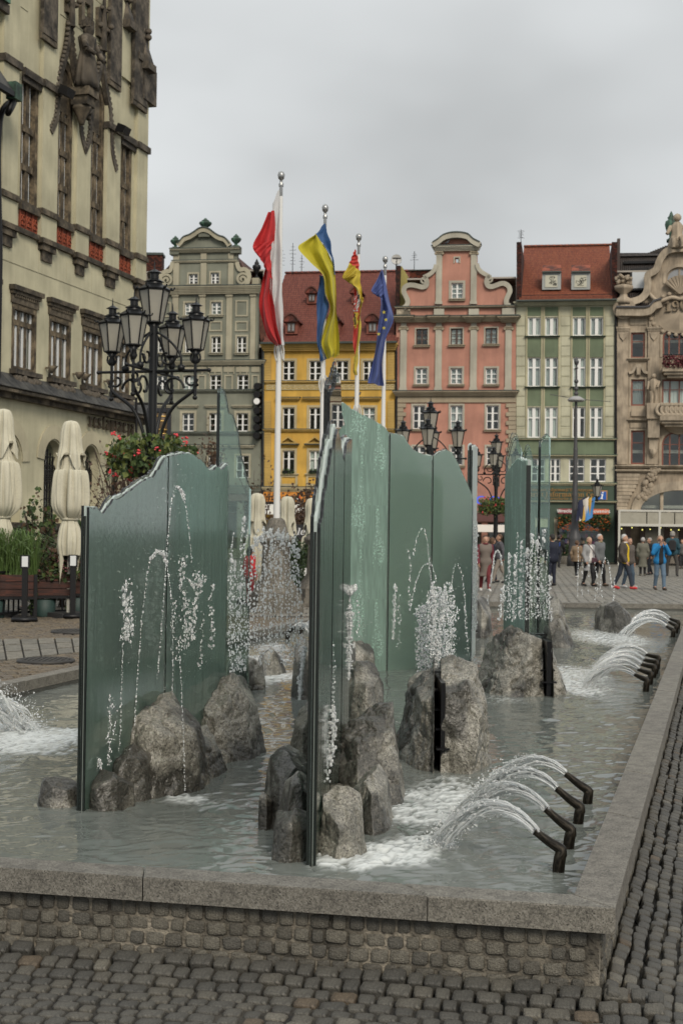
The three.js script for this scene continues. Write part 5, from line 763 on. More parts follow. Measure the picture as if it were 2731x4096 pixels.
// ================================================================ brown stone house of 1908
{
  const B = new House(FB, 2463, 'ornate brown sandstone house with curved gable, balconies and red-framed windows'), t = B.t; B.c = crop(2000, 850, 2.145);
  const sand = (c) => std(c, .9, { map: sandTex }), body = sand(lin(0.40, 0.345, 0.275)), pale = sand(lin(0.44, 0.385, 0.31)), dk = body, X1 = 2080, mid = 1535;
  // the part in view ends at 1568; the front goes on to the right, mirrored about its middle
  const M = x => 2 * mid - x;
  const red = { mat: redFrame, pane: paneOld[1], mid: .1, bar: .1 };
  for (const f of [x => x, M]) { const S = (a, b) => f === M ? [M(b), M(a)] : [a, b];
    for (const [y0, y1, rr] of [[1030, 1250, [0, .33, 1]], [1432, 1658, [0, .38, 1]], [1870, 2160, [0, .35, 1]]]) { const [a, b] = S(1120, 1240); B.win(a, y0, b, y1, { ...red, cols: 1, rows: rr, trim: 16, trimMat: pale, curtain: y0 === 1432 ? 2 : -1 }); }
    const [a, b] = S(1000, 1098); B.box('corner_pier', a, 1000, b, 2160, .002, .14, body); const [c, d] = S(1265, 1362); B.box('pier', c, 1000, d, 2160, .002, .16, body);
    for (const [p, q] of [S(1000, 1100), S(1264, 1364)]) { B.course('capital', p, 985, q, 1035, .26, pale, 3); const w = B.pts([[p + 14, 1038], [q - 14, 1038], [q - 20, 1072], [(p + q) / 2, 1108], [p + 20, 1072]]); mesh('drop_ornament', slab(w, .16, .24, [], .03), dk, t); B.box('panel', p + 8, 895, q - 8, 980, .002, .1, pale); }
    const [e, g] = S(1112, 1252); B.box('panel', e, 915, g, 965, .002, .06, pale); B.course('sill', e - 16, 1252, g + 16, 1272, .3, pale, 3);
    const hood = smooth2(B.pts([[e - 12, 1380], [e + 20, 1370], [e + 40, 1330], [(e + g) / 2, 1312], [g - 40, 1330], [g - 20, 1370], [g + 12, 1380]]), 20); mesh('hood_moulding', band2(hood, .16, .002, .26), pale, t); mesh('keystone', slab(B.pts([[(e + g) / 2 - 16, 1400], [(e + g) / 2 + 16, 1400], [(e + g) / 2 + 22, 1325], [(e + g) / 2 - 22, 1325]]), .002, .3, [], .04), dk, t);
    B.box('relief_panel', e + 8, 1700, g - 8, 1748, .002, .12, dk); B.course('band', e - 20, 1776, g + 20, 1792, .25, pale, 3); B.box('relief_panel', e, 1806, g, 1848, .002, .1, dk);
  }
  B.win(1392, 990, M(1392), 1240, { ...red, cols: 4, colAt: [.16, .5, .84], rows: [0, .36, 1], arch: .55, trim: 22, trimMat: pale }); B.win(1386, 1432, M(1386), 1655, { ...red, cols: 4, colAt: [.2, .5, .8], rows: [0, .38, 1], trim: 16, trimMat: pale, curtain: 0 }); B.win(1385, 1875, M(1385), 2180, { ...red, cols: 4, colAt: [.2, .5, .8], rows: [0, .36, 1], arch: .75, trim: 24, trimMat: pale });
  B.win(1420, 470, M(1420), 610, { ...red, mat: dk, cols: 2, rows: [0, 1], arch: .9, trim: 26, trimMat: pale, pane: paneOld[2] });
  // great arch of the ground floor
  const av = []; { const [cx, cy] = B.q(mid, 2560), rx = B.q(M(1182), 2560)[0] - cx, ry = B.q(mid, 2365)[1] - cy; for (let i = 0; i <= 30; i++) { const a = Math.PI * i / 30; av.push([cx - Math.cos(a) * rx, cy + Math.sin(a) * ry]); } mesh('arch_moulding', band2(av.map(([x, y]) => [cx + (x - cx) * 1.07, cy + (y - cy) * 1.1]), .55, .002, .22), pale, t); }
  const gab = smooth2(B.pts([[1000, 800], [1130, 770], [1200, 745], [1245, 700], [1262, 620], [1262, 545], [1330, 500], [1362, 420], [1410, 350], [1470, 322], [mid, 316]]), 40), gabR = gab.slice().reverse().map(([x, y]) => { const m = B.q(mid, 700)[0]; return [2 * m - x, y]; });
  B.wall([...B.pts([[990, 3010], [1182, 3010]]), ...av, ...B.pts([[M(1182), 3010], [X1, 3010], [X1, 820]]), ...[...gab, ...gabR].reverse().filter(([x]) => x < B.q(X1, 800)[0]), ...B.pts([[990, 820]])], body, .5); B.room(990, 500, X1, 3010);
  mesh('gable_moulding', band2([...gab, ...gabR.slice(1)], .42, .002, .34), pale, t);
  const cor = smooth2(B.pts([[990, 862], [1110, 862], [1230, 862], [1275, 850], [1310, 812], [1375, 790]]), 24); mesh('cornice', band2(cor, .5, .002, .6), pale, t); mesh('cornice_flashing', band2(cor.map(([x, y]) => [x, y + .28]), .1, 0, .72), std(lin(.05, .05, .055), .6), t); const m0 = B.q(mid, 800)[0]; mesh('cornice', band2(cor.map(([x, y]) => [2 * m0 - x, y]).reverse(), .5, .002, .6), pale, t);
  // cartouche, shell and date
  { const [u, v] = B.q(mid, 870), g = []; g.push(lathe([[0, .12], [.9, .1], [1.5, 0]], 26).rotateX(Math.PI / 2).scale(1, .8, 1).translate(u, v, .06)); for (let i = 0; i < 26; i++) { const a = i / 26 * 6.283; g.push(new THREE.SphereGeometry(.13, 8, 6).scale(1, 1, .6).translate(u + Math.cos(a) * 1.75, v + Math.sin(a) * 1.3, .12)); } for (let i = 0; i < 9; i++) { const a = -.9 + i * .225; g.push(rod([u, v + 1.2, .2], [u + Math.sin(a) * 1.1, v + 1.2 + Math.cos(a) * 1.1, .3], .08, .16, 6)); } mesh('cartouche', join(g), dk, t);
    for (const s of [-1, 1]) mesh('swag', tube([[u + s * 1.9, v + 1.3, .15], [u + s * 1.3, v + .75, .3], [u + s * .5, v + .95, .3], [u, v + .85, .3]], .13, 7), dk, t); }
  // seated figure and copper finial on the top
  { const [u, v] = B.q(1512, 318), g = mesh('seated_statue', join([lathe([[0, 0], [.62, 0], [.7, .3], [.55, .7], [.42, 1.2], [.48, 1.7], [.2, 2.05], [0, 2.1]], 12).scale(1, 1, .7), new THREE.SphereGeometry(.3, 12, 10).translate(0, 2.35, .05), rod([-.25, .75, .2], [-.3, .7, .75], .22, .18), rod([.25, .75, .2], [.32, .7, .75], .22, .18), rod([-.3, .7, .75], [-.3, 0, .8], .17, .13), rod([.32, .7, .75], [.34, 0, .85], .17, .13), rod([-.45, 1.7, 0], [-.75, 1.1, .25], .17, .13), rod([.45, 1.7, 0], [.8, 1.25, .3], .17, .13)]), dk, t); g.position.set(u, v, .1); g.scale.setScalar(.82); const f = B.q(1492, 100); const m = mesh('copper_finial', urn(2.0, .4), verdigris, t); m.position.set(f[0], f[1] - .5, -3); mesh('roof_spike', rod([0, -2.5, 0], [0, 0, 0], .12, .08), verdigris, m); }
  { const [u, v] = B.q(1055, 800), g = [lathe([[0, 0], [.75, 0], [.8, .4], [.35, .7], [.3, .95], [.75, 1.3], [.8, 1.6], [.5, 1.7], [0, 1.7]], 16)]; const r = mulberry(8); for (let i = 0; i < 60; i++) g.push(new THREE.IcosahedronGeometry(.16, 0).translate((r() - .5) * 1.3, 1.8 + r() * .7, (r() - .5) * .9)); const m = mesh('flower_urn', join(g), dk, t); m.position.set(u, v + .05, .0); m.scale.setScalar(.72); mesh('scroll_shield', lathe([[0, .2], [.35, .18], [.5, .05], [.7, .12], [.95, 0]], 20).rotateX(Math.PI / 2).translate(B.q(1062, 780)[0] - u, -.35, .45), dk, m); }
  // balconies
  const balc = (y0, y1, x0, rail) => { const [a, b, c, d] = B.R(x0, y0, M(x0), y1); const m = mesh('balcony', join([bx(a, b - .25, .0, c, b, 1.1), bx(a + .1, b - .42, 0, c - .1, b - .25, .95), bx(a + .3, b - .6, 0, c - .3, b - .42, .75)]), pale, t); if (rail) { const bars = [bx(a, d - .05, 1.03, c, d, 1.08)]; for (let x = a; x <= c; x += .13) bars.push(bx(x, b, 1.04, x + .03, d - .05, 1.07)); mesh('railing', join(bars), blackIron, m); const r = mulberry(3), l = []; for (let i = 0; i < 420; i++) l.push([V(lerp(a, c, r()), lerp(b, d - .1, r()), 1.1 + r() * .12), new THREE.Quaternion().setFromEuler(new THREE.Euler(r() * 6, r() * 6, 0)), .7 + r() * .7]); instanced('balcony_plants', new THREE.PlaneGeometry(.13, .1), std(lin(.12, .03, .035), .9, { side: THREE.DoubleSide }), l, m); } else { for (let i = 0; i < 9; i++) { const x = lerp(a, c, (i + .5) / 9); mesh('baluster_ring', new THREE.TorusGeometry(.34, .1, 7, 16).translate(x, (b + d) / 2, 1.0), pale, m); } mesh('balustrade_rail', bx(a, d - .14, .85, c, d, 1.12), pale, m); } };
  balc(1235, 1345, 1382, 1); balc(1650, 1760, 1360, 0);
  { const g = []; for (let i = 0; i < 22; i++) { const k = i / 21, [x] = B.q(lerp(1360, M(1360), k), 1800); const y0 = B.q(mid, 1795)[1]; g.push(rod([x, y0, .7], [lerp(x, B.q(mid, 1800)[0], .25), y0 - .75 + .5 * (2 * k - 1) ** 2, .1], .14, .08, 6)); } mesh('fluted_corbel', join(g), pale, t); }
  for (const x of [1310, M(1310)]) { const [u, v] = B.q(x, 1770); mesh('console', join([bx(u - .35, v - 1.2, .1, u + .35, v, .7), bx(u - .25, v - 1.9, .1, u + .25, v - 1.2, .5), lathe([[0, -.5], [.15, -.3], [.28, 0], [0, 0]], 10).translate(u, v - 1.9, .3)]), pale, t); const s = B.q(x, 1645); const fig = mesh('standing_statue', join([bx(-.42, -.95, -.3, .42, 0, .4), rod([-.12, 0, .05], [-.14, .75, .05], .1, .15), rod([.12, 0, .05], [.1, .75, .05], .1, .15), lathe([[0, .65], [.27, .7], [.24, 1.0], [.32, 1.35], [.12, 1.52], [0, 1.55]], 12).scale(1, 1, .75), new THREE.SphereGeometry(.16, 10, 8).translate(0, 1.68, 0), rod([-.3, 1.35, 0], [-.38, .85, .12], .09, .07), rod([.3, 1.35, 0], [.2, .95, .28], .09, .07)]), dk, t); fig.position.set(s[0], s[1], .45); }
  B.course('band', 990, 2168, X1, 2192, .35, pale, 3); B.course('band', 990, 2206, X1, 2226, .28, pale, 2);
  for (let i = 0; i < 10; i++) { const y = 2240 + i * 31.5, wx = [200, 195, 188, 172, 158, 135, 118, 106, 96, 92][i]; B.box('rustic_block', 992, y, 992 + wx, y + 28, .002, .16, i % 3 ? body : pale); B.box('rustic_block', M(992 + wx), y, M(992), y + 28, .002, .16, body); }
  for (const x of [1250, M(1250)]) { const [u, v] = B.q(x, 2310), r = mulberry(13), g = []; for (let i = 0; i < 46; i++) g.push(new THREE.IcosahedronGeometry(.1 + r() * .1, 1).translate(u + (x < mid ? 1 : -1) * ((r() - .5) * .6 - (i / 46) * .9 + .6), v + .9 - i / 46 * 2.0, .14)); mesh('carved_cluster', join(g), dk, t); }
  B.box('arch_post', 1372, 2380, 1398, 2562, -.3, -.05, pale); { const [a, b, c, d] = B.R(1170, 2370, M(1170), 2565); mesh('fanlight', bx(a, b, -.4, c, d, -.37), paneDark, t); }
  for (const x of [1182, 1440, 1680]) B.box('ground_pier', x - 6, 2560, x + 20, 3005, -.3, -.06, pale); 
  // hipped dark roof
  const tl = [[.042, .032, .03], [.034, .027, .026], [.052, .04, .036]].map(c => std(lin(...c), .55, { map: soTex }));
  B.tiles('mansard', 1012, 790, X1, 372, 3.2, 60, 26, tl, 1, .1); for (let j = 0; j < 18; j++) { const k = j / 18, y = lerp(362, 116, k), x = lerp(1066, 1488, k), g = B.box('roof_course', x, y - 16, M(x), y, -3.6 - k * 3, -3.2 - k * 3, tl[j % 3]); g.rotation.x = 0; } B.box('roof_edge', 1070, 352, X1 - 60, 372, -3.4, -2.5, blackIron); mesh('rear_roof', slab(B.pts([[1012, 800], [1500, 800], [1500, 230], [1030, 232], [1012, 300]]), -6, -4.2), tl[0], t); B.box('party_wall', 1004, 205, 1030, 800, -5, -.6, std(lin(.07, .055, .05), .9));
  for (const [x, y, yE, yR, bk] of [[1186, 672, 790, 372, 3.2]]) { const p = B.onSlope(x, y, yE, yR, bk, yE === 360 ? -2.6 : .1); const g = mesh('roof_window', bx(-.55, 0, -.1, .55, 1.35, .25), blackIron, t); g.position.copy(p); mesh('pane', bx(-.42, .12, .255, .42, 1.2, .27), std(lin(.5, .53, .55), .15), g); }
}
// ================================================================ roofs and chimneys glimpsed behind the row
{ const t = thing('brick_chimney', 'old brick chimney stack behind the grey-green house, at its left', 'chimney', P(605, 2100, 96)); t.position.y = 0; const v = P(605, 1100, 96).y, v1 = P(605, 1026, 96).y; mesh('stack', bx(-.55, 0, -.6, .55, v1, .6), std(lin(.16, .085, .06), .95, { map: rep(TX.brick, .5) }), t); mesh('cap', bx(-.62, v1, -.66, .62, v1 + .15, .66), zinc, t); }
const antenna = (px, py0, py1, d, label, n = 6) => { const a = P(px, py1, d), b = P(px, py0, d), h = b.y - a.y, t = thing('antenna', label, 'antenna', a); mesh('mast', rod([0, -1, 0], [0, h, 0], .03, .02, 6), blackIron, t); const r = mulberry(px); for (let i = 0; i < n; i++) { const y = h * (.3 + .68 * i / n), w = .1 + r() * .2; mesh('rod', rod([-w, y, 0], [w, y + (r() - .5) * .1, (r() - .5) * .3], .012, .012, 5), blackIron, t); } };
antenna(1170, 972, 1092, 97, 'tall aerial mast on the ridge of the yellow house'); antenna(1206, 1020, 1090, 97, 'short aerial right of the tall mast on the yellow roof', 4); antenna(1126, 985, 1090, 97, 'aerial beside the first flagpole above the yellow roof', 5);
antenna(1656, 1005, 1056, 96, 'aerial on the brick chimney beside the pink gable', 4); antenna(2082, 918, 966, 92, 'aerial on the left parapet of the orange roof', 6);
{ const p = P(1585, 1038, 92), t = thing('satellite_dish', 'pale satellite dish above the yellow house roof', 'satellite dish', p); mesh('dish', lathe([[0, -.12], [.2, -.1], [.38, 0], [.36, .02], [.18, -.07], [0, -.09]].map(([x, y]) => [x * .9, y]), 22).rotateX(Math.PI / 2), std(lin(.5, .5, .48), .6), t); mesh('arm', rod([0, -.4, .1], [0, 0, .45], .03, .03, 6), blackIron, t); mesh('feed', bx(-.28, -.05, .4, .28, .03, .48), blackIron, t); mesh('mast', rod([0, -1.4, -.1], [0, -.1, -.1], .05, .05, 6), blackIron, t); }
// ================================================================ cream neo-gothic building on the left
const FL2 = new Wall(V(-9.92 - 0.2786 * 8, 0, -44), V(-9.92 + 0.2786 * 8, 0, -60));
{
  const B = new House(FL2, -150, 'tall cream neo-gothic building with brown stone windows, statue and red panels', 'gothic_building', 'building'), t = B.t, c1 = crop(0, 0, 2.24), c2 = crop(0, 1050, 2.24);
  const body = plaster(lin(0.62, 0.58, 0.40)), low = plaster(lin(0.58, 0.53, 0.37)), brown = stone(lin(0.20, 0.165, 0.115)), sooty = stone(lin(0.125, 0.112, 0.095)), midS = stone(lin(0.15, 0.13, 0.10)), terra = stone(lin(0.36, 0.085, 0.04)), slate = std(lin(0.055, 0.056, 0.054), .6, { map: soTex }), white = std(lin(.62, .64, .64), .5);
  const U = (c, x, y, z = 0) => { B.c = c; return B.q(x, y, z); };
  const uEnd = U(c1, 1326, 1270)[0], vTop = U(c1, 1000, -700)[1], jamb = 0.55;
  const holes = [], rect = (u0, v0, u1, v1) => [[u0, v0], [u0, v1], [u1, v1], [u1, v0]];
  const archO = (u0, v0, u1, v1, k = 1) => { const r = (u1 - u0) / 2, o = [[u0, v0], [u0, v1 - r * k]]; for (let i = 1; i < 16; i++) { const a = Math.PI * (1 - i / 16); o.push([(u0 + u1) / 2 + Math.cos(a) * r, v1 - r * k + Math.sin(a) * r * k]); } o.push([u1, v1 - r * k], [u1, v0]); return o; };
  const shift = (o, d) => o.map(([x, y]) => [x, y]);
  // --- ground floor arched windows with iron grilles
  const vA = U(c2, 470, 1590)[1], vS = U(c2, 250, 2330)[1];
  [[-40, 190], [395, 560], [740, 885], [1005, 1115], [-420, -200]].forEach(([x0, x1]) => {
    const a = U(c2, x0, 1900)[0], b = U(c2, x1, 1900)[0], o = archO(a, vS, b, vA); holes.push(o);
    const g = mesh('arched_window', slab(o.slice().reverse().map(([x, y]) => [x, y]), -.40, -.34), paneDark, t), bars = [];
    for (let i = 1; i < 7; i++) { const x = lerp(a, b, i / 7); bars.push(bx(x - .025, vS, -.31, x + .025, vA - .25 - Math.abs(i - 3.5) * .12, -.26)); } for (let i = 1; i < 9; i++) bars.push(bx(a + .05, lerp(vS, vA, i / 10) - .02, -.30, b - .05, lerp(vS, vA, i / 10) + .02, -.27));
    for (let i = 0; i < 7; i++) for (let j = 0; j < 7; j++) bars.push(new THREE.TorusGeometry(.09, .018, 5, 10).translate(lerp(a, b, (i + .5) / 7), lerp(vS + 1.5, vA - 1, j / 6), -.285)); mesh('iron_grille', join(bars), blackIron, g); mesh('white_bar', join([bx((a + b) / 2 - .05, vS, -.338, (a + b) / 2 + .05, vA - .1, -.32), bx(a + .05, vS + (vA - vS) * .62, -.337, b - .05, vS + (vA - vS) * .62 + .1, -.319)]), white, g);
    const r = (b - a) / 2, ring = []; for (let i = 0; i <= 18; i++) { const th = Math.PI * i / 18; ring.push([(a + b) / 2 + Math.cos(th) * (r + .3), vA - r + Math.sin(th) * (r + .3)]); } mesh('arch_ring', band2(ring, .5, .002, .05), low, g); mesh('sill', join([bx(a - .25, vS - .22, .002, b + .25, vS, .3), bx(a - .1, vS - .5, .002, b + .1, vS - .22, .12)]), midS, g); mesh('apron', bx(a - .05, vS - 2.2, .002, b + .05, vS - .55, .08), midS, g);
  });
  // --- first-floor windows: three lights, transom, carved head and sill
  const v1t = U(c2, 100, 205)[1], v1b = U(c2, 95, 950)[1];
  [[105, 322], [440, 632], [738, 915], [998, 1160], [-300, -60]].forEach(([x0, x1]) => {
    const a = U(c2, x0, 700)[0], b = U(c2, x1, 700)[0], vt = v1t - .55; holes.push(rect(a, v1b, b, vt));
    const w = mesh('mullioned_window', slab([[a, v1b], [b, v1b], [b, vt], [a, vt]], -.2, .03, [[[a + .14, v1b + .12], [a + .14, vt - .2], [b - .14, vt - .2], [b - .14, v1b + .12]]]), brown, t), n = 3, W = (b - a - .28) / n, tv = lerp(v1b, vt, .72);
    for (let i = 1; i < n; i++) mesh('mullion', bx(a + .14 + W * i - .08, v1b + .12, -.19, a + .14 + W * i + .08, vt - .2, -.06), brown, w); mesh('transom', bx(a + .14, tv - .08, -.19, b - .14, tv + .1, -.05), brown, w);
    for (let i = 0; i < n; i++) { const p0 = a + .14 + W * i + (i ? .08 : 0), p1 = a + .14 + W * (i + 1) - (i < n - 1 ? .08 : 0); mesh('pane', bx(p0, v1b + .12, -.16, p1, tv - .08, -.145), paneOld[1], w); mesh('pane', bx(p0, tv + .1, -.16, p1, vt - .2, -.145), paneOld[1], w); mesh('sash', join([bx(p0, v1b + .12, -.143, p0 + .09, vt - .2, -.10), bx(p1 - .09, v1b + .12, -.143, p1, vt - .2, -.10)]), white, w); }
    mesh('carved_head', join([bx(a - .1, vt, .0, b + .1, vt + .3, .07), bx(a - .16, vt + .3, .002, b + .16, vt + .42, .14), bx(a - .22, vt + .42, .004, b + .22, vt + .58, .22), ...Array.from({ length: 12 }, (_, i) => bx(lerp(a, b, (i + .2) / 12), vt + .2, .06, lerp(a, b, (i + .75) / 12), vt + .34, .12))]), midS, w);
    const rr = mulberry(Math.floor(x0) + 500), sg = [bx(a - .12, v1b - .16, .002, b + .12, v1b, .24), bx(a - .02, v1b - .55, .002, b + .02, v1b - .16, .1)]; for (let i = 0; i < 26; i++) sg.push(new THREE.IcosahedronGeometry(.1 + rr() * .08, 1).translate(lerp(a, b, i / 25), v1b - .34 + (rr() - .5) * .16, .12)); mesh('carved_sill', join(sg), sooty, w);
  });
  // --- tall upper windows
  const vT1 = U(c1, 180, 690)[1], vB1 = U(c1, 165, 1795)[1], vArch = U(c1, 560, 640)[1];
  [[178, 345, 0], [516, 650, 1], [812, 935, 1], [1078, 1185, 0], [-260, -90, 0]].forEach(([x0, x1, ar]) => {
    const a = U(c1, x0, 1300)[0], b = U(c1, x1, 1300)[0], vt = ar ? vArch + .5 : vT1 + .2, o = ar ? archO(a, vB1, b, vt, 1.35) : rect(a, vB1, b, vt); holes.push(o);
    const inn = ar ? archO(a + .2, vB1 + .1, b - .2, vt - .32, 1.35) : rect(a + .2, vB1 + .1, b - .2, vt - .25);
    const w = mesh('tall_window', slab(o.slice().reverse(), -.24, -.02, [inn]), brown, t); const x = (a + b) / 2, head = vt - (ar ? 1.9 : .25);
    mesh('inner_moulding', slab((ar ? archO(a - .12, vB1, b + .12, vt + .14, 1.35) : rect(a - .06, vB1, b + .06, vt + .06)).reverse(), -.1, .03, [o.map(([p, q]) => [p, q + (q === vB1 ? .001 : 0)])]), body, w);
    mesh('mullion', bx(x - .13, vB1 + .1, -.22, x + .13, head, -.07), brown, w); for (const f of [.3, .62, ar ? .93 : 9]) if (f < 2) mesh('transom', bx(a + .28, lerp(vB1, head, f) - .1, -.22, b - .28, lerp(vB1, head, f) + .12, -.04), brown, w);
    mesh('pane', slab(inn.slice().reverse(), -.21, -.195), paneOld[0], w);
    for (const xx of [a + .30, x + .14]) mesh('sash', bx(xx, vB1 + .1, -.19, xx + .16, head, -.14), white, w);
    if (ar) mesh('tympanum', slab(archO(a + .28, head, b - .28, vt - .33, 1.35).reverse(), -.19, -.08), midS, w);
    mesh('sloped_sill', quadPrism([[a - .02, vB1 - .28], [b + .02, vB1 - .28], [b + .02, vB1], [a - .02, vB1]], -.1, .14), midS, w);
    // terracotta apron
    const vP0 = U(c1, 165, 2055)[1], vP1 = U(c1, 165, 1860)[1], p = mesh('terracotta_panel', bx(a, vP0, -.06, b, vP1, .02), terra, t); const n = 3, q = (b - a) / n; for (let i = 0; i < n; i++) { const cx = a + q * (i + .5), cy = (vP0 + vP1) / 2, g = []; for (let k = 0; k < 4; k++) { const an = k * Math.PI / 2 + .78; g.push(new THREE.TorusGeometry(q * .2, q * .06, 5, 12).translate(cx + Math.cos(an) * q * .2, cy + Math.sin(an) * q * .26, .04)); } g.push(bx(a + q * i, vP0, .02, a + q * i + .07, vP1, .06), new THREE.SphereGeometry(q * .13, 8, 6).translate(cx, cy, .05)); mesh('tracery', join(g), terra, p); }
  });
  B.holes = holes;
  const vG = 0, vL0 = U(c2, 640, 1262)[1], vL1 = U(c2, 640, 1190)[1];
  mesh('wall', slab([[-3, -.05], [uEnd, -.05], [uEnd, vTop], [-3, vTop]], -jamb, 0, holes), body, t);
  mesh('gable_end', bx(uEnd - .5, 0, -14, uEnd - .001, vTop - 4, -jamb), body, t); mesh('interior', shell(-3, 0, uEnd - .6, vTop, -4, -jamb - .05, 5), roomMat, t);
  // ashlar courses: shallow drafted blocks between the windows
  const rr = mulberry(55), strips = (u0, u1, v0, v1, h, L) => { for (let v = v0, k = 0; v < v1 - h * .5; v += h, k++) for (let u = u0 - (k % 2) * L / 2; u < u1; u += L) { const a = Math.max(u, u0) + .012, b = Math.min(u + L, u1) - .012; if (b - a > .1) { let cut = false; for (const o of holes) { const xs = o.map(p => p[0]), ys = o.map(p => p[1]); if (b > Math.min(...xs) - .35 && a < Math.max(...xs) + .35 && v + h > Math.min(...ys) - .7 && v < Math.max(...ys) + .75) { cut = true; break; } } if (!cut) mesh('ashlar_block', bx(a, v + .014, .0008, b, Math.min(v + h, v1) - .014, .022), body, t); } } };
  strips(-.5, uEnd - .02, vL1 + .1, U(c1, 390, 2230)[1], .78, 2.1); strips(-.5, uEnd - .02, U(c2, 300, 1600)[1] + .5, vL0 - .1, .7, 1.9); strips(-.5, uEnd - 1.4, vArch + 1.2, vTop, .78, 2.1);
  // slate-covered ledge over the ground floor
  const led = mesh('ledge', join([bx(-3, vL0 - .28, 0, uEnd + .1, vL0 - .1, .25), bx(-3, vL0 - .1, .002, uEnd + .2, vL0, .5)]), midS, t); for (let u = -1; u < uEnd + .2; u += .62) mesh('slate', quadPrism([[u, 0], [u + .6, 0], [u + .6, 1], [u, 1]], 0, .04).applyMatrix4(new THREE.Matrix4().makeScale(1, .72, 1)).rotateX(-.75).translate(0, vL0 + .02, .52), slate, led);
  // buttress piers between the upper windows with corbels
  const vC = U(c1, 390, 2150)[1], vC1 = U(c1, 390, 1940)[1], vHd = U(c1, 390, 720)[1];
  [[22, 165, -650, 540], [382, 520, -700, 0], [692, 808, 1045, 0], [962, 1082, -700, 0], [1234, 1326, -700, 0], [-360, -240, -700, 0]].forEach(([x0, x1, top]) => {
    const a = U(c1, x0, 1500, .15)[0], b = Math.min(uEnd - .002, U(c1, x1, 1500, .15)[0]), vt = top < 0 ? vTop : U(c1, x0, top)[1], g = mesh('buttress', bx(a, vC, .001, b, vt, .15), body, t);
    mesh('corbel', join([bx(a - .06, vC - .18, .002, b + .06, vC, .26), bx(a + .06, vC - .4, .002, b - .06, vC - .18, .18), bx(a + .2, vC - .75, .002, b - .2, vC - .4, .1)]), midS, g); mesh('string', join([bx(a - .05, vC1, .003, b + .05, vC1 + .14, .24), bx(a - .02, vC1 + .14, .003, b + .02, vC1 + .22, .2)]), midS, g);
    if (x0 !== 692) mesh('string', bx(a - .06, vHd - .3, .003, b + .06, vHd - .05, .26), sooty, g);
  });
  const zone = (x0, x1, c, y, hgt, out, mat, name) => { const a = U(c, x0, y), b = U(c, x1, y); mesh(name, bx(a[0], a[1] - hgt, .001, b[0], a[1], out), mat, t); };
  for (const [x0, x1] of [[165, 382], [520, 692], [808, 962], [1082, 1234]]) { const a = U(c1, x0, 1900)[0], b = U(c1, x1, 1900)[0]; mesh('string', join([bx(a, vC1 - .02, .002, b, vC1 + .12, .08)]), midS, t); mesh('string', bx(a, vC - .12, .002, b, vC + .06, .12), midS, t); }
  for (const [x0, x1] of [[190, 382], [1084, 1234]]) { const a = U(c1, x0, 600)[0], b = U(c1, x1, 600)[0]; mesh('window_hood', join([bx(a, vHd - .3, .002, b, vHd - .05, .18), bx(a, vHd - .5, .002, b, vHd - .3, .1)]), sooty, t); }
  // dark stone bays and openings at the top
  const dark = (x0, x1, yB, out, name = 'stone_bay') => { const a = U(c1, x0, yB, .3), b = U(c1, x1, yB, .3); const m = mesh(name, bx(a[0], a[1], .16, b[0], vTop - .5, .3), sooty, t); mesh('bay_foot', bx(a[0] - .06, a[1] - .2, .16, b[0] + .06, a[1] - .002, .27), midS, m); return m; };
  dark(395, 522, 290, .3); dark(992, 1092, 705, .32); dark(1206, 1326, 885, .3);
  for (const [x0, x1, y0, y1] of [[572, 636, -60, 105], [700, 802, -80, 215], [850, 928, 60, 320]]) { const a = U(c1, x0, y1), b = U(c1, x1, y1), vt = U(c1, x0, y0)[1]; const w = mesh('small_window', slab([[a[0], a[1]], [b[0], a[1]], [b[0], vt], [a[0], vt]], .001, .16, [[[a[0] + .25, a[1] + .4], [a[0] + .25, vt - .3], [b[0] - .25, vt - .3], [b[0] - .25, a[1] + .4]]]), midS, t); mesh('pane', bx(a[0] + .25, a[1] + .4, .002, b[0] - .25, vt - .3, .04), paneDark, w); }
  // pinnacles
  const pin = (x, yB, yT, w, z, parent) => { const a = U(c1, x, yB, z), h = U(c1, x, yT, z)[1] - a[1], g = mesh('pinnacle', join([new THREE.ConeGeometry(w, h * .72, 4).rotateY(Math.PI / 4).translate(0, h * .36, 0), bx(-w * .85, -.3, -w * .85, w * .85, 0, w * .85), ...[.62, .76].flatMap(k => [0, 1, 2, 3].map(i => new THREE.IcosahedronGeometry(w * .3, 1).translate(Math.cos(i * 1.571) * w * .42, h * k, Math.sin(i * 1.571) * w * .42))), new THREE.SphereGeometry(w * .2, 8, 6).translate(0, h * .88, 0), rod([0, h * .7, 0], [0, h, 0], w * .12, w * .07, 6)]), sooty, t); g.position.set(a[0], a[1], z); };
  pin(1290, 575, 190, .46, .2); pin(1226, 480, 318, .3, .1); pin(1132, 200, -120, .4, .1);
  { const a = U(c1, 1206, 880)[0], v0 = U(c1, 1240, 895)[1], v1 = U(c1, 1240, 580)[1]; mesh('turret', bx(uEnd - 1.2, v0, -.4, uEnd + .06, v1, .34), sooty, t); mesh('blind_gable', slab([[a - 1.6, v1 - 1], [a + .2, v1 - 1], [a + .2, v1 + 1.2], [a - 1.6, v1 + 2.4]], -.4, .1), body, t); }
  // crocketed ogee hoods over the two arched windows
  [[583, 180, 520, 660, 595], [880, 392, 812, 985, 790]].forEach(([x, yT, x0, x1, yA], k) => {
    const w0 = k ? [812, 935] : [516, 650], a = U(c1, w0[0], 1300)[0] - .3, b = U(c1, w0[1], 1300)[0] + .3, m = (a + b) / 2, vs = vArch - 1.2, ap = vArch + 1.9, R = (b - a) / 2;
    const og = s => smooth2([[m + s * (R + .5), vs - 1.3], [m + s * (R + .1), vs - .7], [m + s * R, vs], [m + s * R * .82, vs + .9], [m + s * R * .45, vs + 1.6], [m + s * .14, vs + 2.3], [m, ap]], 24);
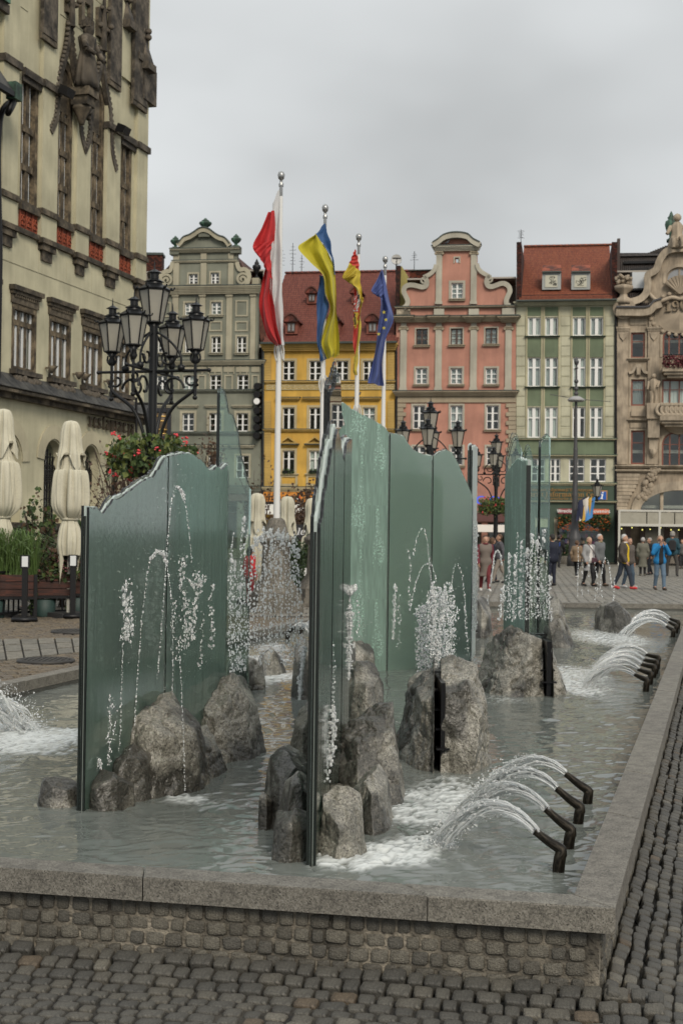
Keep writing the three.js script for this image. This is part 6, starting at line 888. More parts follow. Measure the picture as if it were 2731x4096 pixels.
    for (const s of [-1, 1]) { const p = og(s), g = [band2(s < 0 ? p : p.slice().reverse(), .22, .02, .2)]; for (let i = 1; i < 24; i++) g.push(new THREE.IcosahedronGeometry(.085, 1).translate(p[i][0] + s * .13, p[i][1] + .06, .14)); mesh('ogee_hood', join(g), sooty, t); }
    mesh('finial', join([rod([m, ap - .2, .2], [m, ap + 1.9, .2], .14, .06, 8), ...[0, 1, 2, 3].flatMap(i => [new THREE.IcosahedronGeometry(.12, 1).translate(m + Math.cos(i * 1.571) * .3, ap + .7, .2 + Math.sin(i * 1.571) * .3), new THREE.IcosahedronGeometry(.09, 1).translate(m + Math.cos(i * 1.571) * .2, ap + 1.4, .2 + Math.sin(i * 1.571) * .2)])]), sooty, t);
  });
  // crowned statue on a console
  { const [u, v] = U(c1, 778, 800, .6), h = U(c1, 778, 225, .6)[1] - v, g = thing ? mesh('statue', (() => { const L = [], rob = lathe([[0, 0], [.5, 0], [.5, .1], [.44, .3], [.36, .5], [.3, .6], [.36, .72], [.4, .8], [.2, .86], [.13, .88], [0, .88]].map(([x, y]) => [x, y * h]), 36), p = rob.attributes.position; for (let i = 0; i < p.count; i++) { const x = p.getX(i), y = p.getY(i), z = p.getZ(i), a = Math.atan2(z, x), k = 1 + .11 * Math.sin(a * 9 + y * .6) * clamp(1.2 - y / h * 1.3); p.setXYZ(i, x * k, y, z * k * .8); } rob.computeVertexNormals(); L.push(rob, new THREE.SphereGeometry(.24, 14, 12).scale(.85, 1.1, .9).translate(0, h * .925, .05), rod([-.36, h * .77, .05], [-.5, h * .58, .2], .14, .11), rod([-.5, h * .58, .2], [-.2, h * .52, .42], .11, .08), rod([.36, h * .77, .05], [.5, h * .6, .25], .14, .11), rod([.5, h * .6, .25], [.42, h * .46, .5], .11, .08)); for (let i = 0; i < 8; i++) { const a = i * .785; L.push(bx(-.05, 0, -.05, .05, .24, .05).translate(Math.cos(a) * .21, h * .965, Math.sin(a) * .2)); } L.push(new THREE.CylinderGeometry(.24, .21, .1, 14).translate(0, h * .972, 0)); const wing = slab(smooth2([[-.2, h * .4], [-.6, h * .2], [-.75, h * .5], [-.65, h * .75], [-.35, h * .86]], 20).concat([[-.2, h * .7]]), -.35, -.1); return join(L); })(), sooty, t) : 0; g.position.set(u, v, .6);
    mesh('console', join([bx(u - .42, v - .3, .15, u + .42, v, .9), bx(u - .34, v - .62, .15, u + .34, v - .3, .8), lathe([[0, -1.3], [.1, -1.28], [.16, -1.05], [.34, -.75], [.38, -.62], [0, -.62]], 10).translate(u, v, .42)]), midS, t); }
  // floodlights
  for (const [x, y] of [[560, 815], [1070, 1155]]) { const [u, v] = U(c1, x, y, .4), g = mesh('floodlight', bx(-.28, -.12, 0, .28, .18, .35).rotateX(.4), blackIron, t); g.position.set(u, v, .4); mesh('bracket', bx(-.05, -.1, -.4, .05, 0, .1), blackIron, g); }
  for (const [x, y] of [[410, 945], [655, 1000], [715, 1015], [932, 1065]]) { const [u, v] = U(c2, x, y), g = mesh('wall_spotlight', join([new THREE.ConeGeometry(.16, .34, 10).rotateX(1.2).translate(0, 0, .35), bx(-.03, -.03, 0, .03, .03, .3)]), midS, t); g.position.set(u, v, 0); }
  // oriel roof edge and black downpipe at the left margin
  { const z = 1.0, [u, v] = U(c1, 110, 830, z), e = U(c1, 30, 905, z); mesh('oriel', bx(u - 5, e[1] - .3, .15, u - .5, v - .1, z - .25), body, t); mesh('oriel_frieze', bx(u - 5, v - .5, .15, u - .45, v - .1, z - .15), brown, t); mesh('oriel_roof', quadPrism([[u - 5, 0], [u, 0], [u - .15, 1], [u - 5, 1]], 0, .08).applyMatrix4(new THREE.Matrix4().makeScale(1, 1.9, 1)).rotateX(-.6).translate(0, v, z), slate, t); mesh('oriel_gutter', bx(u - 5, v - .12, z - .1, u + .05, v + .05, z + .08), blackIron, t); const q = U(c1, 150, 800, z); mesh('rain_head', bx(q[0] - .22, q[1] - .35, z - .25, q[0] + .22, q[1] + .2, z + .1), verdigris, t); const p = U(c1, 22, 1000, .35); mesh('downpipe', tube([[q[0], q[1] - .3, z - .1], [q[0] - .15, q[1] - .8, z - .2], [p[0] + .5, p[1] + .5, .5], [p[0], p[1], .35], [p[0], p[1] - 5, .35], [p[0], vL1, .35]], .1, 10, 60), blackIron, t); }
  { const [u, v] = U(c1, 30, 60, .3); mesh('parapet_cap', bx(U(c1, -100, 60, .3)[0], v - .1, .16, U(c1, 92, 60, .3)[0], v + .2, .3), sooty, t); mesh('eave_gutter', bx(U(c1, -100, 30, .4)[0], v + .2, .16, U(c1, 100, 30, .4)[0], v + .45, .4), verdigris, t); }
}
// ================================================================ lettering
const loader = new FontLoader(), serifB = await loader.loadAsync('fonts/droid/droid_serif_bold.typeface.json'), sansB = await loader.loadAsync('fonts/droid/droid_sans_bold.typeface.json'), sansR = await loader.loadAsync('fonts/droid/droid_sans_regular.typeface.json');
function textGeo(s, font, h, depth = 0.06, squeeze = 1) { const g = new TextGeometry(s, { font, size: h, depth, curveSegments: 4, bevelEnabled: false }); g.computeBoundingBox(); const b = g.boundingBox; g.translate(-(b.min.x + b.max.x) / 2, 0, 0).scale(squeeze, 1, 1); return g; }
function onWall(wall, px, py, out) { const [u, v] = wall.uv(px, py), p = wall.o.clone().addScaledVector(wall.u, u).addScaledVector(wall.n, out); p.y = v; return p; }
{ // "restauracja" in tall gothic letters, each letter on its own pegs
  const w = FL2, t = thing('wall_lettering', 'dark gothic metal letters reading restauracja on the cream building', 'sign', onWall(w, 342, 1715, 0.02), w.turn), s = 'restauracja', m = std(lin(.075, .06, .042), .6, { metalness: .3 }), u0 = w.uv(342, 1715)[0], uL = w.uv(343, 1715)[0], uR = w.uv(528, 1715)[0], y0 = t.position.y;
  const h = w.uv(345, 1655)[1] - w.uv(345, 1706)[1];
  const yb = w.uv(345, 1708)[1] - y0; for (let i = 0; i < s.length; i++) { const g = textGeo(s[i], serifB, h * 1.15, .08, .62); mesh('letter', g.translate(lerp(uL, uR, (i + .5) / s.length) - u0, yb, .05), m, t); mesh('peg', rod([lerp(uL, uR, (i + .5) / s.length) - u0, yb + h * .2, -.02], [lerp(uL, uR, (i + .5) / s.length) - u0, yb + h * .2, .13], .03), m, t); }
}
{ const w = FB, t = thing('shop_lettering', 'black letters RISTORANTE with a small green white red flag on the orange fascia', 'sign', onWall(w, 1130, 1993, .24), w.turn), k = w.uv(1131, 1993)[0] - w.uv(1130, 1993)[0], m = std(lin(.03, .02, .012), .6), u = px => w.uv(px, 1993)[0] - w.uv(1130, 1993)[0];
  mesh('lettering', textGeo('RISTORANTE', sansR, .26, .04, 1.05).translate(u(1118), -.12, 0), m, t); [[.05, .22, .08], [.7, .7, .68], [.45, .05, .04]].forEach((c, i) => mesh('flag_stripe', bx(u(1181 + i * 8), -.12, .0, u(1189 + i * 8) - .004, .12, .02), std(lin(...c), .7), t));
  mesh('script_letter', tube([[u(1226), .35, .02], [u(1222), .55, .02], [u(1245), .5, .02], [u(1228), .1, .02], [u(1232), -.25, .02], [u(1252), -.2, .02], [u(1262), .1, .02]], .05, 6), m, t); mesh('script_letter', tube([[u(1250), .0, .02], [u(1262), .2, .02], [u(1270), -.1, .02], [u(1256), -.22, .02], [u(1250), .0, .02]], .04, 6), m, t); }
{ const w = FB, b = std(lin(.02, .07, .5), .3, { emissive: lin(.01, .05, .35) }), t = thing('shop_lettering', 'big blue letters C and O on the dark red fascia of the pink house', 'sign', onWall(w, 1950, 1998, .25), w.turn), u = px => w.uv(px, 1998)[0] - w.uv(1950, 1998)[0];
  for (const [c, x] of [['C', 1922], ['O', 1979], ['C', 1866]]) mesh('letter', textGeo(c, sansR, .5, .08, 1.5).translate(u(x), -.3, 0), b, t); }
{ const w = FB, gold = std(lin(.28, .16, .05), .5), t = thing('shop_lettering', 'three lines of gold letters naming the tourist information centre on dark green', 'sign', onWall(w, 2260, 1985, .12), w.turn), u = px => w.uv(px, 1985)[0] - w.uv(2260, 1985)[0], v = py => w.uv(2260, py)[1] - w.uv(2260, 1985)[1];
  mesh('lettering', textGeo('Centrum Informacji Turystycznej', serifB, .17, .03, 1.0).translate(u(2245), v(1965), 0), gold, t); mesh('lettering', textGeo('Tourist Information Centre', serifB, .28, .03, .98).translate(u(2253), v(1987), 0), gold, t); mesh('lettering', textGeo('Touristische Auskunft', serifB, .17, .03, 1).translate(u(2262), v(2001), 0), gold, t); }
{ const w = FB, t = thing('information_sign', 'square blue information sign with white letter i and ochre frame', 'sign', onWall(w, 2406, 1983, .14), w.turn), s = .32; mesh('frame', boxUV(slab([[-s, -s], [s, -s], [s, s], [-s, s]], 0, .1, [], .05)), std(lin(.36, .19, .07), .5), t); mesh('face', bx(-s * .76, -s * .76, .1, s * .76, s * .76, .13), std(lin(.015, .10, .42), .35), t); mesh('letter', textGeo('i', serifB, .4, .02).applyMatrix4(new THREE.Matrix4().set(1, .2, 0, 0, 0, 1, 0, 0, 0, 0, 1, 0, 0, 0, 0, 1)).translate(-.03, -.2, .131), std(lin(.8, .8, .78), .5), t); }
{ const w = FB, t = thing('shop_sign', 'long sign board in red, black and orange above the shop window flowers', 'sign', onWall(w, 2334, 2046, .2), w.turn), u = px => w.uv(px, 2046)[0] - w.uv(2334, 2046)[0], wh = std(lin(.75, .73, .7), .6); [[2232, 2296, [.22, .035, .04], 'Wrocław'], [2296, 2356, [.015, .015, .02], 'Info'], [2356, 2434, [.55, .13, .05], 'Souvenirs']].forEach(([a, b, c, s], i) => { const m = mesh('board', bx(u(a), -.16 + (i === 2 ? .0 : 0), 0, u(b) - .005, .16, .08), std(lin(...c), .5), t); mesh('lettering', textGeo(s, sansB, .2, .02, 1).translate(u((a + b) / 2), -.08, .082), wh, m); }); }
{ const w = FB, t = thing('date_relief', 'carved date 1908 on the gable cartouche of the brown house', 'relief', onWall(w, 2716, 1246, .2), w.turn); mesh('lettering', textGeo('1908', serifB, .62, .12).rotateZ(.05), stone(lin(.3, .25, .19)), t); }
// ================================================================ lamps, flags, signs and parasols
const lampIron = std(lin(.016, .017, .018), .42, { metalness: .55 }), lampGlass = phys(lin(.55, .53, .46), .5, { transmission: .55, thickness: 0, ior: 1.4 });
function lantern(parent, x, y, z, s = 1) {                    // six-sided lantern on its stem, y at the foot of the glass
  const g = mesh('lantern', join([...Array.from({ length: 6 }, (_, i) => { const a = i * 1.0472, b = (i + 1) * 1.0472; return [rod([Math.cos(a) * .17, 0, Math.sin(a) * .17], [Math.cos(a) * .29, .62, Math.sin(a) * .29], .017, .017, 5), rod([Math.cos(a) * .29, .62, Math.sin(a) * .29], [Math.cos(b) * .29, .62, Math.sin(b) * .29], .02, .02, 5), rod([Math.cos(a) * .17, 0, Math.sin(a) * .17], [Math.cos(b) * .17, 0, Math.sin(b) * .17], .018, .018, 5)]; }).flat(), new THREE.CylinderGeometry(.17, .12, .04, 6).rotateY(.5236).translate(0, -.02, 0), lathe([[.05, -.3], [.09, -.22], [.05, -.12], [.13, -.03], [0, -.03]], 10)]), lampIron, parent); g.position.set(x, y, z); g.scale.setScalar(s);
  for (let i = 0; i < 6; i++) { const a = i * 1.0472, b = (i + 1) * 1.0472, q = [[Math.cos(a) * .168, 0, Math.sin(a) * .168], [Math.cos(b) * .168, 0, Math.sin(b) * .168], [Math.cos(b) * .286, .615, Math.sin(b) * .286], [Math.cos(a) * .286, .615, Math.sin(a) * .286]], pg = new THREE.BufferGeometry(); pg.setAttribute('position', new THREE.Float32BufferAttribute([q[0], q[2], q[1], q[0], q[3], q[2]].flat(), 3)); pg.computeVertexNormals(); mesh('pane', boxUV(pg), lampGlass, g); }
  mesh('lamp_roof', join([new THREE.CylinderGeometry(.16, .335, .11, 6).rotateY(.5236).translate(0, .69, 0), new THREE.CylinderGeometry(.15, .16, .05, 12).translate(0, .765, 0), new THREE.CylinderGeometry(.09, .20, .06, 6).rotateY(.5236).translate(0, .815, 0), new THREE.CylinderGeometry(.085, .085, .13, 12).translate(0, .9, 0), new THREE.CylinderGeometry(.03, .15, .07, 6).rotateY(.5236).translate(0, .995, 0), rod([0, 1.0, 0], [0, 1.2, 0], .022, .005, 6), ...Array.from({ length: 6 }, (_, i) => { const a = i * 1.0472; return [tube([[Math.cos(a) * .30, .645, Math.sin(a) * .30], [Math.cos(a) * .37, .65, Math.sin(a) * .37], [Math.cos(a) * .395, .70, Math.sin(a) * .395]], .016, 5, 6), new THREE.SphereGeometry(.028, 6, 5).translate(Math.cos(a) * .33, .66, Math.sin(a) * .33)]; }).flat()]), lampIron, g);
  mesh('bulb', lathe([[0, .1], [.05, .12], [.06, .35], [.03, .42], [0, .42]], 10), std(lin(.6, .58, .5), .6), g);
  return g;
}
const leafGeo = (() => { const g = new THREE.BufferGeometry(); g.setAttribute('position', new THREE.Float32BufferAttribute([0, 0, 0, .5, .35, .1, 0, 1, 0, 0, 0, 0, 0, 1, 0, -.5, .35, .1], 3)); g.setAttribute('uv', new THREE.Float32BufferAttribute([.5, 0, 1, .4, .5, 1, .5, 0, .5, 1, 0, .4], 2)); g.computeVertexNormals(); return g; })();
const leafMats = [[.045, .085, .022], [.08, .125, .025], [.03, .055, .018], [.13, .16, .03], [.10, .055, .025], [.07, .035, .02]].map(c => phys(lin(...c), .75, { side: THREE.DoubleSide, transmission: .25, thickness: 0 }));
function leaves(parent, n, seed, place, size, mats = [0, 1, 2], name = 'foliage') { // leaf-sized faces spread through a volume
  const r = mulberry(seed), L = mats.map(() => []); for (let i = 0; i < n; i++) { const p = place(r); if (!p) continue; L[Math.floor(r() * mats.length)].push([p, new THREE.Quaternion().setFromEuler(new THREE.Euler(r() * 6.3, r() * 6.3, r() * 6.3)), size * (.6 + r() * .8)]); }
  mats.forEach((m, i) => L[i].length && instanced(name, leafGeo, leafMats[m], L[i], parent));
}
const petal = [std(lin(.62, .06, .07), .6), std(lin(.55, .14, .03), .6), std(lin(.5, .2, .22), .6)], petalGeo = new THREE.IcosahedronGeometry(1, 1);
function flowers(parent, n, seed, place, size, m = 0) { const r = mulberry(seed); const l = []; for (let i = 0; i < n; i++) { const p = place(r); for (let k = 0; k < 5; k++) l.push([p.clone().add(V((r() - .5) * size * 2, (r() - .5) * size * 1.4, (r() - .5) * size * 2)), null, V(size * .45, size * .35, size * .45)]); } instanced('blossoms', petalGeo, petal[m], l, parent); }
function fiveLamp(pos, turn, label, H = 7.0, basket = true, armLen = 1.15) {
  const t = thing('street_lamp', label, 'street lamp', pos, turn, 'five-armed cast iron lamps'), yA = H - 2.25;
  mesh('pole', lathe([[0, 0], [.34, 0], [.34, .15], [.26, .2], [.24, .7], [.28, .75], [.18, .95], [.15, 1.1], [.13, 1.6], [.15, 1.66], [.12, 1.72], [.11, yA - 1.9], [.15, yA - 1.85], [.15, yA - 1.75], [.09, yA - 1.7], [.085, yA + .9], [.11, yA + .95], [.07, yA + 1.05], [.05, H - 1.55], [0, H - 1.55]], 18), lampIron, t);
  lantern(t, 0, H - 1.25, 0, 1.06);
  for (let k = 0; k < 4; k++) { const a = k * Math.PI / 2 + .55, c = Math.cos(a), s = Math.sin(a), A = (r, y) => V(c * r, y, s * r); const L = armLen;
    const curl = (r0, y0, R, d, n = 14) => Array.from({ length: n }, (_, i) => { const th = d * i / n * 5.2, q = R * (1 - i / n * .75); return A(r0 + Math.cos(th) * q, y0 + Math.sin(th) * q); });
    mesh('arm', join([rod(A(.05, yA), A(L + .28, yA), .034, .03, 7), tube([A(.1, yA - 1.75), A(.22, yA - 1.2), A(.45, yA - .75), A(.9, yA - .4), A(L, yA - .32), A(L + .06, yA - .28)], .036, 6, 24), tube(curl(.42, yA - .36, .27, 1), .028, 5, 30), tube(curl(.82, yA - .17, .16, -1), .026, 5, 26), tube([A(.08, yA + .8), A(.35, yA + .62), A(.6, yA + .32), A(.62, yA + .08)], .026, 5, 16), tube(curl(.3, yA + .3, .2, -1), .025, 5, 26), rod(A(L, yA - .5), A(L, yA + .2), .035, .03, 8), new THREE.SphereGeometry(.045, 8, 6).translate(...A(L + .3, yA).toArray()), new THREE.SphereGeometry(.05, 8, 6).translate(...A(L, yA - .55).toArray()), new THREE.IcosahedronGeometry(.08, 1).translate(...A(.62, yA + .06).toArray()), tube([A(L - .09, yA + .34), A(L - .1, yA + .22), A(L, yA + .14), A(L + .1, yA + .22), A(L + .09, yA + .34)], .022, 5, 12)]), lampIron, t);
    lantern(t, c * L, yA + .42, s * L, .93); }
  if (basket) { const yb = 3.1, bk = mesh('flower_basket', lathe([[.12, -.35], [.4, -.28], [.55, -.02], [.58, 0], [.12, 0]], 18).translate(0, yb, 0), std(lin(.03, .03, .028), .8), t), pl = (k) => r => { const a = r() * 6.283, u = r(), R = .18 + .72 * Math.sqrt(r()); return V(Math.cos(a) * R, yb + .12 + (r() - .45) * .85 * (1.15 - R * .6) - (R > .65 ? .25 * r() : 0), Math.sin(a) * R); }; leaves(bk, 1500, Math.floor(pos.x * 10) + 70, pl(), .12, [0, 1, 3]); flowers(bk, 46, 31, r => { const a = r() * 6.283, R = .55 + .42 * r(); return V(Math.cos(a) * R, yb + (r() - .35) * .95, Math.sin(a) * R); }, .055, 0); }
  return t;
}
const foot = (px, d) => { const p = P(px, 2100, d); return V(p.x, 0, p.z); };
fiveLamp(foot(604, 29), .25, 'large black five-lantern street lamp with flower basket before the cream building', 7.2, true, .93);
fiveLamp(foot(1716, 52), .4, 'black five-lantern street lamp rising above the dark middle glass panes', 6.72, false, 1.0);
fiveLamp(foot(1981, 74), .3, 'far black five-lantern street lamp with round flower basket, before the pink house', 7.1, true, 1.0);
{ // tall single post before the pale green house
  const t = thing('lamp_post', 'very tall slender grey lamp post before the pale green house', 'lamp post', foot(2297, 80)), g = std(lin(.075, .075, .078), .5, { metalness: .4 }), h = y => P(2300, y, 80).y;
  mesh('pole', lathe([[0, 0], [.42, 0], [.42, .5], [.34, .6], [.32, 1.5], [.36, 1.6], [.25, 2.0], [.19, 2.6], [.16, h(1985)], [.2, h(1980)], [.15, h(1975)], [.14, h(1905)], [.18, h(1900)], [.13, h(1890)], [.12, h(1800)], [.15, h(1796)], [.10, h(1790)], [.08, h(1640)], [.05, h(1460)], [0, h(1455)]], 16), g, t);
  mesh('lamp_head', lathe([[0, .2], [.2, .18], [.5, 0], [.42, -.12], [0, -.14]], 18).translate(0, h(1598), 0), std(lin(.3, .3, .3), .5), t); mesh('top_finial', urn(.7, .14).translate(0, h(1475), 0), g, t);
  for (const y of [1525, 1555, 1575]) mesh('collar', new THREE.SphereGeometry(.13, 10, 8).translate(0, h(y), 0), g, t); mesh('side_arm', rod([0, h(2010), 0], [1.2, h(2000), .1], .04), lampIron, t); mesh('side_scroll', tube([[0, h(2030), 0], [.3, h(2012), 0], [.7, h(2012), .05], [.95, h(2003), .08]], .03, 6, 16), lampIron, t); lantern(t, 1.22, h(1985), .1, .95);
  for (const [a, b] of [[-1.5, 1575], [1.9, 1612]]) mesh('span_wire', rod([0, h(1596), 0], [a, h(a < 0 ? 1580 : 1606), .2], .018, .018, 5), g, t);
}
{ // small flags on that post
  const t = thing('post_flags', 'small blue and striped flags on the tall lamp post', 'flags', P(2335, 2040, 79)), mk = (x, c, k) => { const g = grid(10, 14, (u, v) => V(x + u * .42 + v * .12, (v - 1) * 1.15 + .5 + u * .25, .06 * Math.sin(u * 5 + v * 3 + k))); mesh('flag_cloth', g, std(lin(...c), .8, { side: THREE.DoubleSide }), t); }; mk(.05, [.06, .22, .52], 0); mk(-.28, [.6, .56, .5], 2); mk(-.45, [.02, .025, .06], 4); mk(-.12, [.5, .3, .05], 1); mesh('pole', rod([-.6, -.1, 0], [.55, .55, 0], .02, .02, 6), lampIron, t); }
// ---- flagpoles with their flags
const poleMat = phys(lin(.66, .66, .64), .35), stoneP = std(lin(.20, .19, .175), .8, { map: rep(TX.granite, 1.2) });
function flagpole(px, d, pyTop, label, plinth) {
  const b = foot(px, d), top = P(px, pyTop, d).y, t = thing('flagpole', label, 'flagpole', b, .26, 'white flagpoles on stone plinths');
  mesh('pole', rod([0, 1.6, 0], [0, top - .55, 0], .072, .04, 14), poleMat, t); mesh('finial', lathe([[0, -.6], [.035, -.6], [.035, -.35], [.05, -.34], [.05, -.28], [.028, -.26], [.03, -.2], [.06, -.17], [.075, -.09], [.05, -.03], [0, .0]].map(([x, y]) => [x * 1.05, y]), 16).translate(0, top, 0), phys(lin(.35, .35, .34), .25, { metalness: .8 }), t);
  mesh('plinth', join([bx(-.5, 0, -.5, .5, .22, .5), bx(-.46, .22, -.46, .46, .42, .46), lathe([[.56, .42], [.5, .55], [.36, .75], [.33, 1.4], [.42, 1.5], [.44, 1.58], [.3, 1.66], [.2, 1.95], [.13, 2.0], [0, 2.0]], 4).rotateY(Math.PI / 4).scale(1.05, 1, 1.05)]), stoneP, t);
  mesh('halyard_knot', tube([[-.07, 0, .05], [-.11, -.18, .07], [-.06, -.4, .08], [0, -.05, .08], [.08, -.38, .08], [.09, -.15, .06], [.05, .02, .05]], .018, 5, 30).translate(0, P(px, pyTop + 690, d).y, 0), std(lin(.5, .5, .47), .8), t);
  return t;
}
// a piece of hanging cloth between two edge lines given as sight lines, with folds in depth
function cloth(parent, d, L, R, mat, fold = .05, nf = 3, name = 'cloth', ph = 0, lean = 0) {
  const cl = new THREE.CatmullRomCurve3(L.map(([x, y]) => P(x, y, d)), false, 'centripetal'), cr = new THREE.CatmullRomCurve3(R.map(([x, y]) => P(x, y, d)), false, 'centripetal'), o = parent.position;
  const g = grid(26, 64, (u, v) => { const a = cl.getPoint(v), b = cr.getPoint(v), p = a.lerp(b, u); p.z += fold * Math.sin(u * nf * 3.14 + v * 4 + ph) * Math.min(1, .25 + v * 2) + lean * u + .015 * Math.sin(v * 31 + u * 9); p.x += .012 * Math.sin(v * 19 + u * 7); return p.sub(o); });
  return mesh(name, g, mat, parent);
}
const fab = (r, g, b) => phys(lin(r, g, b), .8, { side: THREE.DoubleSide, map: rep(TX.cloth, 3), transmission: .22, thickness: 0 });
const cl = { white: fab(.74, .74, .74), red: fab(.62, .022, .025), blue: fab(.035, .115, .30), yel: fab(.60, .52, .02), wred: fab(.66, .06, .045), wyel: fab(.68, .53, .05), eu: fab(.085, .125, .36), star: fab(.70, .60, .06) };
flagpole(1106, 30.3, 683, 'first and tallest white flagpole, carrying the white and red flag'); flagpole(1284, 32.8, 815, 'second white flagpole, carrying the blue and yellow flag'); flagpole(1420, 36, 932, 'third white flagpole, carrying the red and yellow flag'); flagpole(1527, 39, 1022, 'fourth white flagpole, carrying the blue starred flag');
const flag = (label, px, py, d) => thing('flag', label, 'flag', P(px, py, d), 0, 'flags hanging limp on the poles');
{ const f = flag('limp white and red flag on the first flagpole', 1115, 770, 30.2); cloth(f, 30.1, [[1090, 815], [1084, 900], [1082, 960], [1080, 1050], [1084, 1130], [1082, 1200], [1098, 1300], [1120, 1382]], [[1116, 756], [1118, 860], [1120, 950], [1124, 1050], [1128, 1150], [1131, 1250], [1134, 1330], [1136, 1380]], cl.white, .07, 2, 'white_stripe');
  cloth(f, 30.0, [[1072, 850], [1045, 915], [1014, 990], [1036, 1030], [1058, 1060], [1048, 1140], [1036, 1225], [1050, 1290], [1075, 1350], [1106, 1382]], [[1096, 842], [1100, 920], [1101, 945], [1090, 1000], [1086, 1060], [1092, 1130], [1088, 1180], [1100, 1240], [1112, 1310], [1126, 1378]], cl.red, .12, 3, 'red_stripe', 1); cloth(f, 29.9, [[1014, 988], [1040, 1030], [1062, 1075]], [[1095, 955], [1082, 1010], [1090, 1120]], cl.red, .05, 2, 'red_fold', 2); }
{ const f = flag('limp blue and yellow flag on the second flagpole', 1290, 900, 32.7); cloth(f, 32.6, [[1268, 932], [1262, 936], [1290, 975], [1315, 1010], [1330, 1050], [1338, 1095]], [[1298, 892], [1310, 930], [1322, 975], [1330, 1020], [1336, 1060], [1340, 1100]], cl.blue, .04, 2, 'blue_stripe');
  cloth(f, 32.55, [[1262, 938], [1225, 962], [1194, 990], [1240, 1050], [1290, 1105], [1300, 1170], [1322, 1230], [1296, 1310], [1284, 1370], [1300, 1410], [1308, 1434]], [[1262, 936], [1290, 975], [1315, 1010], [1330, 1050], [1338, 1095], [1346, 1180], [1346, 1250], [1352, 1320], [1358, 1380], [1358, 1415], [1354, 1424]], cl.yel, .13, 3, 'yellow_stripe', .5);
  cloth(f, 32.7, [[1278, 1100], [1270, 1180], [1266, 1280], [1270, 1370], [1278, 1430], [1282, 1446]], [[1292, 1105], [1302, 1175], [1314, 1225], [1294, 1310], [1284, 1370], [1308, 1434]], cl.blue, .06, 2, 'blue_stripe', 2); }
{ const f = flag('limp red and yellow city flag with a shield on the third flagpole', 1420, 1000, 35.9); cloth(f, 35.85, [[1419, 998], [1408, 1025], [1396, 1055]], [[1421, 998], [1432, 1040], [1438, 1085]], cl.wred, .04, 2, 'red_stripe'); cloth(f, 35.8, [[1396, 1052], [1384, 1080], [1371, 1115], [1395, 1120], [1418, 1150], [1436, 1185], [1446, 1215]], [[1438, 1082], [1441, 1110], [1444, 1150], [1448, 1180], [1452, 1200], [1450, 1215], [1446, 1230]], cl.wyel, .09, 3, 'yellow_stripe', 1); cloth(f, 35.75, [[1376, 1100], [1371, 1116], [1380, 1114]], [[1420, 1060], [1422, 1090], [1421, 1108]], cl.wyel, .03, 2, 'yellow_fold');
  cloth(f, 35.9, [[1414, 1150], [1415, 1230], [1412, 1300], [1414, 1380], [1416, 1440], [1412, 1490]], [[1420, 1150], [1430, 1180], [1438, 1240], [1432, 1320], [1424, 1400], [1420, 1490]], cl.wred, .03, 2, 'red_stripe', 1); cloth(f, 35.85, [[1440, 1190], [1436, 1240], [1432, 1300], [1424, 1380], [1414, 1440], [1413, 1480], [1418, 1500]], [[1452, 1190], [1442, 1240], [1443, 1300], [1438, 1370], [1432, 1430], [1430, 1470], [1428, 1500]], cl.wyel, .06, 2, 'yellow_stripe', 2);
  const em = [fab(.6, .6, .56), fab(.02, .02, .02), fab(.6, .45, .04)]; cloth(f, 35.70, [[1420, 1185], [1418, 1210], [1414, 1245]], [[1438, 1178], [1436, 1210], [1430, 1245]], em[0], .01, 1, 'shield'); cloth(f, 35.69, [[1424, 1186], [1420, 1215], [1416, 1240]], [[1430, 1184], [1427, 1210], [1424, 1240]], cl.wred, .01, 1, 'shield_charge'); cloth(f, 35.68, [[1430, 1180], [1430, 1195]], [[1438, 1178], [1434, 1200]], em[1], .01, 1, 'shield_charge'); cloth(f, 35.70, [[1415, 1250], [1415, 1300], [1420, 1312]], [[1432, 1250], [1428, 1300], [1422, 1318]], em[2], .01, 1, 'shield'); cloth(f, 35.68, [[1416, 1256], [1417, 1280], [1421, 1300]], [[1420, 1254], [1421, 1275], [1424, 1298]], em[1], .01, 1, 'shield_charge'); }
{ const f = flag('limp blue flag with yellow stars on the fourth flagpole', 1527, 1085, 38.9); cloth(f, 38.8, [[1524, 1080], [1505, 1120], [1485, 1165], [1505, 1180], [1518, 1195], [1520, 1250], [1512, 1310], [1504, 1370], [1494, 1430], [1480, 1490], [1470, 1530]], [[1527, 1078], [1540, 1120], [1552, 1170], [1562, 1220], [1572, 1275], [1560, 1315], [1542, 1360], [1534, 1400], [1528, 1450], [1532, 1510], [1534, 1545]], cl.eu, .13, 3, 'blue_cloth'); cloth(f, 38.7, [[1484, 1164], [1490, 1172], [1512, 1186]], [[1524, 1120], [1530, 1150], [1530, 1200]], cl.eu, .05, 2, 'blue_fold', 1);
  for (const [x, y] of [[1535, 1249], [1543, 1279], [1535, 1312], [1514, 1336]]) { const p = P(x, y, 38.55).sub(f.position), s = []; for (let i = 0; i < 10; i++) { const a = i * .6283 + 1.571 + .1, R = i % 2 ? .022 : .058; s.push([Math.cos(a) * R, Math.sin(a) * R]); } mesh('star', slab(s, 0, .004).translate(p.x, p.y, p.z), cl.star, f); } }
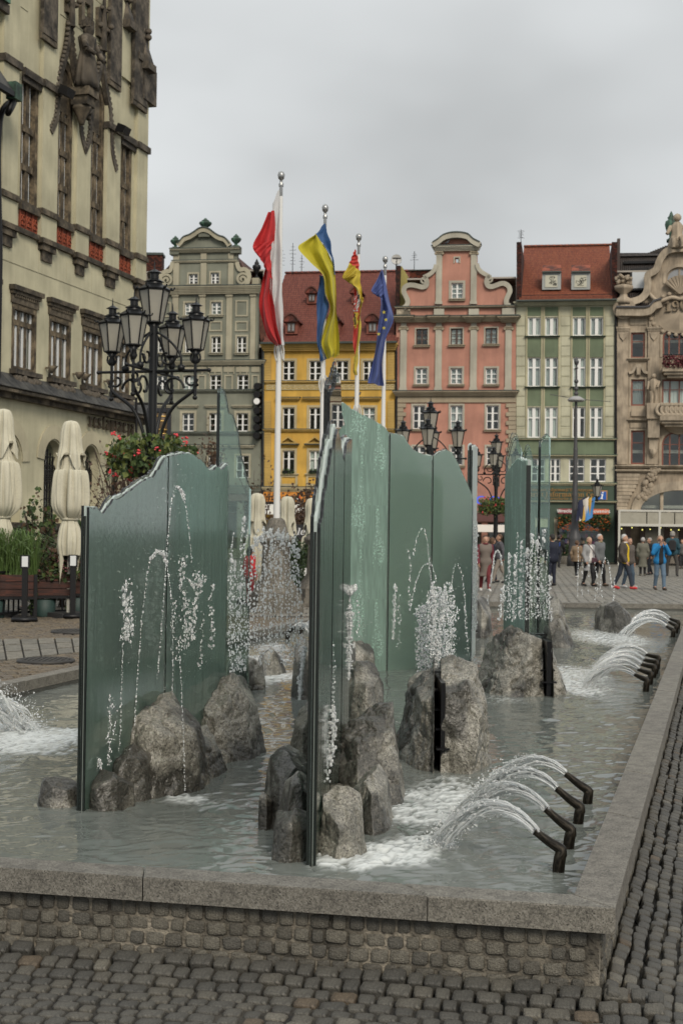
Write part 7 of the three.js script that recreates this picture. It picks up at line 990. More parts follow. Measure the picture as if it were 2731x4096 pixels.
// ---- hanging sign with a barrel on the corner of the cream building
{ const d = 56, t = thing('hanging_sign', 'black framed hanging sign with a golden barrel on the corner bracket', 'sign', P(625, 1690, d)), at = (x, y) => { const p = P(x, y, d).sub(t.position); return [p.x, p.y, 0]; }; const B4 = (x0, y0, x1, y1, z0, z1) => { const a = at(x0, y1), b = at(x1, y0); return bx(a[0], a[1], z0, b[0], b[1], z1); };
  mesh('frame', join([B4(588, 1632, 604, 1764, -.08, .08), B4(668, 1632, 686, 1764, -.08, .08), B4(604, 1632, 668, 1648, -.079, .079), B4(604, 1744, 668, 1764, -.079, .079)]), std(lin(.012, .014, .02), .4), t); mesh('board', B4(604, 1648, 668, 1744, -.03, .03), std(lin(.02, .018, .014), .5), t);
  const c = at(640, 1697); mesh('barrel', lathe([[0, -.42], [.22, -.42], [.29, -.2], [.31, 0], [.29, .2], [.22, .42], [0, .42]], 20).scale(1, 1, .35).translate(c[0], c[1], .06), std(lin(.09, .055, .02), .4), t); for (const y of [-.38, -.22, .12, .3]) mesh('hoop', new THREE.TorusGeometry(.29, .03, 6, 20).rotateX(1.571).scale(1, 1, .4).translate(c[0], c[1] + y, .06), std(lin(.42, .27, .08), .35, { metalness: .6 }), t);
  for (const y of [1616, 1780]) mesh('bracket_bar', rod(at(548, y - 2), at(705, y), .05, .04, 8), blackIron, t); mesh('bracket_post', rod(at(546, 1590), at(546, 1800), .05, .05, 8), blackIron, t); mesh('chain', join([rod(at(610, 1616), at(610, 1632), .02), rod(at(664, 1616), at(664, 1632), .02)]), blackIron, t); mesh('scroll', tube([at(690, 1764), at(700, 1770), at(720, 1778), at(660, 1790), at(560, 1778)].map(p => V(...p)), .025, 6, 30), blackIron, t); }
// ---- closed parasols
const canvas = phys(lin(.63, .60, .47), .9, { map: rep(TX.cloth, 1.2) });
function parasol(pos, H, yTie, R, label, seed, skirt = true, group = 'closed cream parasols') {
  const t = thing('parasol', label, 'parasol', pos, seed * 1.3, group), r = mulberry(seed), ph = r() * 6; mesh('pole', rod([0, 0, 0], [0, H - .1, 0], .035, .03, 10), std(lin(.55, .53, .45), .5), t); mesh('foot', bx(-.35, 0, -.35, .35, .1, .35), std(lin(.03, .03, .03), .7), t);
  const prof = [[.02, H], [.10, H - .03], [.16, H - .12], [R * .8, H - .75], [R * .95, H - .95]].concat([]), fold = (a, y, k) => 1 + k * (.20 - .52 * Math.pow(1 - Math.abs(Math.sin(a * 2.5 + ph + y * .25)), 2) - .2 * Math.pow(1 - Math.abs(Math.sin(a * 6 + ph * 2 - y * .6)), 3) + .05 * Math.sin(a * 17 + y * 2));
  const sheet = (pf, k, nm, tilt = 0) => { const c = new THREE.CatmullRomCurve3(pf.map(([x, y]) => V(x, y, 0)), false, 'centripetal'); return mesh(nm, grid(150, 40, (u, v) => { const p = c.getPoint(v), a = u * 6.2832, q = p.x * fold(a, p.y, k * Math.min(1, .2 + v * 1.4)); return V(Math.cos(a) * q, p.y + (v > .9 ? .22 * (v - .9) * 10 * Math.sin(a * 4 + ph) * tilt : 0), Math.sin(a) * q); }), canvas, t); };
  sheet([[.02, H], [.11, H - .03], [.16, H - .16], [R * .62, H - .5], [R * .82, H - .8]], .75, 'top_flap', .8);
  sheet([[.05, H - .1], [R * .45, H - .6], [R * .66, H - 1.0], [R * .84, (H + yTie) / 2], [R * 1.0, yTie + .5], [R * .92, yTie + .2], [R * .5, yTie + .03], [R * .4, yTie]], 1, 'canopy'); mesh('tie', new THREE.TorusGeometry(R * .47, .035, 6, 20).rotateX(1.571).translate(0, yTie + .02, 0), canvas, t);
  if (skirt) sheet([[R * .44, yTie], [R * .6, yTie - .18], [R * .68, yTie - .5], [R * .52, yTie - .78]], .9, 'skirt', 2.2); return t;
}
{ const d = 27.5, y = py => P(280, py, d).y; parasol(foot(279, d), y(1682), y(2080), .31, 'big closed cream parasol before the arched windows', 3); parasol(foot(8, d), P(8, 1635, d).y, P(8, 2072, d).y, .31, 'closed cream parasol cut by the left margin', 5); }
[[1028, 1972, 2250, 33.5, 'closed cream parasol left of the first flagpole'], [1148, 1985, 2250, 35.5, 'closed cream parasol right of the first flagpole'], [1248, 1992, 2250, 38, 'closed cream parasol half hidden by the central glass edge']].forEach(([x, a, b, d, l], i) => parasol(foot(x, d), P(x, a, d).y, .55, .26, l, i + 7, false));
// ================================================================ paving of the square, planters, cafe
{ const r = mulberry(101), list = [], e = V(1, 0, 0), back = BR.z - .2, Ld = V(.2588, 0, -.9659);
  const slabMats = [[.235, .232, .22], [.265, .26, .247], [.21, .207, .197], [.275, .265, .245]].map(c => std(lin(...c), .55, { map: rep(TX.granite, 1.3) })), slabGeo = cobbleGeos.slice(0, 4);
  const lists = slabMats.map(() => []), lx = z => -2.93 + .25 * (-z - 12.2) - .35;                        // left of the basin the setts stop at its edge
  for (let row = 0; row < 96; row++) { const z = back - .36 - row * .62, sh = Math.tan(.26) * (-z - 28), x0 = -9 - row * .05, x1 = Math.min(24, .27 * -z); for (let x = x0 + (row % 2) * .13 + r() * .03; x < x1; x += .26) { const k = Math.floor(r() * 4); lists[k].push({ p: V(x, .004 + r() * .006, z + (r() - .5) * .03), s: V(.25, .07, .60 + r() * .02), g: k, m: k }); } }
  for (let z = back; z > -60; z -= 100) 0;
  const all = lists.flat().sort((a, b) => b.p.z - a.p.z), seen = all.filter(c => c.p.x > 1.2), near = seen.slice(0, 300), nset = new Set(near);
  near.forEach(c => { const m = mesh('paving_sett', slabGeo[c.g], slabMats[c.m], ground); m.position.copy(c.p); m.scale.copy(c.s); });
  for (let k = 0; k < 4; k++) instanced('more_paving_setts', slabGeo[k], slabMats[k], all.filter(c => c.m === k && !nset.has(c)).map(c => [c.p, null, c.s]), ground);
  // brown cobbles left of the basin, a smooth grey stone track through them
  const brown = [[.19, .155, .115], [.22, .18, .13], [.155, .13, .10], [.175, .15, .125]].map(c => std(lin(...c), .7, { map: rep(TX.granite, 3) })), bl = brown.map(() => []);
  const c0 = G(-200, 2668), c1 = G(420, 2600), c2 = G(420, 2552), c3 = G(-200, 2562), inTrack = (x, z) => { const t0 = lerp(c0.z, c1.z, (x - c0.x) / (c1.x - c0.x)), t1 = lerp(c3.z, c2.z, (x - c3.x) / (c2.x - c3.x)); return z < t0 && z > t1; };
  for (let z = -9; z > -28.4; z -= .15) for (let x = -8.5; x < 1.2; x += .14) { const zz = z + (r() - .5) * .03, xx = x + (r() - .5) * .03 + (Math.round(z / .15) % 2) * .07; if (xx > lx(zz) - .02 || inTrack(xx, zz)) continue; const k = Math.floor(r() * 4); bl[k].push([V(xx, .002 + r() * .012, zz), new THREE.Quaternion().setFromEuler(new THREE.Euler((r() - .5) * .08, r() * .5, (r() - .5) * .08)), V(.13 + r() * .02, .06, .13 + r() * .02)]); }
  bl.forEach((l, k) => instanced('brown_cobbles', cobbleGeos[k], brown[k], l, ground));
  for (let i = 0; i < 9; i++) for (let j = 0; j < 3; j++) { const A = (u, v) => { const a = c0.clone().lerp(c1, u), b = c3.clone().lerp(c2, u); return a.lerp(b, v); }, g = .006, q = [A(i / 9 + g, j / 3 + .015), A((i + 1) / 9 - g, j / 3 + .015), A((i + 1) / 9 - g, (j + 1) / 3 - .015), A(i / 9 + g, (j + 1) / 3 - .015)]; mesh('track_slab', slab(q.map(p => [p.x, -p.z]), -.05, .012 + (i * 7 + j) % 3 * .002).rotateX(-1.5708), slabMats[(i + j) % 4], ground); }
  const iron = std(lin(.05, .048, .045), .6, { metalness: .5 }); [[185, 2644, .34, 'round iron manhole cover in the brown cobbles'], [310, 2527, .4, 'farther iron manhole cover beyond the grey stone track']].forEach(([x, y, R, l]) => { const p = G(x, y, .02), t = thing('manhole_cover', l, 'manhole cover', p, 0, 'manhole covers'); mesh('rim', new THREE.TorusGeometry(R, .03, 6, 28).rotateX(1.5708), iron, t); mesh('lid', join([new THREE.CylinderGeometry(R * .95, R * .95, .03, 28), ...Array.from({ length: 9 }, (_, i) => { const x2 = (i - 4) * R * .2, w = Math.sqrt(Math.max(.01, R * R * .8 - x2 * x2)); return bx(x2 - .015, .01, -w, x2 + .015, .024, w); })]), iron, t); });
}
const boxWood = std(lin(.12, .042, .022), .6, { map: rep(TX.wood, 1.2) });
function planter(px, d, w, label, kind) { // wooden trough in a black frame on legs, with its plants
  const t = thing('planter', label, 'planter', foot(px, d), .2, 'wooden troughs with plants'), h = .42, y0 = .42; mesh('frame', join([bx(-w / 2, y0 - .05, -.22, w / 2, y0, .22), ...[[-1, -1], [1, -1], [1, 1], [-1, 1]].map(([a, b]) => bx(a * w / 2 - .03, 0, b * .2 - .03, a * w / 2 + .03, y0 + h, b * .2 + .03))]), blackIron, t);
  for (let i = 0; i < 3; i++) mesh('plank', bx(-w / 2 + .04, y0 + .005 + i * h / 3, .17, w / 2 - .04, y0 + (i + 1) * h / 3 - .008, .2), boxWood, t); mesh('trough', bx(-w / 2 + .03, y0, -.19, w / 2 - .03, y0 + h - .06, .165), blackIron, t); mesh('pot', lathe([[.15, 0], [.2, .02], [.22, .34], [0, .34]], 14).translate(-w * .2, 0, 0), std(lin(.02, .045, .04), .6), t);
  if (kind === 'grass') { const r = mulberry(Math.floor(px) + 7), gp = []; for (let i = 0; i < 620; i++) { const a = r() * 6.283, x = (r() - .5) * w, L = .5 + r() * .75, o = .12 + r() * .5, b = V(x, y0 + h - .05, (r() - .5) * .3), m = b.clone().add(V(Math.cos(a) * o * .5, L * .75, Math.sin(a) * o * .5)), e = b.clone().add(V(Math.cos(a) * o * 1.3, L * (.5 + .3 * r()), Math.sin(a) * o * 1.3)), s = V(-Math.sin(a), 0, Math.cos(a)).multiplyScalar(.008); gp.push(b.clone().sub(s), b.clone().add(s), m.clone().add(s), b.clone().sub(s), m.clone().add(s), m.clone().sub(s), m.clone().sub(s), m.clone().add(s), e); } const g = new THREE.BufferGeometry().setFromPoints(gp); g.computeVertexNormals(); stuff(mesh('grass_blades', boxUV(g), phys(lin(.085, .15, .03), .7, { side: THREE.DoubleSide, transmission: .25, thickness: 0 }), t)); }
  else { leaves(t, 1700, px + 3, r => V((r() - .5) * w * 1.1, y0 + h - .1 + r() * r() * .55, (r() - .5) * .45), .085, [0, 1, 2, 4]); leaves(t, 240, px + 4, r => V((r() - .5) * w * .6 + .1, y0 + h + .25 + r() * .25, (r() - .5) * .3), .06, [4, 5], 'dry_heads'); flowers(t, 16, px + 5, r => V((r() - .5) * w * 1.1, y0 + h + r() * .35, .1 + r() * .15), .028, 2); leaves(t, 90, px + 6, r => V(-w / 2 + (r() - .5) * .12, .1 + r() * .8, .24), .07, [0, 1], 'trailing_ivy'); }
  return t;
}
planter(30, 27.0, 1.1, 'wooden trough with a big fountain of green grass at the left margin', 'grass'); planter(218, 27.6, .78, 'wooden trough with mixed flowers right of the grass trough', 'mixed'); planter(335, 28.5, .5, 'dark trough half hidden by the front edge of the left glass', 'mixed');
[[105, 26.0, 'black barrier post with a white card, left of the two'], [297, 27.2, 'black barrier post with a white card beside the left glass']].forEach(([x, d, l]) => { const t = thing('barrier_post', l, 'post', foot(x, d), .1, 'black barrier posts'); mesh('post', bx(-.05, .08, -.05, .05, 1.2, .05), blackIron, t); mesh('weight', lathe([[0, 0], [.24, 0], [.24, .07], [.2, .1], [0, .1]], 20), blackIron, t); mesh('card_holder', bx(-.085, .98, .05, .085, 1.22, .06), blackIron, t); mesh('card', bx(-.055, 1.01, .061, .055, 1.2, .064), std(lin(.6, .62, .62), .5), t); });
{ const a = foot(-20, 26.6), b = foot(100, 27.4), c = foot(330, 28.4), seg = (p, q, l) => { const t = thing('barrier_rail', l, 'railing', p), L = q.clone().sub(p), len = L.length(); t.rotation.y = Math.atan2(-L.z, L.x); mesh('rail', join([bx(0, .86, -.02, len, .9, .02), bx(0, .08, -.02, len, .12, .02)]), blackIron, t); for (let i = 0; i <= 6; i++) mesh('baluster', bx(len * i / 6 - .012, .12, -.012, len * i / 6 + .012, .86, .012), blackIron, t); }; seg(a, b, 'black terrace railing before the grass trough'); seg(b, c, 'black terrace railing before the mixed flower trough'); }
// shrubs: a branching skeleton with leaves near the twigs
function shrub(pos, H, W, label, { n = 1400, mats = [0, 1, 2], size = .09, twigs = 26, seed = 1, low = .15, group = 'shrubs and bushes' } = {}) {
  const t = thing('shrub', label, 'shrub', pos, seed, group), r = mulberry(seed * 17 + 3), tips = [], bg = [];
  for (let i = 0; i < twigs; i++) { const a = r() * 6.283, e = .25 + r() * .75, p0 = V((r() - .5) * W * .1, 0, (r() - .5) * W * .1), p1 = V(Math.cos(a) * W * .18 * r(), H * (.25 + .3 * r()), Math.sin(a) * W * .18 * r()), p2 = V(Math.cos(a) * W * .5 * e, H * (low + (1 - low) * r()), Math.sin(a) * W * .5 * e); bg.push(tube([p0, p1, p1.clone().lerp(p2, .6).add(V(0, .05 * H * r(), 0)), p2], .006 + .008 * r(), 5, 10)); for (let k = 0; k < 4; k++) { const q = p1.clone().lerp(p2, .3 + .7 * r()), z = q.clone().add(V((r() - .5) * W * .3, (r() - .2) * H * .2, (r() - .5) * W * .3)); bg.push(rod(q, z, .005, .002, 4)); tips.push(z, q); } tips.push(p2); }
  mesh('branches', join(bg), std(lin(.05, .035, .025), .9), t); if (n) leaves(t, n, seed + 5, rr => { const q = tips[Math.floor(rr() * tips.length)]; return q.clone().add(V((rr() - .5) * W * .16, (rr() - .5) * H * .14, (rr() - .5) * W * .16)); }, size, mats); return t;
}
shrub(foot(165, 30), 2.2, 1.0, 'leafy climbing shrub behind the flower trough', { n: 1100, seed: 2, mats: [0, 1, 2, 4] }); shrub(foot(255, 31), 1.5, 1.5, 'dark bush behind the big parasol', { n: 1800, seed: 3, mats: [2, 0, 5] }); shrub(foot(318, 30), 2.0, .9, 'dark leafy bush beside the left glass edge', { n: 1300, seed: 4, mats: [2, 0] }); shrub(foot(8, 29), 1.7, .9, 'small dark bush at the left margin', { n: 900, seed: 5, mats: [2, 0] });
shrub(foot(480, 40), 4.1, 2.3, 'bare brown bush before the last arched window', { n: 700, seed: 6, mats: [5, 4], size: .1, twigs: 60, low: .35 }); shrub(foot(560, 46), 4.6, 2.2, 'half-bare brown bush left of the large street lamp', { n: 900, seed: 8, mats: [5, 4], size: .1, twigs: 50, low: .4 }); shrub(foot(832, 44), 4.6, 1.2, 'reddish brown tree top above the hump of the left glass', { n: 1500, seed: 9, mats: [5, 4], twigs: 40, low: .5 }); shrub(foot(1020, 50), 4.2, 1.4, 'bare brown shrub left of the first parasol', { n: 500, seed: 10, mats: [5, 4], twigs: 40 }); shrub(foot(1195, 46), 3.2, 1.5, 'brown autumn shrub behind the closed parasols', { n: 2200, seed: 11, mats: [5, 4], twigs: 40 }); shrub(foot(1215, 40), 1.2, .8, 'leafy border plants by the second plinth', { n: 900, seed: 12, mats: [0, 1, 3] });
for (const [x, d, H, W, l, sd] of [[1182, 34.5, 1.55, .42, 'slim dark cypress beside the first plinth', 1], [1238, 37, 1.6, .45, 'slim cypress half hidden by the central glass', 2]]) { const t = thing('cypress', l, 'cypress', foot(x, d), 0, 'slim cypresses'); mesh('trunk', rod([0, 0, 0], [0, .5, 0], .04, .03, 7), boxWood, t); mesh('pot', lathe([[.16, 0], [.2, .02], [.24, .35], [.2, .35], [0, .33]], 16), std(lin(.09, .085, .08), .8), t); leaves(t, 2600, 40 + sd, r => { const y = r(), R = W * .55 * Math.pow(Math.sin(Math.PI * clamp(.12 + y * .86)), .7) * Math.sqrt(r()), a = r() * 6.283; return V(Math.cos(a) * R, .32 + y * (H - .3), Math.sin(a) * R); }, .06, [2, 0]); }
{ const t = thing('terrace_screen', 'low dark terrace screen behind the plants at the left', 'screen', foot(180, 33), .1); for (let i = 0; i < 12; i++) mesh('panel', bx(-1.4 + i * .24, .05, -.02, -1.4 + i * .24 + .225, 1.25, .02), std(lin(.02, .018, .018), .7), t); mesh('top_rail', bx(-1.42, 1.25, -.03, 1.5, 1.31, .03), blackIron, t); }
{ const d = 44, t = thing('cafe_banner', 'dark cafe banner with white slanted script behind the cypress', 'banner', P(1200, 2130, d), 0), m = std(lin(.012, .012, .014), .7); mesh('banner_cloth', bx(-.55, -.22, 0, .55, .25, .03), m, t); mesh('lettering', textGeo('Sole C', serifB, .2, .01).applyMatrix4(new THREE.Matrix4().set(1, .25, 0, 0, 0, 1, 0, 0, 0, 0, 1, 0, 0, 0, 0, 1)).translate(-.02, -.07, .031), std(lin(.6, .6, .6), .7), t); mesh('legs', join([rod([-.5, -1.7, 0], [-.5, -.2, 0], .02), rod([.5, -1.7, 0], [.5, -.2, 0], .02)]), blackIron, t); }
[[1200, 45, 'white counter panel below the cafe banner', 1.0], [1222, 36, 'white board leaning beside the cypress', .8]].forEach(([x, d, l, h], i) => { const t = thing('menu_board', l, 'board', foot(x, d), .1, 'white cafe boards'); mesh('board', bx(-.42 + i * .15, .15, -.02, .42 - i * .15, h, .02), std(lin(.6, .61, .6), .6), t); mesh('stand', bx(-.35, 0, -.12, .35, .15, .12), blackIron, t); });
// cafe awning on the brown house
{ const w = FB, t = thing('cafe_awning', 'long beige cafe awning with posts before the brown house', 'awning', onWall(w, 2466, 2100, 3.4), w.turn), y = py => w.uv(2466, py, 3.4)[1] - t.position.y, X = px => w.uv(px, 2080, 3.4)[0] - w.uv(2466, 2080, 3.4)[0], cv = std(lin(.42, .40, .33), .9, { map: rep(TX.cloth, .8) }), L = X(2800), wh = std(lin(.5, .49, .44), .6), yG = -t.position.y;
  for (let i = 0; i < 3; i++) { const a = L * i / 3, b = L * (i + 1) / 3; mesh('awning_sheet', slab([[a + .03, y(2094)], [b - .03, y(2094)], [b - .03, y(2048)], [a + .03, y(2048)]], 0, .05), cv, t); mesh('awning_roof', bx(a + .03, 0, -3.3, b - .03, .05, 0).rotateX(.02).translate(0, y(2046), 0), cv, t); }
  mesh('front_bar', bx(0, y(2104), -.02, L, y(2094), .09), wh, t); mesh('top_bar', bx(0, y(2046), -.02, L, y(2038), .09), wh, t); for (const px of [2467, 2628, 2785]) mesh('post', bx(X(px) - .06, yG, -.03, X(px) + .06, y(2040), .085), wh, t);
  for (let i = 0; i < 8; i++) { const px = 2478 + i * 38 + (i * 37 % 11); mesh('string_bulb', new THREE.SphereGeometry(.04, 8, 6).translate(X(px), y(2114) + .07 * Math.sin(i * 2), -.6), std(lin(.8, .75, .25), .4, { emissive: lin(.75, .7, .18) }), t); } mesh('cable', rod([0, y(2108), -.6], [L, y(2108), -.6], .012, .012, 5), blackIron, t);
  mesh('side_screen', bx(L, yG, -3.3, L + .05, y(2046), 0), cv, t); for (const px of [2500, 2560, 2660, 2720]) mesh('folded_door', bx(X(px), yG, -3.2, X(px) + .3, y(2110), -2.6), brownFrame, t); }
{ const w = FB, t = thing('window_flowers', 'hanging green boxes of orange flowers over the souvenir shop window', 'flowers', onWall(w, 2334, 2095, .25), w.turn), X = px => w.uv(px, 2095)[0] - w.uv(2334, 2095)[0], hh = .0155; mesh('flower_box', bx(X(2236), .2, -.15, X(2432), .42, .12), blackIron, t); leaves(t, 3400, 88, r => { const u = r(), hang = .25 + .55 * Math.pow(fbm(u * 7, 2, 2, 0, 4), 1.2) * 1.4; return V(lerp(X(2230), X(2438), u), .5 - r() * hang, .05 + r() * .35); }, .11, [0, 2, 1]); flowers(t, 190, 89, r => V(lerp(X(2232), X(2436), r()), .42 - r() * .85, .2 + r() * .25), .045, 1); }
{ const w = FB, t = thing('shop_display', 'racks of books and souvenirs behind the shop window', 'display', onWall(w, 2334, 2180, -.6), w.turn), X = px => w.uv(px, 2180)[0] - w.uv(2334, 2180)[0], r = mulberry(33); for (let j = 0; j < 4; j++) { mesh('shelf', bx(X(2222), -.3 + j * .35, -.3, X(2400), -.27 + j * .35, 0), boxWood, t); for (let i = 0; i < 16; i++) mesh('goods', bx(0, 0, 0, .1 + r() * .06, .16 + r() * .14, .1).translate(lerp(X(2225), X(2392), i / 16), -.27 + j * .35, -.15), std(lin(.1 + r() * .5, .08 + r() * .3, .08 + r() * .3), .6), t); } mesh('stand', bx(X(2222), -t.position.y, -.3, X(2400), -.3, 0), boxWood, t); }
{ const w = FB, t = thing('planter', 'low boxed hedge in a grey trough before the souvenir shop', 'planter', onWall(w, 2262, 2236, 2.2), w.turn); t.position.y = 0; mesh('trough', boxUV(lathe([[.5, 0], [.55, .05], [.62, .5], [.5, .5], [0, .48]], 4).rotateY(.785).scale(1.1, 1, .7)), stoneP, t); leaves(t, 1500, 91, r => V((r() - .5) * 1.2, .5 + r() * .62, (r() - .5) * .6), .1, [2, 0]); }
// pigeons
[[1789, 982, 'pigeon perched under the crown of the pink gable'], [1437, 1588, 'pigeon on a window head of the yellow house']].forEach(([x, y, l]) => { const p = onWall(FB, x, y, .35), t = thing('pigeon', l, 'pigeon', p, 1.2, 'pigeons'); mesh('body', join([new THREE.SphereGeometry(.09, 10, 8).scale(.8, .85, 1.5).rotateX(-.5).translate(0, .12, 0), new THREE.SphereGeometry(.05, 8, 6).translate(0, .24, .11), new THREE.ConeGeometry(.06, .2, 6).rotateX(-1.9).translate(0, .08, -.17), rod([0, .14, .07], [0, .22, .1], .05, .035), new THREE.ConeGeometry(.015, .05, 5).rotateX(1.57).translate(0, .235, .17)]), std(lin(.06, .065, .075), .7), t); });
// ================================================================ people
const capD = (p, a, b, ra, rb) => { const ab = b.clone().sub(a), h = clamp(p.clone().sub(a).dot(ab) / ab.lengthSq()); return p.distanceTo(a.clone().addScaledVector(ab, h)) - lerp(ra, rb, h); };
const smin = (a, b, k) => { const h = Math.max(k - Math.abs(a - b), 0) / k; return Math.min(a, b) - h * h * k * .25; };
const dummy = new THREE.MeshStandardMaterial();
function fieldGeo(bones, k, lo, hi, res, cut) { // bones: [a, b, ra, rb]; smooth union meshed on a grid
  const mc = new MarchingCubes(res, dummy, false, false, 40000), half = res / 2, c = lo.clone().add(hi).multiplyScalar(.5), e = hi.clone().sub(lo).multiplyScalar(.5), p = V();
  const B = bones.map(([a, b, ra, rb]) => { const d = b.clone().sub(a); return [a.x, a.y, a.z, d.x, d.y, d.z, 1 / Math.max(1e-9, d.lengthSq()), ra, rb - ra]; });
  for (let z = 0; z < res; z++) for (let y = 0; y < res; y++) for (let x = 0; x < res; x++) {
    const X = c.x + (x - half) / half * e.x, Y = c.y + (y - half) / half * e.y, Z = c.z + (z - half) / half * e.z; let d = 9;
    for (const b of B) { const qx = X - b[0], qy = Y - b[1], qz = Z - b[2], h = clamp((qx * b[3] + qy * b[4] + qz * b[5]) * b[6]), dx = qx - b[3] * h, dy = qy - b[4] * h, dz = qz - b[5] * h; d = smin(d, Math.sqrt(dx * dx + dy * dy + dz * dz) - b[7] - b[8] * h, k); }
    if (cut) d = Math.max(d, cut(X, Y, Z)); mc.field[x + y * res + z * res * res] = -d;
  }
  mc.isolation = 0; mc.update(); const n = mc.count * 3, pos = new Float32Array(n); for (let i = 0; i < n; i += 3) { pos[i] = mc.positionArray[i] * e.x + c.x; pos[i + 1] = mc.positionArray[i + 1] * e.y + c.y; pos[i + 2] = mc.positionArray[i + 2] * e.z + c.z; }
  let g = new THREE.BufferGeometry(); g.setAttribute('position', new THREE.BufferAttribute(pos, 3)); g = mergeVertices(g, 1e-5); g.computeVertexNormals(); return g;
}
const headGeo = fieldGeo([[V(0, .02, -.012), V(0, .05, -.01), .088, .092], [V(0, -.055, .035), V(0, -.02, .03), .052, .066], [V(0, -.005, .098), V(0, -.026, .112), .012, .015], [V(-.085, -.02, -.005), V(-.086, .015, -.01), .014, .018], [V(.085, -.02, -.005), V(.086, .015, -.01), .014, .018], [V(0, .025, .082), V(0, .026, .08), .02, .02], [V(0, -.075, .065), V(0, -.07, .06), .02, .022]], .03, V(-.13, -.14, -.13), V(.13, .17, .14), 36);
const hairGeo = fieldGeo([[V(0, .035, -.028), V(0, .06, -.022), .097, .095]], .02, V(-.13, -.1, -.16), V(.13, .17, .12), 30, (x, y, z) => Math.max(-(y - .02 + Math.max(0, -z) * .9), z - .07 - (y - .06) * .6)), longHair = fieldGeo([[V(0, .035, -.028), V(0, .06, -.022), .102, .1], [V(-.05, -.02, -.05), V(-.05, -.16, -.04), .07, .045], [V(.05, -.02, -.05), V(.05, -.16, -.04), .07, .045]], .04, V(-.17, -.24, -.19), V(.17, .19, .12), 34, (x, y, z) => z - .05 - (y - .06) * .5);
const handGeo = fieldGeo([[V(0, 0, 0), V(0, -.075, .005), .026, .032], ...[-.027, -.009, .009, .027].flatMap((x, i) => { const L = [.062, .078, .083, .066][i]; return [[V(x, -.085, .004), V(x * 1.1, -.085 - L * .5, .012), .0095, .009], [V(x * 1.1, -.085 - L * .5, .012), V(x * 1.1, -.085 - L * .9, .03), .009, .0075]]; }), [V(.028, -.03, .008), V(.05, -.062, .026), .012, .011], [V(.05, -.062, .026), V(.05, -.092, .036), .011, .009]], .008, V(-.055, -.19, -.045), V(.075, .04, .065), 40);
const skinMat = std(lin(.42, .24, .165), .6);
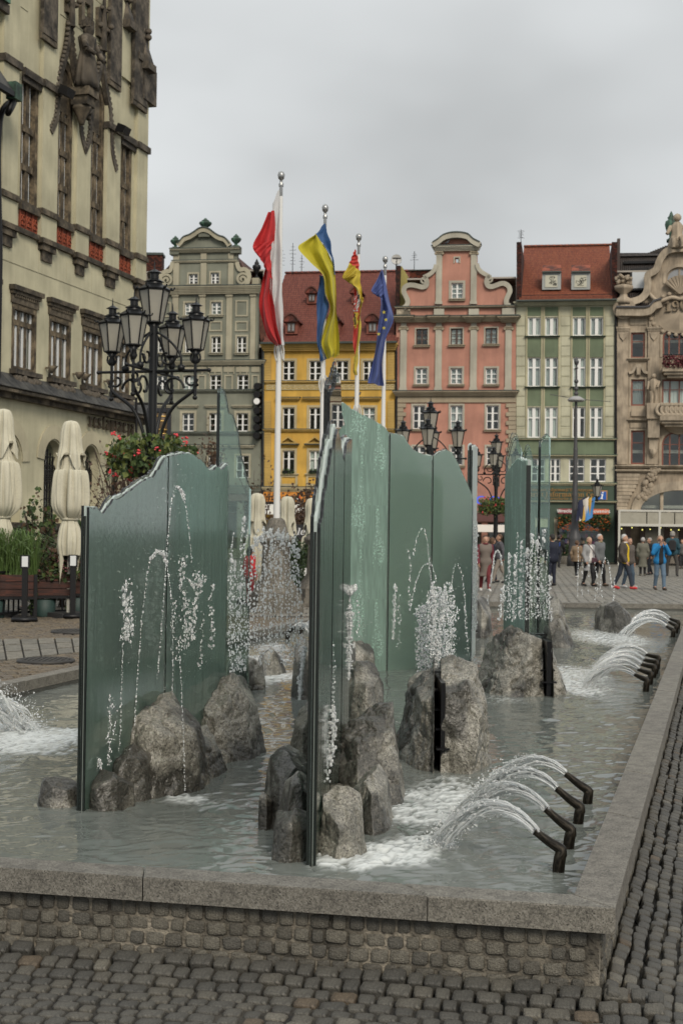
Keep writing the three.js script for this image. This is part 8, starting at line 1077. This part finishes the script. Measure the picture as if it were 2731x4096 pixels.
function person(px, feetY, headY, o) {
  const b = G(px, feetY), d = -b.z, H = Math.max(1.35, P(px, headY, d).y), s = H / 1.76, t = thing('person', o.label, 'person', V(b.x, 0, b.z), o.face, 'people walking in the square');
  const st = o.stride || 0, sw = .095 * (o.wide || 1), J = {}; // joints, facing +z, metres for a height of 1.76
  J.pel = V(0, .95, 0); J.chest = V(0, 1.30, o.bend ? .10 : 0); J.neck = V(0, 1.50, o.bend ? .20 : .01); J.head = V(0, 1.63, o.bend ? .28 : .025);
  for (const q of [-1, 1]) { const f = st * q; J['hip' + q] = V(q * .09, .92, 0); J['knee' + q] = V(q * sw, .50 + .02 * Math.abs(f), f * .22 + .03); J['ank' + q] = V(q * sw, .09 + (f < 0 ? .05 * -f : 0), f * .42 - (f < 0 ? .05 : 0)); J['toe' + q] = V(q * (sw + .02), .04, f * .42 + .15); J['sh' + q] = V(q * .185, 1.43, J.neck.z * .8); J['el' + q] = V(q * .245, 1.15, -.03 - f * .1 + J.chest.z * .6); J['wr' + q] = V(q * .235, .90, .07 - f * .18 + J.chest.z); }
  for (const [k, v] of Object.entries(o.pose || {})) J[k] = V(...v);
  const fat = o.fat || 1, bone = (a, c, ra, rb) => [J[a], J[c], ra, rb], S = g => g.scale(s, s, s);
  const legs = (m, w) => [-1, 1].flatMap(q => [bone('hip' + q, 'knee' + q, .085 * m + w, .058 * m + w), bone('knee' + q, 'ank' + q, .056 * m + w, .04 * m + w)]);
  const arms = (m, w) => [-1, 1].flatMap(q => [bone('sh' + q, 'el' + q, .052 * m + w, .043 * m + w), bone('el' + q, 'wr' + q, .042 * m + w, .030 * m + w)]);
  const torso = w => [[J.pel.clone().add(V(-.06, 0, 0)), J.pel.clone().add(V(.06, 0, 0)), .125 * fat + w, .125 * fat + w], [J.pel, J.chest, .125 * fat + w, .135 * fat + w], [J.chest.clone().add(V(-.07, .02, 0)), J.chest.clone().add(V(.07, .02, 0)), .125 + w, .125 + w], [V(-.13, 1.42, J.neck.z * .8), V(.13, 1.42, J.neck.z * .8), .07 + w, .07 + w]];
  const lo = V(-.45, -.02, -.5), hi = V(.45, 1.62, .55), at = (g, p, ry = 0, rx = 0) => g.clone().rotateX(rx).rotateY(ry).translate(p.x, p.y, p.z);
  const parts = [fieldGeo([...legs(.9, 0), ...arms(.9, 0), ...torso(-.02), [J.neck, J.head, .055, .05], ...[-1, 1].map(q => bone('ank' + q, 'toe' + q, .038, .026))], .04, lo, hi, 44), at(headGeo, J.head, o.look || 0, o.bend ? .5 : 0)];
  for (const q of [-1, 1]) { const dir = J['wr' + q].clone().sub(J['el' + q]).normalize(), hq = handGeo.clone(); if (q < 0) { hq.scale(-1, 1, 1); const ix = hq.index.array; for (let i = 0; i < ix.length; i += 3) { const x = ix[i]; ix[i] = ix[i + 1]; ix[i + 1] = x; } } hq.rotateY(-q * 1.2).applyQuaternion(new THREE.Quaternion().setFromUnitVectors(V(0, -1, 0), dir)).translate(J['wr' + q].x, J['wr' + q].y, J['wr' + q].z); parts.push(hq); }
  mesh('body', S(join(parts)), skinMat, t);
  mesh('hair', S(at(o.long ? longHair : hairGeo, J.head, o.look || 0, o.bend ? .5 : 0)), std(lin(...o.hair), .8), t);
  { const e = []; for (const q of [-1, 1]) e.push(new THREE.SphereGeometry(o.shades ? .03 : .012, 8, 6).scale(1.1, .8, .6).translate(q * .034, .008, .083)); if (o.shades) e.push(bx(-.09, .01, -.0, .09, .02, .085)); e.push(bx(-.022, -.052, .084, .022, -.046, .094)); mesh(o.shades ? 'sunglasses' : 'face_features', S(at(join(e), J.head, o.look || 0, o.bend ? .5 : 0)), std(lin(.03, .015, .012), .5), t); }
  const hemY = o.hem ?? .82, top = std(lin(...o.top), .85, { map: rep(TX.cloth, 2) }), low = std(lin(...o.low), .85, { map: rep(TX.cloth, 2) });
  mesh('trousers', S(fieldGeo([...legs(1, .014), [J.pel.clone().add(V(-.05, 0, 0)), J.pel.clone().add(V(.05, 0, 0)), .135 * fat, .135 * fat]], .04, V(-.4, .02, -.55), V(.4, 1.1, .55), 40, (x, y) => Math.max(y - 1.02, .075 - y))), low, t);
  const cb = [...torso(.028), ...(o.vest ? [] : arms(1, .022))]; if (hemY < .8) cb.push([J.pel, V(0, hemY, 0), .15 * fat, .155 * fat], [V(-.06, hemY, 0), V(.06, hemY, 0), .15 * fat, .15 * fat]);
  const open = o.shirt ? (x, y, z) => .06 + (1.45 - y) * .02 - Math.max(Math.abs(x), .2 - z * 2) : () => -9;
  mesh(o.coat ? 'coat' : 'jacket', S(fieldGeo(cb, .045, V(-.5, hemY - .05, -.4), V(.5, 1.58, .55), 46, (x, y, z) => Math.max(hemY - y, open(x, y, z)))), top, t);
  if (o.sleeves) mesh('sleeves', S(fieldGeo(arms(1, .02), .02, V(-.5, .7, -.4), V(.5, 1.55, .55), 40)), std(lin(...o.sleeves), .85), t);
  if (o.shirt) mesh('shirt', S(fieldGeo(torso(.016), .04, V(-.35, .8, -.3), V(.35, 1.55, .4), 36, (x, y, z) => .82 - y)), std(lin(...o.shirt), .85), t);
  if (o.collar) mesh('collar', S(new THREE.TorusGeometry(.07, .026, 8, 18).rotateX(1.35).translate(0, 1.5, J.neck.z + .01)), std(lin(...o.collar), .85), t);
  for (const q of [-1, 1]) mesh('shoe', S(fieldGeo([[J['ank' + q].clone().add(V(0, -.03, -.035)), J['toe' + q].clone().add(V(0, .005, -.02)), .05, .042]], .02, J['ank' + q].clone().add(V(-.12, -.12, -.15)), J['ank' + q].clone().add(V(.12, .1, .3)), 24, (x, y) => Math.max(.003 - y, y - .11))), std(lin(...(o.shoes || [.02, .02, .02])), .6), t);
  if (o.pack) mesh('backpack', S(boxUV(slab([[-.14, 1.02], [.14, 1.02], [.15, 1.36], [.08, 1.45], [-.08, 1.45], [-.15, 1.36]], -.34, -.16, [], .035))), std(lin(...o.pack), .8), t);
  if (o.bag) { mesh('bag', S(boxUV(slab([[-.02, .86], [.24, .86], [.22, 1.04], [0, 1.04]], .13, .23, [], .03))), std(lin(...o.bag), .6), t); mesh('bag_strap', S(tube([[.2, 1.04, .16], [.02, 1.3, .19], [-.12, 1.52, .04], [-.08, 1.3, -.17]], .012, 5, 24)), std(lin(...o.bag), .6), t); }
  if (o.cap) mesh('cap', S(at(fieldGeo([[V(0, .07, -.02), V(0, .075, -.015), .1, .1], [V(0, .07, .06), V(0, .065, .13), .07, .06]], .02, V(-.13, .0, -.15), V(.13, .2, .22), 28, (x, y, z) => Math.max(.055 - y, z > .07 ? y - .085 : -1)), J.head)), std(lin(...o.cap), .85), t);
  if (o.print) mesh('back_print', S(join(Array.from({ length: 7 }, (_, i) => bx(-.1 + (i % 3) * .07, 1.18 + Math.floor(i / 3) * .075, -.171, -.05 + (i % 3) * .07, 1.24 + Math.floor(i / 3) * .075, -.166)))), std(lin(.03, .08, .35), .8), t);
  return t;
}
const GH = [.28, .27, .26], DK = [.02, .018, .017], BRN = [.09, .05, .028], jeans = [.075, .12, .2], black = [.014, .014, .016], navy = [.016, .022, .045];
person(1938, 2366, 2144, { label: 'woman in a long taupe quilted vest with maroon sleeves and leggings', face: 0.05, stride: .5, top: [.20, .165, .14], sleeves: [.13, .018, .03], low: [.17, .025, .03], shoes: [.6, .6, .58], hair: [.03, .02, .015], hem: .48, vest: 1, coat: 1, collar: [.14, .02, .03] });
person(1966, 2330, 2152, { label: 'brown-haired woman in navy behind the woman with maroon leggings', face: 1.9, top: navy, low: navy, hair: BRN, long: 1, stride: .5 });
person(1996, 2334, 2138, { label: 'man with grey hooded jacket, black backpack and beige trousers walking left', face: -1.5, stride: .6, top: [.09, .088, .1], low: [.3, .26, .22], pack: black, hair: BRN, shoes: [.03, .03, .03] });
person(2206, 2344, 2138, { label: 'person in dark navy jacket half hidden by the right glass blade', face: -2.6, top: [.012, .016, .035], low: [.016, .02, .04], hair: DK, fat: 1.2, hem: .8 });
person(2234, 2271, 2142, { label: 'man in black hoodie with blue print on the back walking away', face: 2.7, stride: .9, top: black, low: black, hair: DK, print: 1 });
person(2304, 2312, 2163, { label: 'woman in tan jacket and black trousers walking away', face: 2.6, stride: .5, top: [.27, .19, .12], low: black, hair: BRN, shoes: [.5, .48, .45], hem: .78 });
person(2352, 2346, 2150, { label: 'short-haired woman in open pale grey coat with plum handbag', face: .55, stride: .35, top: [.36, .36, .36], shirt: [.62, .6, .57], low: black, hair: [.30, .23, .15], hem: .56, coat: 1, bag: [.06, .02, .03], shoes: DK });
person(2394, 2345, 2138, { label: 'grey-haired man in grey zip jacket beside the woman with handbag', face: .75, stride: .35, top: [.155, .165, .17], low: black, hair: [.42, .41, .4], fat: 1.12, shoes: [.12, .09, .06], collar: [.28, .23, .13] });
person(2428, 2236, 2136, { label: 'man in black striding right in the distance behind the couple', face: 1.5, stride: 1, top: black, low: black, hair: BRN });
person(2492, 2357, 2139, { label: 'grey-haired man in brown jacket, yellow shirt and red shoes', face: .95, stride: .6, top: [.085, .068, .055], shirt: [.62, .42, .01], low: [.03, .04, .06], hair: [.45, .44, .43], shoes: [.5, .03, .035], fat: 1.15, hem: .86, collar: [.6, .58, .55] });
person(2512, 2352, 2152, { label: 'person in jeans behind the man with the yellow shirt', face: .6, stride: .3, top: [.12, .1, .085], low: [.08, .12, .17], hair: DK, shoes: [.55, .55, .55] });
person(2568, 2304, 2151, { label: 'grey-haired woman in long olive-grey coat seen from behind', face: 3.0, top: [.165, .16, .125], low: black, hair: [.36, .35, .34], hem: .42, coat: 1, fat: 1.12, shoes: [.1, .09, .07] });
person(2596, 2300, 2152, { label: 'woman in dark clothes between the olive coat and the blue jacket', face: -1.2, top: [.02, .02, .024], low: [.02, .022, .03], hair: [.25, .24, .23], stride: .3 });
person(2636, 2361, 2144, { label: 'man with sunglasses in bright blue jacket holding his hands to his mouth', face: .1, stride: .35, top: [.012, .22, .52], shirt: black, low: [.13, .2, .28], hair: [.28, .2, .15], shades: 1, shoes: [.06, .045, .035], pose: { 'el-1': [-.26, 1.2, .12], 'wr-1': [-.08, 1.42, .24], 'el1': [.27, 1.2, .12], 'wr1': [.1, 1.44, .24] }, hem: .84 });
person(2686, 2305, 2128, { label: 'man in teal jacket and cap with black backpack seen from behind', face: 2.9, stride: .25, wide: 2, top: [.022, .075, .1], low: [.06, .055, .05], hair: GH, pack: black, cap: [.25, .23, .2] });
person(2727, 2275, 2158, { label: 'person in grey jacket cut by the right margin', face: -.8, top: [.14, .135, .13], low: [.05, .05, .055], hair: BRN });
person(2541, 2242, 2150, { label: 'distant woman in pale coat behind the grey-haired woman', face: 2, top: [.3, .26, .22], low: [.1, .1, .1], hair: [.3, .2, .12], long: 1, hem: .6 }); person(2530, 2240, 2148, { label: 'distant man in pale blue shirt near the cafe awning', face: 1, top: [.25, .3, .36], low: [.06, .06, .07], hair: DK });
person(2615, 2238, 2150, { label: 'distant figure in white under the cafe awning', face: 0, top: [.4, .4, .38], low: [.1, .1, .1], hair: BRN }); person(1950, 2268, 2146, { label: 'distant figure in brown by the shop of the pink house', face: 0, top: [.12, .07, .05], low: black, hair: BRN });
person(100, 2440, 2162, { label: 'grey-haired person in grey pullover bending over the terrace plants', face: -1.2, bend: 1, top: [.085, .09, .1], low: [.04, .04, .045], hair: [.3, .28, .25], pose: { 'el-1': [-.24, 1.15, .2], 'wr-1': [-.2, .95, .4], 'el1': [.24, 1.15, .2], 'wr1': [.2, .95, .42] } });
person(996, 2425, 2236, { label: 'dark-haired child in red jacket behind the slender clear shard', face: 2.2, top: [.6, .03, .035], low: [.25, .03, .035], hair: DK, long: 1 });
renderer.render(scene, camera);
